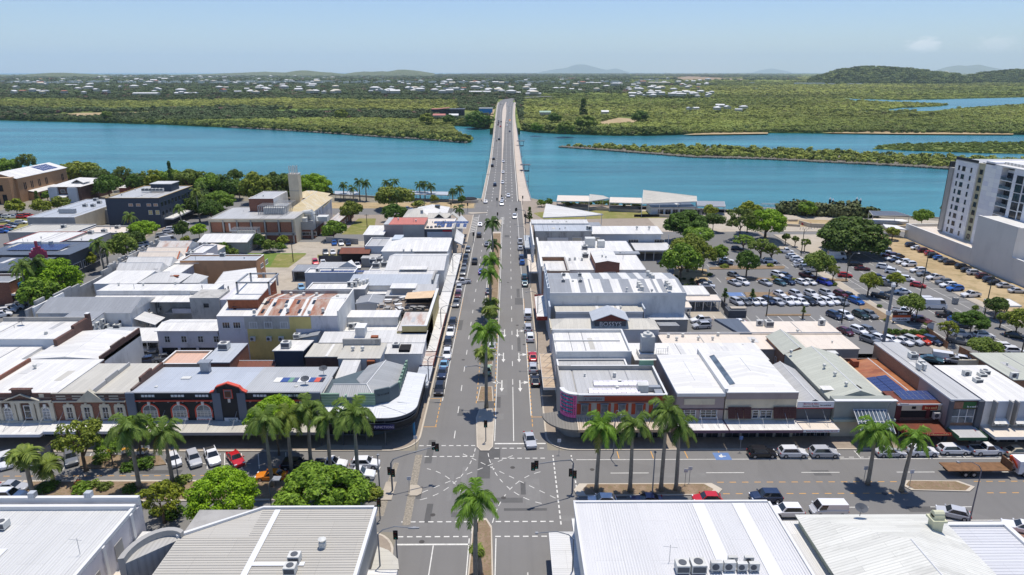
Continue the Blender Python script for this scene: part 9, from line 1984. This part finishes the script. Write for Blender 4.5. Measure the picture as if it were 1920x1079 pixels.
cb=MB();cb.pz([(4.2,-1.15),(6.3,-1.15),(6.3,1.15),(4.2,1.15)],.6,2.0);cb.pz([(4.2,-1.1),(6.25,-1.1),(6.25,1.1),(4.2,1.1)],2.0,2.75);cb.bl('cab',mat('cab_white',(.78,.78,.78),.3,.02),t)
MB().box(6.26,-.95,1.75,6.34,.95,2.55).bl('windscreen',CGL,t);MB().box(4.9,-1.18,1.7,5.9,-1.14,2.4).box(4.9,1.14,1.7,5.9,1.18,2.4).bl('side_window',CGL,t)
MB().tube((3.6,0,1.1),(3.4,0,3.2),.22,.2,8).tube((3.4,0,3.2),(4.3,-.7,1.4),.2,.14,8).bl('crane',OC,t)
for x in(5.3,-2.6,-3.9):
 for y in(-1.0,1.0):q=MB().tube((0,-.15,0),(0,.15,0),.5,.5,16).bl('wheel',TYRE,t,(x,y,.5));MB().tube((0,-.17,0),(0,.17,0),.24,.24,10).bl('rim',RIM,q)
SKIN=mat('skin',c3(196,150,124),.6,.05)
def prs(name,parent,loc,J,Rr,top,legs,label=None,rz=0):
 """one continuous skinned body on a small skeleton"""
 me=bpy.data.meshes.new(name);E=[(0,1),(1,2),(2,3),(3,4),(2,5),(5,6),(6,7),(2,8),(8,9),(9,10),(0,11),(11,12),(12,13),(13,17),(0,14),(14,15),(15,16),(16,18)]
 me.from_pydata(J,E,[]);me.materials.append(top);me.materials.append(legs);me.materials.append(SKIN);o=link(name,me,parent,loc,rz,label=label,cat='person' if label else None)
 sl=me.skin_vertices or None
 sk=o.modifiers.new('skin','SKIN');o.modifiers.new('sub','SUBSURF').levels=1;o.modifiers['sub'].render_levels=1
 for i,sv in enumerate(me.skin_vertices[0].data):sv.radius=(Rr[i],Rr[i]);sv.use_root=i==0
 return o
RAD=[.15,.16,.17,.065,.10,.07,.05,.035,.07,.05,.035,.10,.07,.045,.10,.07,.045,.04,.04]
WALK=[(0,0,.92),(0,0,1.15),(0,0,1.42),(.02,0,1.55),(.03,0,1.68),(0,-.19,1.4),(-.08,-.22,1.14),(.05,-.22,.92),(0,.19,1.4),(.08,.22,1.14),(.2,.22,.93),(.02,-.09,.88),(.16,-.1,.5),(.1,-.1,.08),(-.02,.09,.88),(-.1,.1,.48),(-.26,.1,.12),(.24,-.1,.05),(-.14,.1,.06)]
RIDE=[(-.15,0,.85),(-.08,0,1.05),(.02,0,1.3),(.06,0,1.43),(.1,0,1.56),(.02,-.2,1.28),(.2,-.28,1.08),(.45,-.26,1.0),(.02,.2,1.28),(.2,.28,1.08),(.45,.26,1.0),(-.1,-.12,.82),(.25,-.2,.7),(.05,-.2,.32),(-.1,.12,.82),(.25,.2,.7),(.05,.2,.32),(.2,-.2,.28),(.2,.2,.28)]
u,v=B6(762,548);y=at(u,v,3)[1];zc=bz(y)[1][2]+.17
prs('person',None,(*at(u,v,zc+.5),zc),WALK,RAD,mat('shirt_dark',(.08,.03,.03),.8),mat('trousers',(.03,.03,.05),.8),'pedestrian in dark clothes walking along the bridge walkway',R(90))
HELM=mat('helmet',(.02,.02,.02),.2)
for i,(x,yy,lb,c)in enumerate(((577,350,'dark motorcycle in the left lanes far out on the bridge',(.03,.02,.02)),(620,700,'dark motorcycle waiting near the town end of the bridge',(.02,.02,.03)))):
 u,v=B6(x,yy);y=at(u,v,3)[1];z=bz(y)[0][2]+.03;X=at(u,v,z+.6)[0];m=em('motorcycle',(X,y,z),R(90 if i==0 else-90),lb,'motorcycle')
 MB().path([(-.6,0,.75),(0,0,.8),(.45,0,.85),(.6,0,.6)],[.1,.16,.2,.08],8).tube((.55,-.35,1.0),(.55,.35,1.0),.03,.03,6).bl('body',mat('bike_%d'%i,c,.3),m)
 for wx in(-.7,.7):MB().tube((wx,-.06,.32),(wx,.06,.32),.32,.32,14).bl('wheel',TYRE,m)
 p=prs('person',None,(X,y,z),RIDE,RAD,mat('jacket_black',(.03,.03,.035),.6),mat('trousers',(.03,.03,.05)),('rider in dark jacket on the farther motorcycle','rider in dark jacket on the nearer motorcycle')[i],R(90 if i==0 else-90))
 V2,F2=icos(2);hm=MB();hm.v=[(a*.15+.1,b_*.14,c_*.15+1.62)for a,b_,c_ in V2];hm.f=list(F2);hm.m=[0]*len(F2);hm.bl('helmet',HELM,p)
 # == street furniture
def sgl(x,y,label,h=3.6,arm=None,z=.14,heads=((0,-1),)):
 s=em('traffic_light',(x,y,z),0,label,'traffic light','traffic lights')
 if arm:
  ax,ay=arm;MB().path([(0,0,0),(0,0,h*.85),(ax*.06,ay*.06,h*.95),(ax*.5,ay*.5,h+.1),(ax,ay,h+.35)],[.14,.12,.11,.09,.07],8).bl('mast_arm',POLE,s)
  hd=[(.25,-.1,2.6),(-.3,.1,2.8),(ax,ay-.2,h-.35),(ax-ax*.08,ay+.1,h-.25)]
 else:MB().tube((0,0,0),(0,0,h),.09,.07,8).bl('pole',POLE,s);hd=[(.0,-.22,h-1.1)]
 for i,(a,b_,c_)in enumerate(hd):
  e=MB().box(a-.3,b_-.04,c_-.15,a+.3,b_+.0,c_+1.2).bl('backing_board',HELM,s);MB().box(a-.16,b_-.2,c_,a+.16,b_-.041,c_+1.05).bl('lamp_housing',HELM,s)
  for k,cm in enumerate((mat('lens_green',(.02,.3,.2),.3),mat('lens_amber',(.1,.06,.01),.3),mat('lens_red',(.1,.01,.01),.3))):MB().tube((a,b_-.2,c_+.18+k*.34),(a,b_-.23,c_+.18+k*.34),.11,.11,10).bl('lens',cm,s)
x,y=at(1073,925);sgl(x,y,'traffic light with a long arm reaching left at the right median nose',5.9,(-6.0,-2.4))
x,y=at(736,922);sgl(x,y,'traffic light with a long arm reaching right from the left island',5.6,(6.6,2.8))
for u,v,h,lb in((911,829,4.0,'traffic light on the median nose above the crossing'),(893,1030,4.0,'traffic light hidden behind the bottom centre palm'),(745,1050,4.4,'traffic light at the lower left corner of the crossing'),(713,975,3.4,'traffic light beside the hedge at the left arm'),(888,457,4,'traffic light at the left turn by the bridge'),(846,397,4,'traffic light at the left island by the bridge'),(877,398,4,'traffic light right on the left island by the bridge'),(933,418,4.2,'traffic light on the chevron island'),(932,388,4.0,'traffic light on the bridge median nose'),(986,422,4,'traffic light at the right kerb by the bridge'),(980,384,4,'traffic light at the start of the walkway')):x,y=at(u,v);sgl(x,y,lb,h)
x,y=at(985,420);sgl(x,y,'traffic light with a short arm at the right kerb by the bridge',5.6,(-4,0))
def L_(u,v,h,dx,dy,lb,L=2.6):x,y=at(u,v);return lamp(x,y,.13,h,dx,dy,lb,L)
L_(716,1110,9,1,0,'street lamp curving right over the lower left of the crossing',4.0);L_(1072,1120,9,-1,0,'street lamp curving left over the lower right of the crossing',4.0);L_(1816,985,9.5,-.9,.2,'tall curved street lamp near the lower right',3.0);L_(1222,940,8,0,.1,'street lamp standing on the right median',.3);L_(1655-3,838,8.4,1,-.6,'street lamp rising before the pale green shop front',1.6);L_(512,990-15,6,.8,.8,'street lamp beside the orange sedan',.8);L_(820-15,745,8.5,1,-.2,'street lamp over the corner pub footpath',2.4);L_(912,762,8,-1,0,'double armed lamp post beside the tall median palm',3.4);L_(1150,850,8,.3,-1,'street lamp in front of the corner office',1.8);L_(690+22,918,6,.2,-.4,'left lamp by the left island hedge',.5);L_(724,836,5,.2,-.3,'lamp at the corner pub planter',.4);L_(336,905,5.5,-.5,.6,'lamp beside the palm in front of the white hatchback',.6)
for i,(u,v,lb)in enumerate(((1007,690,'right footpath lamp nearest the crossing'),(1008,610,'second right footpath lamp'),(995,540,'third right footpath lamp'),(985,470,'fourth right footpath lamp, beside the blue cars'))):L_(u,v,8.5,-1,0,lb,2.6)
for i,(u,v,lb)in enumerate(((828,640,'left footpath lamp by the mustard wall'),(850,530,'left footpath lamp by the round parapets'))):L_(u,v,8.5,1,0,lb,2.6)
for u,v,h,lb,ln in((1586,527,8.5,'dark timber pole with a curved lamp beside the red hatchback',1),(1716,605,10,'timber power pole behind the round street tree',0),(1730,535,10.5,'leaning timber pole at the dirt lot edge',0),(1846,590,10.5,'timber power pole on the far pavement',0),(1914,668,8,'timber pole at the right edge of river street',0),(1502,478,9,'slim lamp pole beside the plaza sapling',1),(1437,592,7,'lamp pole in the lower car park',1),(1578,606,7,'thin pole at the near car park row',0),(595,445,9,'timber pole near the council building',0),(550,492,8,'timber pole in the concrete yard',0),(797,412,9,'timber pole beside the salmon roofed building',0),(689,435,7,'concrete post with a crossbar in the dry lot',0)):
 x,y=at(u,v);o=em('utility_pole',(x,y,.1),0,lb,'pole');MB().tube((0,0,0),(0,0,h),.16,.1,7).bl('shaft',mat('pole_timber',c3(92,90,74),.9,.2),o)
 if ln:MB().path([(0,0,h*.8),(1.0,-.2,h),(2.2,-.4,h*1.02)],[.05,.05,.05],5).bl('lamp_arm',POLE,o);MB().box(2.0,-.55,h,2.7,-.25,h+.12).bl('lamp_head',TR,o)
 else:MB().box(-.9,-.06,h-.5,.9,.06,h-.38).bl('crossarm',mat('pole_timber',c3(92,90,74)),o)
x,y=at(1648,690);o=em('communications_pole',(x,y,.1),0,'tall thick grey pole with white domes in front of the end lot','pole')
h=4
while proj(x,y,h)[1]>540:h+=.2
MB().tube((0,0,0),(0,0,h),.38,.26,12).bl('shaft',POLE,o);MB().tube((0,0,h),(0,0,h+.5),.45,.45,12).tube((0,0,h+.5),(0,0,h+.9),.45,.15,12).tube((0,0,h*.66),(0,0,h*.71),.5,.5,12).bl('antenna_dome',TR,o);MB().tube((-.5,0,h+.9),(.6,0,h+.9),.05,.05,5).bl('bracket',ME,o)
for u,v,lb in((1387,847,'blue and white parking sign beside the black SUV'),(1284,910,'left small sign on the right median'),(1292,906,'right small sign on the right median'),(1619,905,'small sign at the left end of the palm pair island'),(1705,912,'small sign at the right end of the palm pair island'),(1848,1010,'small sign by the lower right kerb'),(899,1060,'blue sign on the bottom centre median'),(1068-20,852,'sign post at the corner office footpath'),(780,846,'sign post on the corner pub footpath'),(768,925,'small sign on the left island')):
 x,y=at(u,v);o=em('street_sign',(x,y,.13),0,lb,'sign');MB().tube((0,0,0),(0,0,2.6),.04,.04,6).bl('post',ME,o);MB().box(-.3,-.03,2.1,.3,0,2.7).bl('plate',BPAINT if 'blue' in lb else SW,o)
for i,(u,v)in enumerate(((268,852),(212,854),(240,850))):
 x,y=at(u,v);o=em('dining_table',(x,y,.15),.2*i,('outdoor dining table with yellow top nearest the white hatchback','outdoor dining table with yellow top farthest left','outdoor dining table with yellow top hidden by the palm')[i],'table');MB().box(-.8,-.4,.7,.8,.4,.76).bl('table_top',mat('table_yellow',c3(214,160,60),.5),o)
 for a in(-.7,.6):MB().box(a,-.35,0,a+.08,.35,.7).bl('leg',ME,o)
 for a in(-.6,0,.5):
  for s in(-.9,.7):MB().box(a-.2,s,.42,a+.2,s+.35,.46).box(a-.2,s if s<0 else s+.32,.46,a+.2,s+.03 if s<0 else s+.35,.85).bl('chair',TR,o)
for u,v,lb in((657,492,'green wheelie bin on the yard grass'),(1669,600,'x')):
 if lb!='x':x,y=at(u,v);o=MB().pz([(-.5,-.4),(.5,-.4),(.5,.4),(-.5,.4)],0,1.2).box(-.55,-.45,1.2,.55,.45,1.3).tube((-.4,.45,.15),(.4,.45,.15),.14,.14,8).bl('wheelie_bin',mat('bin_green',c3(50,84,60),.6),None,(x,y,.14),label=lb,cat='bin')
x,y=at(1790,570);o=MB().box(-.6,-.5,0,.6,.5,1.5).box(-.65,-.55,1.5,.65,.55,1.65).tube((0,0,1.65),(0,0,1.8),.3,.2,10).bl('litter_bin',WG,None,(x,y,.14),label='grey boxy litter bin on the far pavement of river street',cat='bin')
